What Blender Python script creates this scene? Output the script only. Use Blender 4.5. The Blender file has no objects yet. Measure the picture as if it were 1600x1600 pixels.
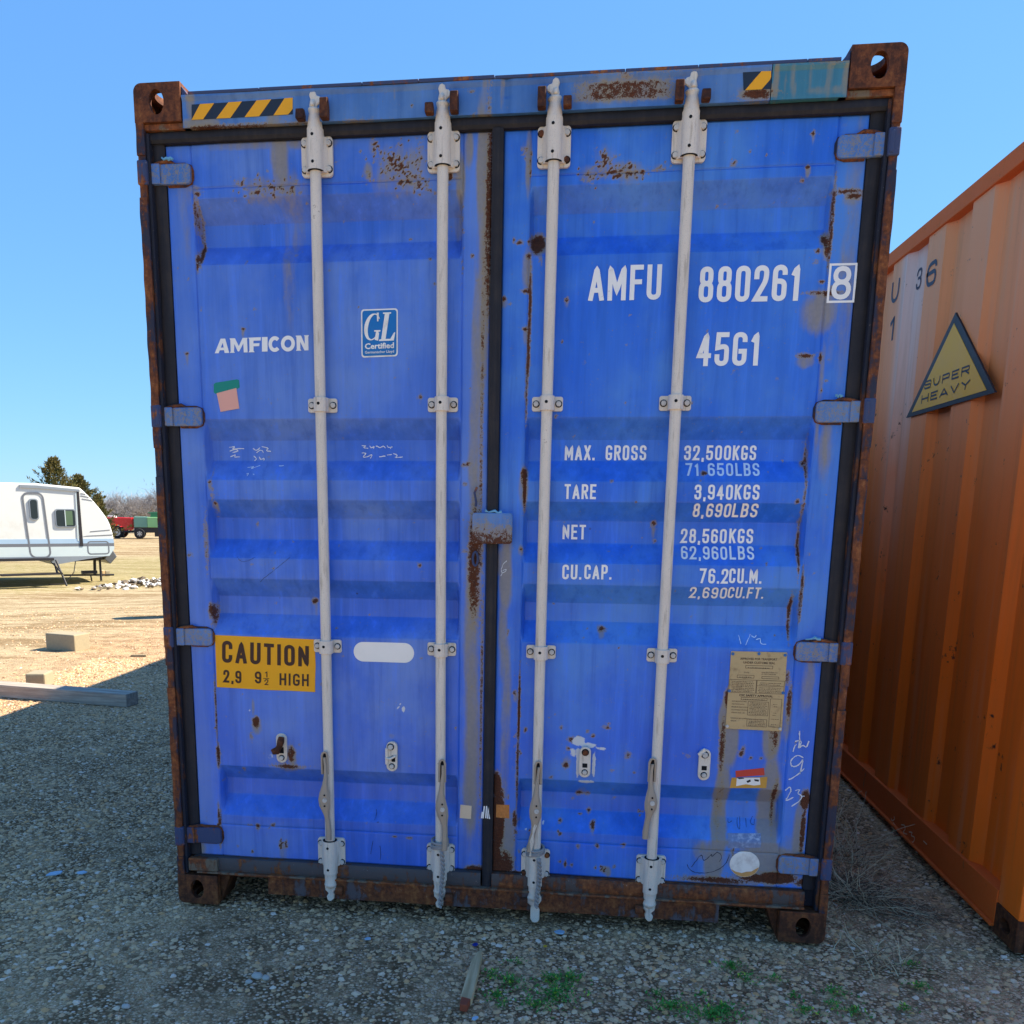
import bpy, bmesh, math, random
import numpy as np
from mathutils import Vector, Matrix, noise as mn
R_ = math.radians
SC = bpy.context.scene
COL = SC.collection

# ---------------------------------------------------------------- camera
cam = bpy.data.cameras.new('camera')
camo = bpy.data.objects.new('camera', cam)
COL.objects.link(camo)
SC.camera = camo
cam.sensor_width = 36
cam.lens = 36 * 1429.5 / 1600
cam.shift_x = (800 - 716.16) / 1600
cam.shift_y = (1087.29 - 800) / 1600
cam.clip_start = 0.05
cam.clip_end = 5000
_yaw, _pit, _rol = R_(7.44), R_(-11.48), R_(-0.46)
_M = Matrix.Rotation(_yaw, 3, 'Z') @ Matrix.Rotation(_pit, 3, 'X') @ Matrix.Rotation(_rol, 3, 'Y')
_r, _f, _u = _M.col[0], _M.col[1], _M.col[2]
camo.matrix_world = Matrix(((_r.x, _u.x, -_f.x, 0.301), (_r.y, _u.y, -_f.y, -3.196), (_r.z, _u.z, -_f.z, 1.522), (0, 0, 0, 1)))

# ---------------------------------------------------------------- world, sun, exposure
SUN = Vector((2.72, 1.10, 2.89)).normalized()
w = bpy.data.worlds.new('World'); SC.world = w; w.use_nodes = True
nt = w.node_tree
bg = nt.nodes['Background']
sky = nt.nodes.new('ShaderNodeTexSky')
sky.sky_type = 'NISHITA'; sky.sun_disc = False
sky.sun_elevation = math.asin(SUN.z); sky.sun_rotation = math.atan2(SUN.x, SUN.y)
sky.altitude = 100; sky.air_density = 1.0; sky.dust_density = 0.0; sky.ozone_density = 10.0
# one tone curve per channel over the whole sky: the deep, even blue of the photograph
_sp = nt.nodes.new('ShaderNodeSeparateColor'); _cb = nt.nodes.new('ShaderNodeCombineColor')
nt.links.new(sky.outputs[0], _sp.inputs[0])
for _k, (_g, _m) in enumerate(((.60, .86), (.50, 1.46), (.30, 2.75))):
    _p = nt.nodes.new('ShaderNodeMath'); _p.operation = 'POWER'; _p.inputs[1].default_value = _g
    _q = nt.nodes.new('ShaderNodeMath'); _q.operation = 'MULTIPLY'; _q.inputs[1].default_value = _m
    nt.links.new(_sp.outputs[_k], _p.inputs[0]); nt.links.new(_p.outputs[0], _q.inputs[0]); nt.links.new(_q.outputs[0], _cb.inputs[_k])
nt.links.new(_cb.outputs[0], bg.inputs[0])
bg.inputs[1].default_value = 0.10
sl = bpy.data.lights.new('sun', 'SUN'); sl.energy = 5.0; sl.angle = R_(0.53); sl.color = (1.0, 0.91, 0.76)
so = bpy.data.objects.new('sun', sl); COL.objects.link(so)
so.rotation_euler = (-SUN).to_track_quat('-Z', 'Y').to_euler()
so.location = (8, 4, 12)
SC.view_settings.view_transform = 'Standard'
SC.view_settings.look = 'None'
SC.view_settings.gamma = 1.0
SC.view_settings.exposure = 1.3
SC.view_settings.use_curve_mapping = False
SC.render.engine = 'CYCLES'
SC.cycles.max_bounces = 6

# ---------------------------------------------------------------- helpers
random.seed(7)
RNG = np.random.default_rng(11)
def _nm(name):
    return name
def tag(o, label=None, cat=None, group=None, kind=None):
    if label: o['label'] = label
    if cat: o['category'] = cat
    if group: o['group'] = group
    if kind: o['kind'] = kind
    return o
def link(name, me, m=None, parent=None, label=None):
    o = bpy.data.objects.new(name, me); COL.objects.link(o)
    if m is not None and len(me.materials) == 0:
        for k in (m if isinstance(m, (list, tuple)) else [m]): me.materials.append(k)
    if parent is not None: o.parent = parent
    if label: o['label'] = label
    return o
def empty(name, loc, rz=0, label=None, cat=None, group=None):
    o = bpy.data.objects.new(name, None); COL.objects.link(o)
    o.location = loc; o.rotation_euler = (0, 0, rz); o.empty_display_size = 0.2
    return tag(o, label, cat, group)

class MB:
    """collects shapes into one mesh"""
    def __init__(s): s.v = []; s.f = []; s.mi = []
    def add(s, vs, fs, mi=0):
        n = len(s.v); s.v += [tuple(p) for p in vs]
        for f in fs: s.f.append([n + i for i in f]); s.mi.append(mi)
        return s
    def box(s, x0, x1, y0, y1, z0, z1, mi=0, M=None):
        vs = [(x, y, z) for z in (z0, z1) for y in (y0, y1) for x in (x0, x1)]
        if M is not None: vs = [M @ Vector(p) for p in vs]
        return s.add(vs, [(0, 2, 3, 1), (4, 5, 7, 6), (0, 1, 5, 4), (2, 6, 7, 3), (0, 4, 6, 2), (1, 3, 7, 5)], mi)
    def tube(s, pts, r, n=8, mi=0, cap=True, prof=None):
        pts = [Vector(p) for p in pts]; N = len(pts)
        rs = r if isinstance(r, (list, tuple)) else [r] * N
        rings = []; prev = None
        for i, p in enumerate(pts):
            d = (pts[min(i + 1, N - 1)] - pts[max(i - 1, 0)])
            d = d.normalized() if d.length > 1e-9 else Vector((0, 0, 1))
            if prev is None:
                a = Vector((1, 0, 0)) if abs(d.x) < .9 else Vector((0, 1, 0))
                prev = d.cross(a).normalized()
            u = (prev - d * prev.dot(d)).normalized(); v = d.cross(u); prev = u
            rings.append([p + (u * math.cos(2 * math.pi * k / n) + v * math.sin(2 * math.pi * k / n)) * rs[i] for k in range(n)])
        vs = [q for R in rings for q in R]; fs = []
        for i in range(N - 1):
            for k in range(n):
                a = i * n + k; b = i * n + (k + 1) % n
                fs.append((a, b, b + n, a + n))
        if cap: fs += [tuple(range(n))[::-1], tuple(range((N - 1) * n, N * n))]
        return s.add(vs, fs, mi)
    def prism(s, outline, a, b, axis='y', mi=0, M=None):
        """outline: list of 2-D points; extruded along axis from a to b"""
        n = len(outline)
        def mk(p, t):
            if axis == 'y': return Vector((p[0], t, p[1]))
            if axis == 'x': return Vector((t, p[0], p[1]))
            return Vector((p[0], p[1], t))
        vs = [mk(p, a) for p in outline] + [mk(p, b) for p in outline]
        if M is not None: vs = [M @ q for q in vs]
        fs = [tuple(range(n))[::-1], tuple(range(n, 2 * n))]
        fs += [(i, (i + 1) % n, (i + 1) % n + n, i + n) for i in range(n)]
        return s.add(vs, fs, mi)
    def build(s, name, m, parent=None, bevel=0, smooth=False, seg=2, label=None, recalc=True):
        me = bpy.data.meshes.new(name)
        me.from_pydata(s.v, [], s.f); me.update()
        if any(s.mi): me.polygons.foreach_set('material_index', s.mi)
        if recalc:
            bm = bmesh.new(); bm.from_mesh(me); bmesh.ops.recalc_face_normals(bm, faces=bm.faces); bm.to_mesh(me); bm.free()
        for p in me.polygons: p.use_smooth = bool(smooth)
        o = link(name, me, m, parent, label)
        if smooth and smooth != 'all':
            me.set_sharp_from_angle(angle=R_(38))
        if bevel:
            b = o.modifiers.new('bevel', 'BEVEL'); b.width = bevel; b.segments = seg; b.limit_method = 'ANGLE'; b.angle_limit = R_(40)
            b.harden_normals = False
        return o

def rrect(x0, x1, z0, z1, r, n=6, corners=(1, 1, 1, 1)):
    """rounded rectangle outline, corners order BL BR TR TL"""
    out = []
    for k, (cx, cz, a0) in enumerate([(x0 + r, z0 + r, 180), (x1 - r, z0 + r, 270), (x1 - r, z1 - r, 0), (x0 + r, z1 - r, 90)]):
        if corners[k]:
            for i in range(n + 1):
                a = R_(a0 + 90 * i / n); out.append((cx + r * math.cos(a), cz + r * math.sin(a)))
        else:
            out.append([(x0, z0), (x1, z0), (x1, z1), (x0, z1)][k])
    return out

# ---------------------------------------------------------------- node helper
class NT:
    def __init__(s, name):
        s.m = bpy.data.materials.new(name); s.m.use_nodes = True
        s.t = s.m.node_tree; s.b = s.t.nodes['Principled BSDF']; s.out = s.t.nodes['Material Output']
    def n(s, typ, **kw):
        o = s.t.nodes.new(typ)
        for k, v in kw.items(): setattr(o, k, v)
        return o
    def l(s, a, b): s.t.links.new(a, b); return s
    def val(s, x, sock):
        if hasattr(x, 'links'): s.t.links.new(x, sock)
        else: sock.default_value = x
    def noise(s, vec, scale, detail=4, rough=.6, dist=0, out=0):
        n = s.n('ShaderNodeTexNoise'); n.inputs['Scale'].default_value = scale; n.inputs['Detail'].default_value = detail
        n.inputs['Roughness'].default_value = rough; n.inputs['Distortion'].default_value = dist
        if vec is not None: s.l(vec, n.inputs['Vector'])
        return n.outputs[out]
    def math(s, op, a, b=0.0, c=0.0, clamp=False):
        n = s.n('ShaderNodeMath', operation=op, use_clamp=clamp)
        s.val(a, n.inputs[0]); s.val(b, n.inputs[1]); s.val(c, n.inputs[2]); return n.outputs[0]
    def ss(s, x, lo, hi):
        n = s.n('ShaderNodeMapRange', interpolation_type='SMOOTHSTEP')
        s.val(x, n.inputs[0]); n.inputs[1].default_value = lo; n.inputs[2].default_value = hi; return n.outputs[0]
    def mix(s, f, a, b, mode='MIX'):
        n = s.n('ShaderNodeMix', data_type='RGBA', blend_type=mode)
        s.val(f, n.inputs[0])
        for x, k in ((a, 6), (b, 7)):
            if hasattr(x, 'links'): s.l(x, n.inputs[k])
            else: n.inputs[k].default_value = (*x[:3], 1)
        return n.outputs[2]
    def ramp(s, f, stops):
        n = s.n('ShaderNodeValToRGB'); e = n.color_ramp.elements
        while len(e) < len(stops): e.new(0.5)
        for k, (p, c) in zip(e, stops): k.position = p; k.color = (*c[:3], 1) if len(c) >= 3 else (c[0],) * 3 + (1,)
        s.val(f, n.inputs[0]); return n.outputs[0]
    def pos(s):
        return s.n('ShaderNodeNewGeometry').outputs['Position']
    def obj(s): return s.n('ShaderNodeTexCoord').outputs['Object']
    def scale(s, v, sc):
        n = s.n('ShaderNodeMapping'); s.l(v, n.inputs[0]); n.inputs['Scale'].default_value = sc; return n.outputs[0]
    def bump(s, h, strength=.3, dist=.002):
        n = s.n('ShaderNodeBump'); n.inputs['Strength'].default_value = strength; n.inputs['Distance'].default_value = dist
        s.val(h, n.inputs['Height']); s.l(n.outputs[0], s.b.inputs['Normal']); return n
    def fin(s, col=None, rough=None, metal=None, spec=None):
        if col is not None:
            if hasattr(col, 'links'): s.l(col, s.b.inputs['Base Color'])
            else: s.b.inputs['Base Color'].default_value = (*col[:3], 1)
        if rough is not None: s.val(rough, s.b.inputs['Roughness'])
        if metal is not None: s.val(metal, s.b.inputs['Metallic'])
        if spec is not None: s.b.inputs['Specular IOR Level'].default_value = spec
        return s.m

RUST_STOPS = [(0.0, (.030, .013, .008)), (.35, (.10, .032, .014)), (.6, (.21, .065, .022)), (.85, (.34, .13, .04)), (1, (.46, .24, .10))]
def mat_paint(name, base, fade, dark=None, stain=(.28, .245, .18), stain_amt=1.0):
    """container paint whose wear comes from the 'wear' attribute: R rust, G stain, B white scuffs, A fade"""
    t = NT(name); P = t.pos()
    at = t.n('ShaderNodeAttribute', attribute_name='wear')
    sp = t.n('ShaderNodeSeparateColor'); t.l(at.outputs['Color'], sp.inputs[0])
    n1 = t.noise(P, 2.2, 5, .6); n2 = t.noise(P, 70, 5, .7); n3 = t.noise(t.scale(P, (26, 26, 1.6)), 1, 5, .65); n4 = t.noise(P, 260, 3, .6)
    c = t.mix(t.ss(n1, .35, .68), base, fade)
    c = t.mix(t.math('MULTIPLY', t.ss(n3, .50, .74), .48), c, [min(1, k * 1.55 + .022) for k in base])
    c = t.mix(t.math('MULTIPLY', t.ss(n3, .52, .30), .38), c, [k * .62 for k in base])
    # chalky fade authored per region
    c = t.mix(t.math('MULTIPLY', t.math('MULTIPLY', at.outputs['Alpha'], t.math('ADD', .55, t.math('MULTIPLY', n3, .8))), .85, clamp=True), c, fade)
    st = t.math('ADD', sp.outputs[1], t.math('MULTIPLY', t.math('SUBTRACT', t.noise(t.scale(P, (30, 30, 7)), 1, 5, .65), .5), .9))
    stm = t.math('MULTIPLY', t.ss(st, .22, .80), stain_amt)
    stc = t.mix(n2, [k * .75 for k in stain], [k * 1.25 for k in stain])
    c = t.mix(t.math('MULTIPLY', stm, .86), c, stc)
    ru = t.math('ADD', sp.outputs[0], t.math('ADD', t.math('MULTIPLY', t.math('SUBTRACT', n2, .5), 1.25), t.math('MULTIPLY', t.math('SUBTRACT', n4, .5), .9)))
    rum = t.ss(ru, .52, .66)
    halo = t.math('MULTIPLY', t.ss(ru, .16, .46), .75)
    c = t.mix(halo, c, (.30, .235, .14))
    rc = t.ramp(t.math('SUBTRACT', t.math('ADD', t.math('MULTIPLY', n4, .9), t.math('MULTIPLY', n2, .4)), .36), RUST_STOPS)
    c = t.mix(rum, c, rc)
    wh = t.math('ADD', sp.outputs[2], t.math('MULTIPLY', t.math('SUBTRACT', n2, .5), 1.0))
    c = t.mix(t.ss(wh, .45, .60), c, (.62, .64, .66))
    # tiny random chips everywhere
    v = t.n('ShaderNodeTexVoronoi'); t.l(P, v.inputs['Vector']); v.inputs['Scale'].default_value = 9; v.inputs['Randomness'].default_value = 1
    chip = t.ss(v.outputs['Distance'], .050, .028)
    chip = t.math('MULTIPLY', chip, t.ss(t.noise(P, 1.7, 2, .5), .52, .6))
    c = t.mix(chip, c, (.035, .022, .03))
    rough = t.math('ADD', .30, t.math('ADD', t.math('MULTIPLY', rum, .45), t.math('MULTIPLY', stm, .2)), clamp=True)
    rough = t.math('ADD', rough, t.math('MULTIPLY', n1, .14), clamp=True)
    h = t.math('ADD', t.math('MULTIPLY', rum, t.math('SUBTRACT', n4, .9)), t.math('MULTIPLY', n1, .3))
    t.bump(h, .55, .002)
    return t.fin(c, rough, 0, .38)
def mat_rust(name, paint=None, amount=.5, tint=1.0):
    """rusty steel, with remains of paint where noise leaves them"""
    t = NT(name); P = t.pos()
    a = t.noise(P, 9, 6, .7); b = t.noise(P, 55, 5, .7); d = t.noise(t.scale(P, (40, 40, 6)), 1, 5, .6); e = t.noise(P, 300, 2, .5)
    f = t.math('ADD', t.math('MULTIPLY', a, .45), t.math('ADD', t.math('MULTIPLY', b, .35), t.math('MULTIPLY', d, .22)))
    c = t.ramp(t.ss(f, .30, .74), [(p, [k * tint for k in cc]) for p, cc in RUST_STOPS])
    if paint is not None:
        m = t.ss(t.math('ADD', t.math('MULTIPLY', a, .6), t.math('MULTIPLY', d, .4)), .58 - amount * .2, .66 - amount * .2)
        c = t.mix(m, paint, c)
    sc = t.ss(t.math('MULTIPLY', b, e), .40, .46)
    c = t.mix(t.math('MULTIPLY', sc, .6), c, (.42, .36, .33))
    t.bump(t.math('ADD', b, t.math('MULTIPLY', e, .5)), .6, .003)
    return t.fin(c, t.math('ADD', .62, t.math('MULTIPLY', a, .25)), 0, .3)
def mat_plain(name, col, rough=.6, var=.25, scale=30, dirt=None, metal=0, bump=.15, spec=.4):
    t = NT(name); P = t.pos()
    a = t.noise(P, scale, 5, .65); b = t.noise(P, scale * .12, 4, .6)
    c = t.mix(a, [k * (1 - var) for k in col], [min(1, k * (1 + var)) for k in col])
    c = t.mix(t.math('MULTIPLY', b, .35), c, [k * .7 for k in col])
    if dirt is not None:
        c = t.mix(t.math('MULTIPLY', t.ss(t.math('ADD', t.math('MULTIPLY', a, .6), t.math('MULTIPLY', b, .5)), .56, .74), .7), c, dirt)
    t.bump(a, bump, .002)
    return t.fin(c, t.math('ADD', rough - .08, t.math('MULTIPLY', a, .2)), metal, spec)

M = {}
BLUE = (.030, .085, .420); BFADE = (.105, .165, .46)
M['blue_l'] = mat_paint('weathered_blue_paint', (.040, .150, .66), (.14, .26, .65))
M['blue_r'] = mat_paint('deep_blue_paint', (.020, .140, .70), (.08, .25, .69))
M['header'] = mat_paint('header_blue_paint', (.045, .155, .46), (.13, .25, .48))
M['teal'] = mat_paint('teal_paint', (.035, .17, .26), (.07, .23, .30))
M['rust'] = mat_rust('rusty_steel', None, .5, .85)
M['rust_post'] = mat_rust('dark_rusty_post', (.030, .032, .055), .75, .9)
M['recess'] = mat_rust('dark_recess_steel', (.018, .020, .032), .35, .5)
M['rust_sill'] = mat_rust('rusty_sill', (.10, .085, .09), .85, .85)
M['rust_dark'] = mat_rust('dark_rusty_steel', tint=.55)
M['rust_blue'] = mat_rust('rusted_blue_steel', (.05, .07, .15), .35)
M['rust_pale'] = mat_rust('rust_over_pale_primer', (.17, .13, .09), .75, 1.1)
M['sill_r'] = mat_rust('rusted_lower_seal', (.10, .075, .065), .75, 1.0)
M['sill'] = mat_rust('rusted_sill_paint', (.085, .075, .075), .30, .7)
def mat_rubber():
    t = NT('weathered_rubber'); P = t.pos()
    a = t.noise(t.scale(P, (60, 60, 3)), 1, 5, .6); b = t.noise(P, 14, 5, .65)
    c = t.ramp(t.math('ADD', t.math('MULTIPLY', a, .5), t.math('MULTIPLY', b, .5)), [(.2, (.010, .010, .013)), (.5, (.022, .021, .026)), (.68, (.045, .036, .033)), (.85, (.09, .06, .045))])
    t.bump(a, .3, .002); return t.fin(c, .72, 0, .3)
M['rubber'] = mat_rubber()
M['groove'] = mat_plain('dark_groove', (.018, .018, .03), .8, .4, 60)
def mat_galv():
    t = NT('galvanised_white_painted_steel'); P = t.pos()
    a = t.noise(P, 420, 3, .7); b = t.noise(P, 7, 5, .65); d = t.noise(t.scale(P, (90, 90, 8)), 1, 5, .6); e = t.noise(P, 90, 4, .7)
    c = t.mix(b, (.66, .57, .47), (.84, .74, .62))
    c = t.mix(t.math('MULTIPLY', t.ss(a, .56, .66), .55), c, (.34, .31, .28))
    c = t.mix(t.math('MULTIPLY', t.ss(d, .54, .70), .55), c, (.34, .27, .20))
    c = t.mix(t.math('MULTIPLY', t.ss(t.math('ADD', t.math('MULTIPLY', b, .6), t.math('MULTIPLY', e, .5)), .68, .76), .8), c, (.20, .11, .065))
    t.bump(t.math('ADD', a, e), .25, .0015); return t.fin(c, .5, .0, .45)
M['galv'] = mat_galv()
M['galv_rusty'] = mat_rust('rusty_galvanised_steel', (.42, .38, .34), .16, 1.1)
M['bolt'] = mat_plain('pale_bolt_steel', (.62, .58, .52), .45, .3, 120, (.16, .08, .045))
M['hole'] = mat_plain('dark_hole', (.006, .006, .008), .9, .1)
def mat_letter(name, col, wear=.5):
    t = NT(name); P = t.pos()
    a = t.noise(P, 90, 5, .7); b = t.noise(P, 5, 3, .5)
    c = t.mix(t.math('MULTIPLY', b, .3), col, [k * .86 for k in col])
    c = t.mix(t.math('MULTIPLY', t.ss(t.math('ADD', t.math('MULTIPLY', a, .8), t.math('MULTIPLY', b, .2)), .64, .70), wear), c, (.10, .13, .34))
    return t.fin(c, .5, 0, .35)
M['white'] = mat_letter('white_lettering', (.93, .90, .86))
M['white_faded'] = mat_letter('faded_white_lettering', (.70, .80, .92), .7)
M['chalk'] = mat_letter('white_chalk', (.74, .76, .80), .9)
M['black_pen'] = mat_plain('dark_marker', (.02, .022, .05), .7)
M['yellow'] = mat_plain('warning_yellow', (1.0, .43, .003), .45, .08, 12, None, 0, .05)
M['sign_ink'] = mat_plain('dark_brown_ink', (.055, .018, .010), .5, .3, 40, None, 0, .05)
M['black_ink'] = mat_plain('black_ink', (.012, .014, .02), .5, .3, 60)
M['decal_white'] = mat_plain('white_decal', (.95, .90, .82), .45, .05, 20, (.5, .42, .36), 0, .05)
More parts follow.
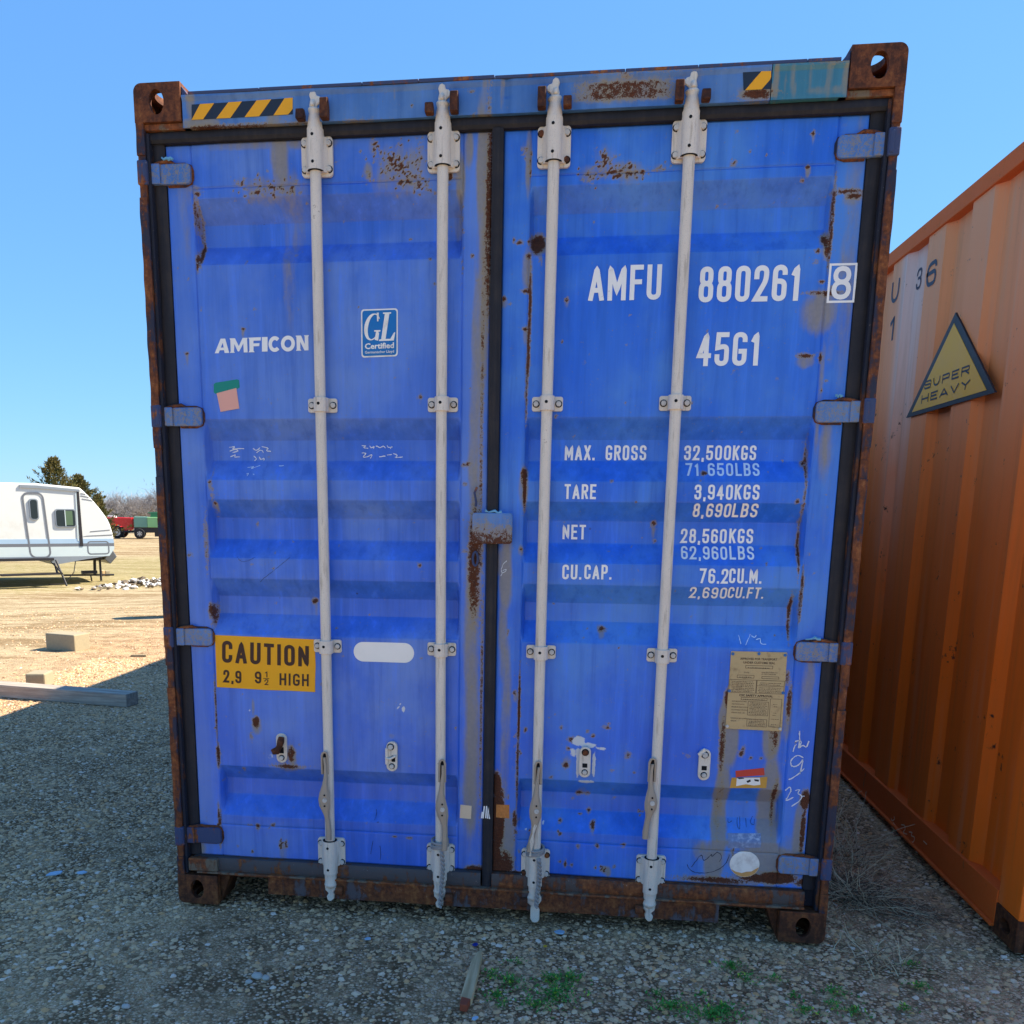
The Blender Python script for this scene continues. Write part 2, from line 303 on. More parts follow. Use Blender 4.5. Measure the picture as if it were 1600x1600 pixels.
# ---------------------------------------------------------------- wear map of the container front (metres on the door plane)
# (x, z, rx, rz, amount, kind): r rust, s stain, w white scuff, k cluster of specks, d drip running down (rz = length), f chalky fade
FEAT = [(-0.7676, 2.5793, 0.1143, 0.0374, 0.85, 'k'),(-0.8239, 2.5673, 0.0549, 0.022, 0.6, 'k'),(-0.8722, 2.5927, 0.0308, 0.0264, 0.7, 'k'),(-0.7012, 2.5711, 0.044, 0.0308, 0.7, 'k'),(-0.7375, 2.6859, 0.0308, 0.1363, 0.8, 's'),(-0.7173, 2.4044, 0.0286, 0.2857, 0.42, 's'),(-0.8628, 2.714, 0.1319, 0.0198, 0.55, 's'),(-0.6423, 2.7093, 0.1099, 0.0176, 0.6, 's'),(-0.7681, 2.5655, 0.1209, 0.0396, 0.55, 's'),(-0.6965, 2.5038, 0.0308, 0.1319, 0.45, 's'),(-0.3235, 2.6242, 0.0879, 0.0747, 0.95, 'k'),(-0.3619, 2.6525, 0.0615, 0.0527, 0.8, 'k'),(-0.2552, 2.5678, 0.0396, 0.0264, 0.8, 'k'),(-0.4152, 2.6851, 0.0264, 0.0396, 0.75, 'k'),(-0.2979, 2.5789, 0.0747, 0.0352, 0.9, 'k'),(-0.3407, 2.5997, 0.1011, 0.0659, 0.5, 's'),(-0.2658, 2.6794, 0.022, 0.0484, 0.5, 'k'),(-0.4333, 2.6088, 0.0176, 0.0308, 0.7, 'k'),(-0.4375, 2.6167, 0.0176, 0.0308, 0.7, 's'),(-0.1277, 2.5731, 0.0154, 0.0879, 0.75, 's'),(-0.1225, 2.4569, 0.011, 0.0571, 0.6, 'k'),(-0.1353, 2.4573, 0.022, 0.0527, 0.5, 's'),(-0.1212, 2.3093, 0.0066, 0.0879, 0.4, 'k'),(-0.1596, 2.5914, 0.022, 0.0198, 0.8, 'k'),(-0.1014, 2.6769, 0.0154, 0.0571, 0.8, 's'),(-0.0546, 2.6183, 0.022, 0.1758, 0.95, 's'),(-0.0338, 2.4833, 0.011, 0.3297, 0.75, 'r'),(-0.0462, 2.3075, 0.0198, 0.4176, 0.8, 's'),(-0.062, 2.0254, 0.0242, 0.3516, 0.65, 's'),(-0.0716, 1.7322, 0.022, 0.3516, 0.7, 's'),(-0.0694, 1.3384, 0.022, 0.1978, 0.8, 'r'),(-0.054, 1.3833, 0.0154, 0.1099, 0.6, 'r'),(-0.0778, 1.0646, 0.0286, 0.3516, 0.75, 's'),(-0.0733, 0.6367, 0.0308, 0.3516, 0.75, 's'),(-0.0378, 0.8309, 0.0055, 0.4396, 0.6, 'r'),(-0.0562, 0.1868, 0.0352, 0.022, 1, 'r'),(-0.095, 0.1535, 0.044, 0.011, 0.9, 'r'),(-0.0489, 1.8591, 0.0066, 0.7033, 0.55, 'r'),(-0.1089, 1.6743, 0.011, 0.0088, 0.9, 'r'),(-0.0956, 1.6786, 0.0132, 0.0066, 0.8, 'r'),(-0.1061, 1.6116, 0.0088, 0.0088, 0.7, 'r'),(-0.0971, 1.3805, 0.0264, 0.0044, 0.8, 'r'),(-0.0904, 2.8224, 0.0088, 0.0066, 0.7, 'r'),(-0.0855, 2.7571, 0.0066, 0.0066, 0.6, 'r'),(-0.0873, 2.3481, 0.0066, 0.0088, 0.8, 'r'),(-0.0714, 2.2724, 0.0066, 0.0066, 0.6, 'r'),(-0.8887, 2.1327, 0.0088, 0.0066, 1, 'r'),(-0.8892, 2.1201, 0.0088, 0.044, 0.7, 'd'),(-1.0958, 2.0532, 0.0088, 0.0077, 1, 'r'),(-1.0966, 2.0382, 0.0088, 0.0571, 0.75, 'd'),(-1.0346, 1.6144, 0.0077, 0.0066, 0.9, 'r'),(-1.0351, 1.6031, 0.0088, 0.0484, 0.8, 'd'),(-1.0212, 1.5399, 0.0088, 0.0077, 1, 'r'),(-1.0168, 1.5309, 0.011, 0.0527, 0.8, 'd'),(-1.0268, 1.5761, 0.0066, 0.0879, 0.4, 'r'),(-0.6671, 1.1881, 0.0132, 0.011, 1.1, 'r'),(-0.6626, 1.1765, 0.011, 0.1209, 0.6, 'd'),(-1.1235, 1.3527, 0.0132, 0.0088, 0.7, 'r'),(-0.8797, 1.4638, 0.0066, 0.011, 0.6, 'r'),(-0.8446, 2.1988, 0.0066, 0.0055, 0.7, 'r'),(-0.8454, 2.178, 0.0066, 0.022, 0.4, 'd'),(-0.8686, 2.3455, 0.0066, 0.0088, 0.6, 'r'),(-0.6958, 2.3716, 0.0066, 0.0066, 0.6, 'r'),(-0.7576, 1.8394, 0.0088, 0.0066, 0.35, 'w'),(-0.2618, 1.9004, 0.011, 0.0088, 0.75, 'r'),(-0.2618, 1.8814, 0.0066, 0.022, 0.4, 'd'),(-0.2292, 2.3418, 0.0066, 0.0055, 0.7, 'r'),(-0.2138, 2.2635, 0.0066, 0.0066, 0.7, 'r'),(-0.2643, 1.3264, 0.0088, 0.0088, 0.8, 'r'),(-0.2597, 1.3084, 0.0066, 0.0264, 0.4, 'd'),(-0.5508, 0.993, 0.0066, 0.0088, 0.4, 'r'),(-0.4869, 1.4273, 0.0066, 0.0066, 0.2, 'r'),(-0.9007, 0.7878, 0.0066, 0.0352, 0.7, 's'),(-0.8903, 0.7313, 0.0176, 0.0264, 0.95, 'r'),(-0.8884, 0.7139, 0.022, 0.0308, 0.7, 's'),(-0.91, 0.6757, 0.0088, 0.0264, 0.5, 'r'),(-0.9136, 0.7775, 0.0066, 0.011, 0.6, 'w'),(-0.7699, 0.7433, 0.011, 0.0176, 0.2, 'w'),(-0.3268, 0.8013, 0.0057, 0.011, 1.1, 'w'),(-0.346, 0.8078, 0.0044, 0.0044, 1, 'w'),(-0.3387, 0.8178, 0.004, 0.0044, 0.9, 'w'),(-0.3508, 0.8028, 0.0035, 0.0035, 0.9, 'w'),(-0.7563, 0.612, 0.0154, 0.0352, 0.75, 'r'),(-0.7516, 0.6022, 0.022, 0.044, 0.6, 's'),(-0.7678, 0.5638, 0.0571, 0.0088, 0.9, 'r'),(-0.8371, 0.601, 0.0198, 0.0198, 0.55, 'w'),(-0.8371, 0.601, 0.022, 0.022, 0.4, 'f'),(-0.9507, 0.5428, 0.0066, 0.0088, 0.7, 'r'),(-0.9515, 0.5224, 0.0066, 0.0308, 0.4, 'd'),(-0.7631, 0.5514, 0.0308, 0.0132, 0.5, 's'),(-0.3708, 0.6975, 0.011, 0.011, 0.4, 's'),(-0.898, 0.3191, 0.0088, 0.0132, 0.95, 'r'),(-0.8987, 0.2982, 0.0088, 0.0352, 0.6, 'd'),(-0.8388, 0.3249, 0.0132, 0.0088, 0.8, 'r'),(-0.9313, 0.3225, 0.0264, 0.0066, 0.5, 'k'),(-0.808, 0.2458, 0.0132, 0.0176, 0.9, 'k'),(-0.79, 0.2495, 0.0088, 0.0198, 0.9, 'r'),(-0.8108, 0.2405, 0.0066, 0.0132, 0.8, 'r'),(-0.7986, 0.2202, 0.0176, 0.0571, 0.5, 's'),(-0.9252, 0.2128, 0.0066, 0.0088, 0.8, 'r'),(-0.9841, 0.2305, 0.0066, 0.0066, 0.6, 'r'),(-1.0543, 0.3472, 0.0066, 0.0176, 0.9, 'r'),(-1.056, 0.3105, 0.0066, 0.0879, 0.8, 'r'),(-0.361, 0.3049, 0.011, 0.0055, 0.8, 'r'),(-0.3043, 0.3029, 0.0132, 0.0055, 0.9, 'r'),(-0.4723, 0.3525, 0.0044, 0.0044, 0.7, 'r'),(-1.0481, 0.5944, 0.0088, 0.044, 0.8, 'r'),(-1.0501, 0.77, 0.0044, 0.1319, 0.6, 'r'),(-1.0342, 2.4739, 0.0066, 0.1099, 0.5, 'r'),(-1.0319, 2.3823, 0.0066, 0.0484, 0.9, 'r'),(-1.0427, 2.3518, 0.0066, 0.0308, 0.8, 'r'),(-1.0316, 2.5682, 0.0154, 0.0088, 0.9, 'r'),(-1.0435, 2.5145, 0.0055, 0.0659, 0.6, 'r'),(-1.0377, 2.5824, 0.0264, 0.0132, 0.6, 's'),(-1.0745, 2.5356, 0.0286, 0.1758, 0.45, 's'),(-1.1696, 0.1852, 0.044, 0.0132, 0.9, 'r'),(-1.1471, 0.2131, 0.0352, 0.0264, 0.7, 's'),(-1.0937, 0.1764, 0.0396, 0.0088, 0.9, 'r'),(-0.9133, 0.1845, 0.1758, 0.0066, 0.45, 'r'),(-1.0576, 1.393, 0.0088, 0.1099, 0.45, 'r'),(-1.0466, 1.4162, 0.0154, 0.0747, 0.4, 's'),(-1.0498, 1.1469, 0.011, 0.0308, 0.8, 'r'),(-1.0431, 1.1304, 0.0066, 0.044, 0.6, 'r'),(-0.994, 2.3095, 0.0791, 0.1319, 0.4, 'f'),(-0.9548, 2.4108, 0.0879, 0.1538, 0.35, 'f'),(-0.8903, 2.0356, 0.1319, 0.3077, 0.3, 'f'),(-0.2774, 1.9656, 0.1538, 0.1978, 0.3, 'f'),(-0.7919, 0.7548, 0.1758, 0.1319, 0.4, 'f'),(-1.0944, 2.1656, 0.0308, 0.6593, 0.5, 'f'),(-1.1177, 1.2756, 0.0308, 0.6593, 0.5, 'f'),(-1.1098, 0.5407, 0.0308, 0.4396, 0.5, 'f'),(-0.0785, 1.9429, 0.0352, 0.6593, 0.6, 'f'),(0.368, 2.588, 0.1143, 0.0308, 0.9, 'k'),(0.3362, 2.6228, 0.0396, 0.0527, 0.8, 'k'),(0.4187, 2.5824, 0.0549, 0.0352, 0.9, 'k'),(0.4588, 2.5847, 0.0308, 0.022, 0.6, 'k'),(0.2872, 2.5777, 0.044, 0.022, 0.7, 'k'),(0.3579, 2.5883, 0.1143, 0.0308, 0.5, 's'),(0.3362, 2.6228, 0.0352, 0.0527, 0.4, 's'),(0.5084, 2.5941, 0.0308, 0.0132, 0.6, 'k'),(0.7355, 2.5988, 0.0154, 0.0132, 0.7, 'k'),(0.7355, 2.5988, 0.0154, 0.0132, 0.5, 's'),(0.9732, 2.6751, 0.0066, 0.0088, 1, 'r'),(0.9739, 2.6661, 0.0088, 0.0396, 0.8, 'd'),(0.9637, 2.5795, 0.0088, 0.0066, 1, 'r'),(0.9648, 2.5667, 0.0088, 0.0176, 0.7, 's'),(0.9532, 2.5433, 0.0066, 0.0066, 0.9, 'r'),(0.7394, 2.6864, 0.0066, 0.0066, 0.5, 'r'),(1.0646, 2.6929, 0.0132, 0.0088, 0.5, 's'),(1.0652, 2.6643, 0.0088, 0.0264, 0.5, 's'),(1.0906, 2.5056, 0.0374, 0.0077, 0.9, 'r'),(1.1109, 2.4921, 0.0286, 0.011, 1, 'r'),(1.1081, 2.4812, 0.0308, 0.0264, 0.6, 's'),(1.1149, 2.4479, 0.0176, 0.0659, 0.5, 's'),(1.0348, 2.3722, 0.011, 0.0198, 1, 'r'),(1.0427, 2.3476, 0.011, 0.0352, 0.8, 'r'),(1.0146, 2.3352, 0.0176, 0.0066, 0.8, 'k'),(1.0361, 2.3572, 0.0176, 0.044, 0.6, 's'),(1.0507, 2.4128, 0.0055, 0.1319, 0.7, 'r'),(1.0112, 2.3051, 0.0132, 0.0088, 0.5, 'r'),(1.0359, 2.2438, 0.011, 0.0055, 1, 'r'),(1.0405, 2.2113, 0.0615, 0.004, 1, 'r'),(1.0605, 2.2071, 0.0352, 0.0066, 1, 'r'),(1.034, 2.148, 0.0571, 0.0659, 0.75, 's'),(1.0817, 2.0503, 0.0264, 0.0747, 0.4, 's'),(1.0009, 2.02, 0.0286, 0.0088, 1, 'r'),(1.0023, 2.0023, 0.0286, 0.022, 0.7, 's'),(1.049, 2.0155, 0.0066, 0.0176, 0.9, 'r'),(1.0633, 2.2204, 0.0066, 0.0088, 0.8, 'r'),(1.0572, 1.8927, 0.0088, 0.1978, 0.6, 's'),(1.0595, 1.9126, 0.0055, 0.0088, 0.7, 'r'),(1.0732, 1.9403, 0.0066, 0.0066, 0.7, 'r'),(1.1129, 2.5759, 0.0264, 0.1319, 0.6, 'f'),(1.0822, 2.4489, 0.0352, 0.2637, 0.9, 'f'),(1.1106, 2.28, 0.0308, 0.4396, 0.5, 's'),(1.1074, 2.0499, 0.022, 0.1978, 0.45, 's'),(1.0888, 1.7314, 0.022, 0.1319, 0.6, 's'),(1.1032, 1.6084, 0.0176, 0.2198, 0.35, 's'),(0.0499, 2.3916, 0.0066, 0.0066, 0.9, 'r'),(0.069, 2.3852, 0.011, 0.0088, 1, 'r'),(0.0984, 2.3863, 0.0088, 0.0066, 0.8, 'r'),(0.1278, 2.3855, 0.0242, 0.0352, 0.95, 'r'),(0.1321, 2.3815, 0.0308, 0.0484, 0.6, 's'),(0.0994, 2.3434, 0.011, 0.0132, 0.9, 'r'),(0.0961, 2.3042, 0.0176, 0.0659, 0.6, 's'),(0.0215, 2.2125, 0.0088, 0.011, 1, 'r'),(0.0239, 2.1985, 0.0132, 0.0176, 0.6, 's'),(0.0892, 2.2351, 0.0154, 0.0077, 1, 'r'),(0.1018, 2.2408, 0.0066, 0.0198, 0.8, 'r'),(0.094, 2.1168, 0.011, 0.0088, 1, 'r'),(0.0966, 2.0946, 0.011, 0.0352, 0.6, 's'),(0.1073, 2.1849, 0.0048, 0.1319, 0.9, 'r'),(0.1059, 2.064, 0.0053, 0.1319, 0.85, 'r'),(0.1022, 1.9412, 0.0044, 0.1319, 0.6, 'r'),(0.1003, 1.6361, 0.011, 0.0308, 0.9, 'r'),(0.1035, 1.5931, 0.0066, 0.0659, 0.9, 'r'),(0.0989, 1.6038, 0.0176, 0.0747, 0.7, 's'),(0.2272, 2.2045, 0.0088, 0.0088, 1, 'r'),(0.2277, 2.1906, 0.0088, 0.0132, 0.5, 's'),(0.2021, 1.8348, 0.0077, 0.0066, 0.8, 'r'),(0.0929, 2.6223, 0.011, 0.1099, 0.7, 's'),(0.0987, 2.641, 0.0066, 0.0879, 0.6, 'k'),(0.0818, 2.6604, 0.022, 0.0308, 0.5, 'k'),(0.1419, 2.3227, 0.0066, 0.0571, 0.4, 'k'),(0.0431, 2.1981, 0.0066, 0.0066, 0.5, 'r'),(0.5497, 1.4801, 0.011, 0.0132, 1, 'r'),(0.5509, 1.4564, 0.011, 0.0659, 0.8, 'd'),(0.5569, 1.4219, 0.0066, 0.0066, 0.9, 'r'),(0.7058, 1.6506, 0.0132, 0.0088, 1, 'r'),(0.7049, 1.6318, 0.011, 0.0264, 0.5, 'd'),(1.0133, 1.558, 0.0088, 0.0077, 1, 'r'),(0.9659, 1.6925, 0.0066, 0.0066, 0.7, 'r'),(0.3845, 1.1108, 0.0154, 0.011, 1, 'r'),(0.3851, 1.095, 0.0132, 0.022, 0.6, 's'),(0.8456, 1.3717, 0.0066, 0.0066, 0.9, 'r'),(0.9149, 1.4027, 0.0044, 0.0044, 0.8, 'r'),(0.9293, 1.3493, 0.0057, 0.0066, 0.8, 'r'),(0.3992, 1.6222, 0.0057, 0.0066, 0.7, 'r'),(1.0642, 1.3855, 0.0044, 0.0055, 0.8, 'r'),(0.0825, 0.8754, 0.0088, 0.011, 1, 'r'),(0.0875, 0.859, 0.011, 0.0176, 0.6, 's'),(0.0998, 0.8239, 0.0053, 0.1319, 0.85, 'r'),(0.0974, 0.7164, 0.011, 0.022, 0.7, 'k'),(0.0987, 0.6562, 0.0132, 0.0308, 0.7, 'k'),(0.1226, 0.7366, 0.0066, 0.022, 0.7, 'k'),(0.0976, 0.5955, 0.0048, 0.1758, 0.7, 'r'),(0.0552, 1.0958, 0.0057, 0.011, 0.8, 'r'),(0.0947, 1.3853, 0.011, 0.022, 0.6, 's'),(0.0946, 1.3898, 0.0066, 0.0088, 0.9, 'r'),(0.0425, 1.2954, 0.022, 0.1319, 0.9, 's'),(0.0366, 1.1137, 0.0176, 0.2198, 0.6, 's'),(0.0521, 0.7626, 0.0198, 0.3516, 0.6, 's'),(0.0281, 1.3399, 0.0264, 0.0527, 0.7, 's'),(0.0208, 0.5306, 0.0176, 0.044, 1.1, 'r'),(0.0302, 0.3946, 0.022, 0.1319, 1.1, 'r'),(0.023, 0.2428, 0.0176, 0.0879, 1.1, 'r'),(0.0524, 0.219, 0.0396, 0.0527, 0.85, 'r'),(0.0606, 0.2957, 0.0352, 0.1319, 0.9, 's'),(0.0869, 0.1803, 0.0527, 0.0132, 1, 'r'),(0.0921, 0.3979, 0.0088, 0.0352, 0.8, 'r'),(0.0955, 0.348, 0.0088, 0.0484, 0.7, 'k'),(0.0667, 0.4835, 0.0053, 0.011, 0.8, 'r'),(0.2541, 0.7538, 0.0066, 0.011, 0.8, 'r'),(0.4185, 0.7602, 0.0154, 0.0066, 0.9, 'r'),(0.4224, 0.7745, 0.0066, 0.0066, 0.7, 'r'),(0.3485, 0.7432, 0.0066, 0.0066, 0.8, 'r'),(0.3196, 0.7183, 0.0066, 0.011, 0.7, 'r'),(0.3696, 0.7275, 0.0077, 0.0066, 0.9, 'r'),(0.2745, 0.6156, 0.0132, 0.0176, 0.95, 'r'),(0.2766, 0.6229, 0.0198, 0.0264, 0.4, 's'),(0.2818, 0.6761, 0.0088, 0.0088, 0.8, 'r'),(0.4953, 0.6613, 0.0132, 0.0154, 0.7, 'r'),(0.5209, 0.5979, 0.0066, 0.0066, 0.9, 'r'),(0.4431, 0.6015, 0.011, 0.0066, 0.5, 'r'),(0.2248, 0.5648, 0.0088, 0.0088, 0.6, 'r'),(0.3271, 0.4965, 0.0154, 0.011, 0.9, 'r'),(0.3573, 0.4956, 0.011, 0.0088, 0.8, 'r'),(0.3383, 0.5093, 0.0176, 0.022, 0.4, 's'),(0.3046, 0.4709, 0.0066, 0.0066, 0.6, 'r'),(0.4549, 0.4834, 0.011, 0.0088, 0.5, 'r'),(0.3643, 0.4297, 0.0088, 0.011, 0.95, 'r'),(0.3321, 0.4156, 0.0088, 0.0044, 0.8, 'r'),(0.3799, 0.3836, 0.011, 0.0176, 1, 'r'),(0.3807, 0.3638, 0.0132, 0.044, 0.6, 'd'),(0.2579, 0.3919, 0.0088, 0.0088, 0.9, 'r'),(0.2656, 0.3724, 0.0066, 0.022, 0.5, 'd'),(0.2615, 0.3498, 0.011, 0.0066, 0.8, 'k'),(0.3288, 0.3061, 0.0088, 0.011, 0.7, 'r'),(0.399, 0.3101, 0.0088, 0.0088, 0.9, 'r'),(0.4964, 0.3207, 0.011, 0.0066, 0.8, 'k'),(0.4259, 0.219, 0.0132, 0.0176, 1, 'k'),(0.4426, 0.2125, 0.011, 0.022, 0.7, 's'),(0.284, 0.233, 0.0066, 0.0154, 1, 'r'),(0.2648, 0.2395, 0.0066, 0.0088, 0.8, 'r'),(0.3078, 0.2294, 0.0066, 0.0088, 0.9, 'r'),(0.4628, 0.2338, 0.0066, 0.0088, 0.8, 'r'),(0.3952, 0.2247, 0.0066, 0.0066, 0.7, 'r'),(0.4464, 0.5219, 0.0066, 0.0066, 0.5, 'r'),(0.549, 0.4345, 0.0088, 0.0088, 0.7, 'k'),(0.2832, 0.7763, 0.1538, 0.0571, 0.35, 'f'),(0.3633, 0.7746, 0.0659, 0.044, 0.35, 'f'),(0.3177, 0.7063, 0.022, 0.0154, 1.2, 'w'),(0.3503, 0.6909, 0.0308, 0.011, 1, 'w'),(0.4011, 0.6811, 0.022, 0.0066, 0.9, 'w'),(0.3007, 0.6625, 0.0154, 0.0176, 0.8, 'w'),(0.3181, 0.6248, 0.0066, 0.0571, 1, 'w'),(0.3759, 0.6201, 0.0066, 0.0484, 0.9, 'w'),(0.3506, 0.5537, 0.0308, 0.0066, 1, 'w'),(0.2923, 0.71, 0.0154, 0.011, 0.9, 'r'),(0.1334, 0.3602, 0.0035, 0.0057, 1.2, 'w'),(0.1968, 0.3836, 0.0035, 0.0066, 1.2, 'w'),(0.8414, 0.8852, 0.022, 0.0396, 1, 'r'),(0.8241, 0.8155, 0.0198, 0.0659, 1, 's'),(0.8476, 0.7235, 0.0308, 0.0967, 1, 's'),(0.8219, 0.7107, 0.011, 0.1099, 0.7, 'r'),(0.8332, 0.5337, 0.0264, 0.1319, 1, 's'),(0.8333, 0.3889, 0.0264, 0.1319, 1, 's'),(0.8207, 0.2655, 0.0352, 0.0659, 0.9, 's'),(0.8295, 0.4855, 0.0132, 0.1319, 0.45, 'r'),(0.981, 0.8443, 0.0264, 0.0352, 1, 'r'),(1.0013, 0.8907, 0.0132, 0.0352, 0.9, 'r'),(0.9899, 0.7526, 0.0286, 0.0967, 1, 's'),(1.0012, 0.7761, 0.0132, 0.0879, 0.65, 'r'),(0.9988, 0.5419, 0.0352, 0.1319, 1, 's'),(1.0027, 0.3983, 0.0352, 0.1319, 1, 's'),(1.0204, 0.2776, 0.0352, 0.0879, 1, 's'),(1.0106, 0.2892, 0.1319, 0.0571, 0.95, 's'),(0.9391, 0.351, 0.1099, 0.022, 0.8, 's'),(0.8358, 0.2044, 0.1319, 0.0132, 0.9, 'r'),(0.993, 0.2218, 0.0879, 0.0176, 1, 'r'),(1.0422, 0.2248, 0.0659, 0.022, 1.1, 'r'),(0.7951, 0.3133, 0.0527, 0.0396, 0.7, 's'),(0.8897, 0.6855, 0.011, 0.0132, 1, 'r'),(0.8952, 0.7021, 0.0088, 0.0132, 0.7, 'r'),(0.9237, 0.6705, 0.0066, 0.0066, 1, 'r'),(0.9588, 0.6697, 0.0055, 0.0066, 1, 'r'),(0.7068, 0.6681, 0.0088, 0.0088, 0.6, 'r'),(0.8853, 0.3161, 0.0066, 0.0264, 0.7, 'r'),(0.9878, 0.7525, 0.0088, 0.0879, 0.5, 'r'),(1.0142, 0.5426, 0.0088, 0.0352, 0.8, 'r'),(1.0199, 0.4953, 0.0066, 0.1099, 0.7, 'r'),(1.1208, 0.5242, 0.0154, 0.0352, 1.1, 'r'),(1.1215, 0.4048, 0.0088, 0.0879, 0.9, 'r'),(1.104, 0.4039, 0.0176, 0.1319, 0.8, 's'),(1.0262, 0.9595, 0.011, 0.0264, 0.7, 'r'),(1.0395, 0.8693, 0.0088, 0.0747, 0.7, 'r'),(1.0366, 0.8235, 0.0176, 0.0879, 0.6, 's'),(1.0832, 0.3301, 0.0352, 0.0659, 0.5, 's'),(1.096, 0.9392, 0.022, 0.1099, 0.55, 's'),(1.0756, 0.2269, 0.0308, 0.022, 1, 'r'),(1.1502, 0.212, 0.0352, 0.0176, 1, 'r'),(1.0243, 1.2035, 0.0066, 0.044, 0.9, 'r'),(1.0243, 1.1487, 0.0055, 0.0659, 0.7, 'r'),(1.0502, 1.2476, 0.0055, 0.0879, 0.7, 'r'),(1.0341, 1.3979, 0.0053, 0.0879, 0.8, 'r'),(1.0344, 1.5247, 0.0053, 0.0879, 0.6, 'r'),(1.0371, 1.67, 0.0053, 0.0879, 0.6, 'r'),(1.0279, 1.6823, 0.0088, 0.011, 0.9, 'r'),(0.5678, 0.5206, 0.2418, 0.0879, 0.25, 'f'),(0.3704, 2.02, 0.0659, 0.1758, 0.25, 'f'),(0.8448, 2.0141, 0.1319, 0.1978, 0.3, 'f'),(1.0159, 1.0933, 0.044, 0.0879, 0.3, 'f'),(0.3889, 2.8047, 0.1451, 0.0286, 0.66, 'r'),(0.3895, 2.8355, 0.022, 0.0198, 0.62, 'r'),(0.3889, 2.8047, 0.1582, 0.0374, 0.6, 's'),(-0.0471, 2.8242, 0.011, 0.0659, 0.6, 's'),(0.0065, 2.8218, 0.0088, 0.0659, 0.5, 's'),(0.7913, 2.7761, 0.0484, 0.0154, 1, 'r'),(0.787, 2.7834, 0.0571, 0.022, 0.7, 's'),(0.4558, 2.8559, 0.1978, 0.0088, 0.4, 'r'),(0.8933, 2.8178, 0.0088, 0.0571, 0.5, 's'),(0.898, 2.7821, 0.0066, 0.0308, 0.5, 's'),(-0.3395, 2.8278, 0.0066, 0.0176, 0.5, 's'),(-0.2847, 2.7917, 0.0066, 0.0066, 0.9, 'r'),(-0.9944, 2.7698, 0.0659, 0.0176, 0.8, 's'),(-0.9726, 2.7573, 0.0747, 0.0088, 0.8, 'r'),(-1.0227, 2.8291, 0.0176, 0.0571, 0.7, 's'),(-0.8766, 2.7573, 0.1319, 0.0066, 0.6, 'r'),(-0.663, 2.7544, 0.0659, 0.0066, 0.5, 'r'),(-0.468, 2.7559, 0.0659, 0.0066, 0.4, 'r'),(1.0007, 2.7775, 0.0659, 0.0132, 0.5, 's'),(1.0543, 2.8103, 0.0176, 0.0571, 0.8, 's'),(1.0652, 2.7922, 0.011, 0.044, 0.6, 'r'),(-0.7061, 2.7772, 0.0308, 0.0176, 0.4, 's'),(0.5845, 2.832, 0.044, 0.0264, 0.4, 's'),(0.8437, 2.82, 0.0088, 0.0659, 0.8, 's'),(0.8706, 2.7922, 0.0066, 0.0396, 0.5, 's'),(0.9433, 2.8331, 0.0066, 0.0571, 0.45, 's'),(0.9977, 2.8129, 0.011, 0.0659, 0.6, 's'),(1.0128, 2.8561, 0.0659, 0.0088, 0.6, 'r'),(0.9185, 2.8589, 0.0879, 0.0066, 0.5, 'r')]
_g = []
for _ in range(150):                                       # small scattered rust specks over both doors
    _g.append((RNG.uniform(-1.13, 1.13), RNG.uniform(.2, 2.7), RNG.uniform(.002, .0048), RNG.uniform(.002, .006), RNG.uniform(.4, .9), 'r'))
_sp = []
for f in FEAT:
    if f[5] == 'k':
        area = f[2] * f[3] * 455 * 455
        for _ in range(int(10 + area * .075)):
            a = RNG.uniform(0, 6.28); q = abs(RNG.normal(0, .55))
            r = RNG.uniform(.0018, .0046)
            _sp.append((f[0] + q * f[2] * math.cos(a), f[1] + q * f[3] * math.sin(a), r, r * RNG.uniform(.8, 1.6), min(1.2, f[4] * RNG.uniform(.8, 1.3)), 'r'))
WEAR = [f for f in FEAT if f[5] != 'k'] + [(f[0], f[1], f[2], f[3], f[4] * .62, 's') for f in FEAT if f[5] == 'k'] + _sp + _g
def wear_at(X, Z):
    n = len(X); C = np.zeros((n, 4), np.float32)
    order = np.argsort(Z); Zs = Z[order]
    for (x, z, rx, rz, amp, k) in WEAR:
        if k == 'd': z0, z1 = z - rz * 1.1, z + rx * 1.5
        else:
            if k == 'r' and rx < .03 and rz < .03: rx *= .85; rz *= .85; amp *= .95
            rx = max(rx, .0035); rz = max(rz, .0035)
            z0, z1 = z - 2.2 * rz, z + 2.2 * rz
        a, b = np.searchsorted(Zs, z0), np.searchsorted(Zs, z1)
        if b <= a: continue
        idx = order[a:b]; dx = X[idx] - x
        m = np.abs(dx) < 2.4 * rx
        idx = idx[m]; dx = dx[m]
        if len(idx) == 0: continue
        dz = Z[idx] - z
        if k == 'd':
            t = np.clip(-dz / rz, 0, 1)
            v = amp * np.exp(-(dx / (rx * .8)) ** 2) * (1 - t) * (dz < rx)
        else:
            q = (dx / rx) ** 2 + (dz / rz) ** 2
            v = amp * (np.exp(-((dx / rx) ** 6 + (dz / rz) ** 6) * .7) if rx > .12 and rz < .04 and k != 'f' and z > 2.7 else np.exp(-q * q * .55) if k in 'sf' or rz > .02 else np.exp(-q * .75))
        ch = {'r': 0, 's': 1, 'd': 1, 'w': 2, 'f': 3}[k]
        C[idx, ch] = np.maximum(C[idx, ch], v)
        if k == 'r': C[idx, 1] = np.maximum(C[idx, 1], v * .35)
    return np.clip(C, 0, 1.3)
def set_wear(o, C=None):
    me = o.data; n = len(me.vertices)
    if C is None:
        co = np.empty(n * 3, np.float32); me.vertices.foreach_get('co', co); co = co.reshape(-1, 3)
        C = wear_at(co[:, 0].astype(float), co[:, 2].astype(float))
    at = me.color_attributes.new('wear', 'FLOAT_COLOR', 'POINT')
    at.data.foreach_set('color', C.astype(np.float32).ravel())

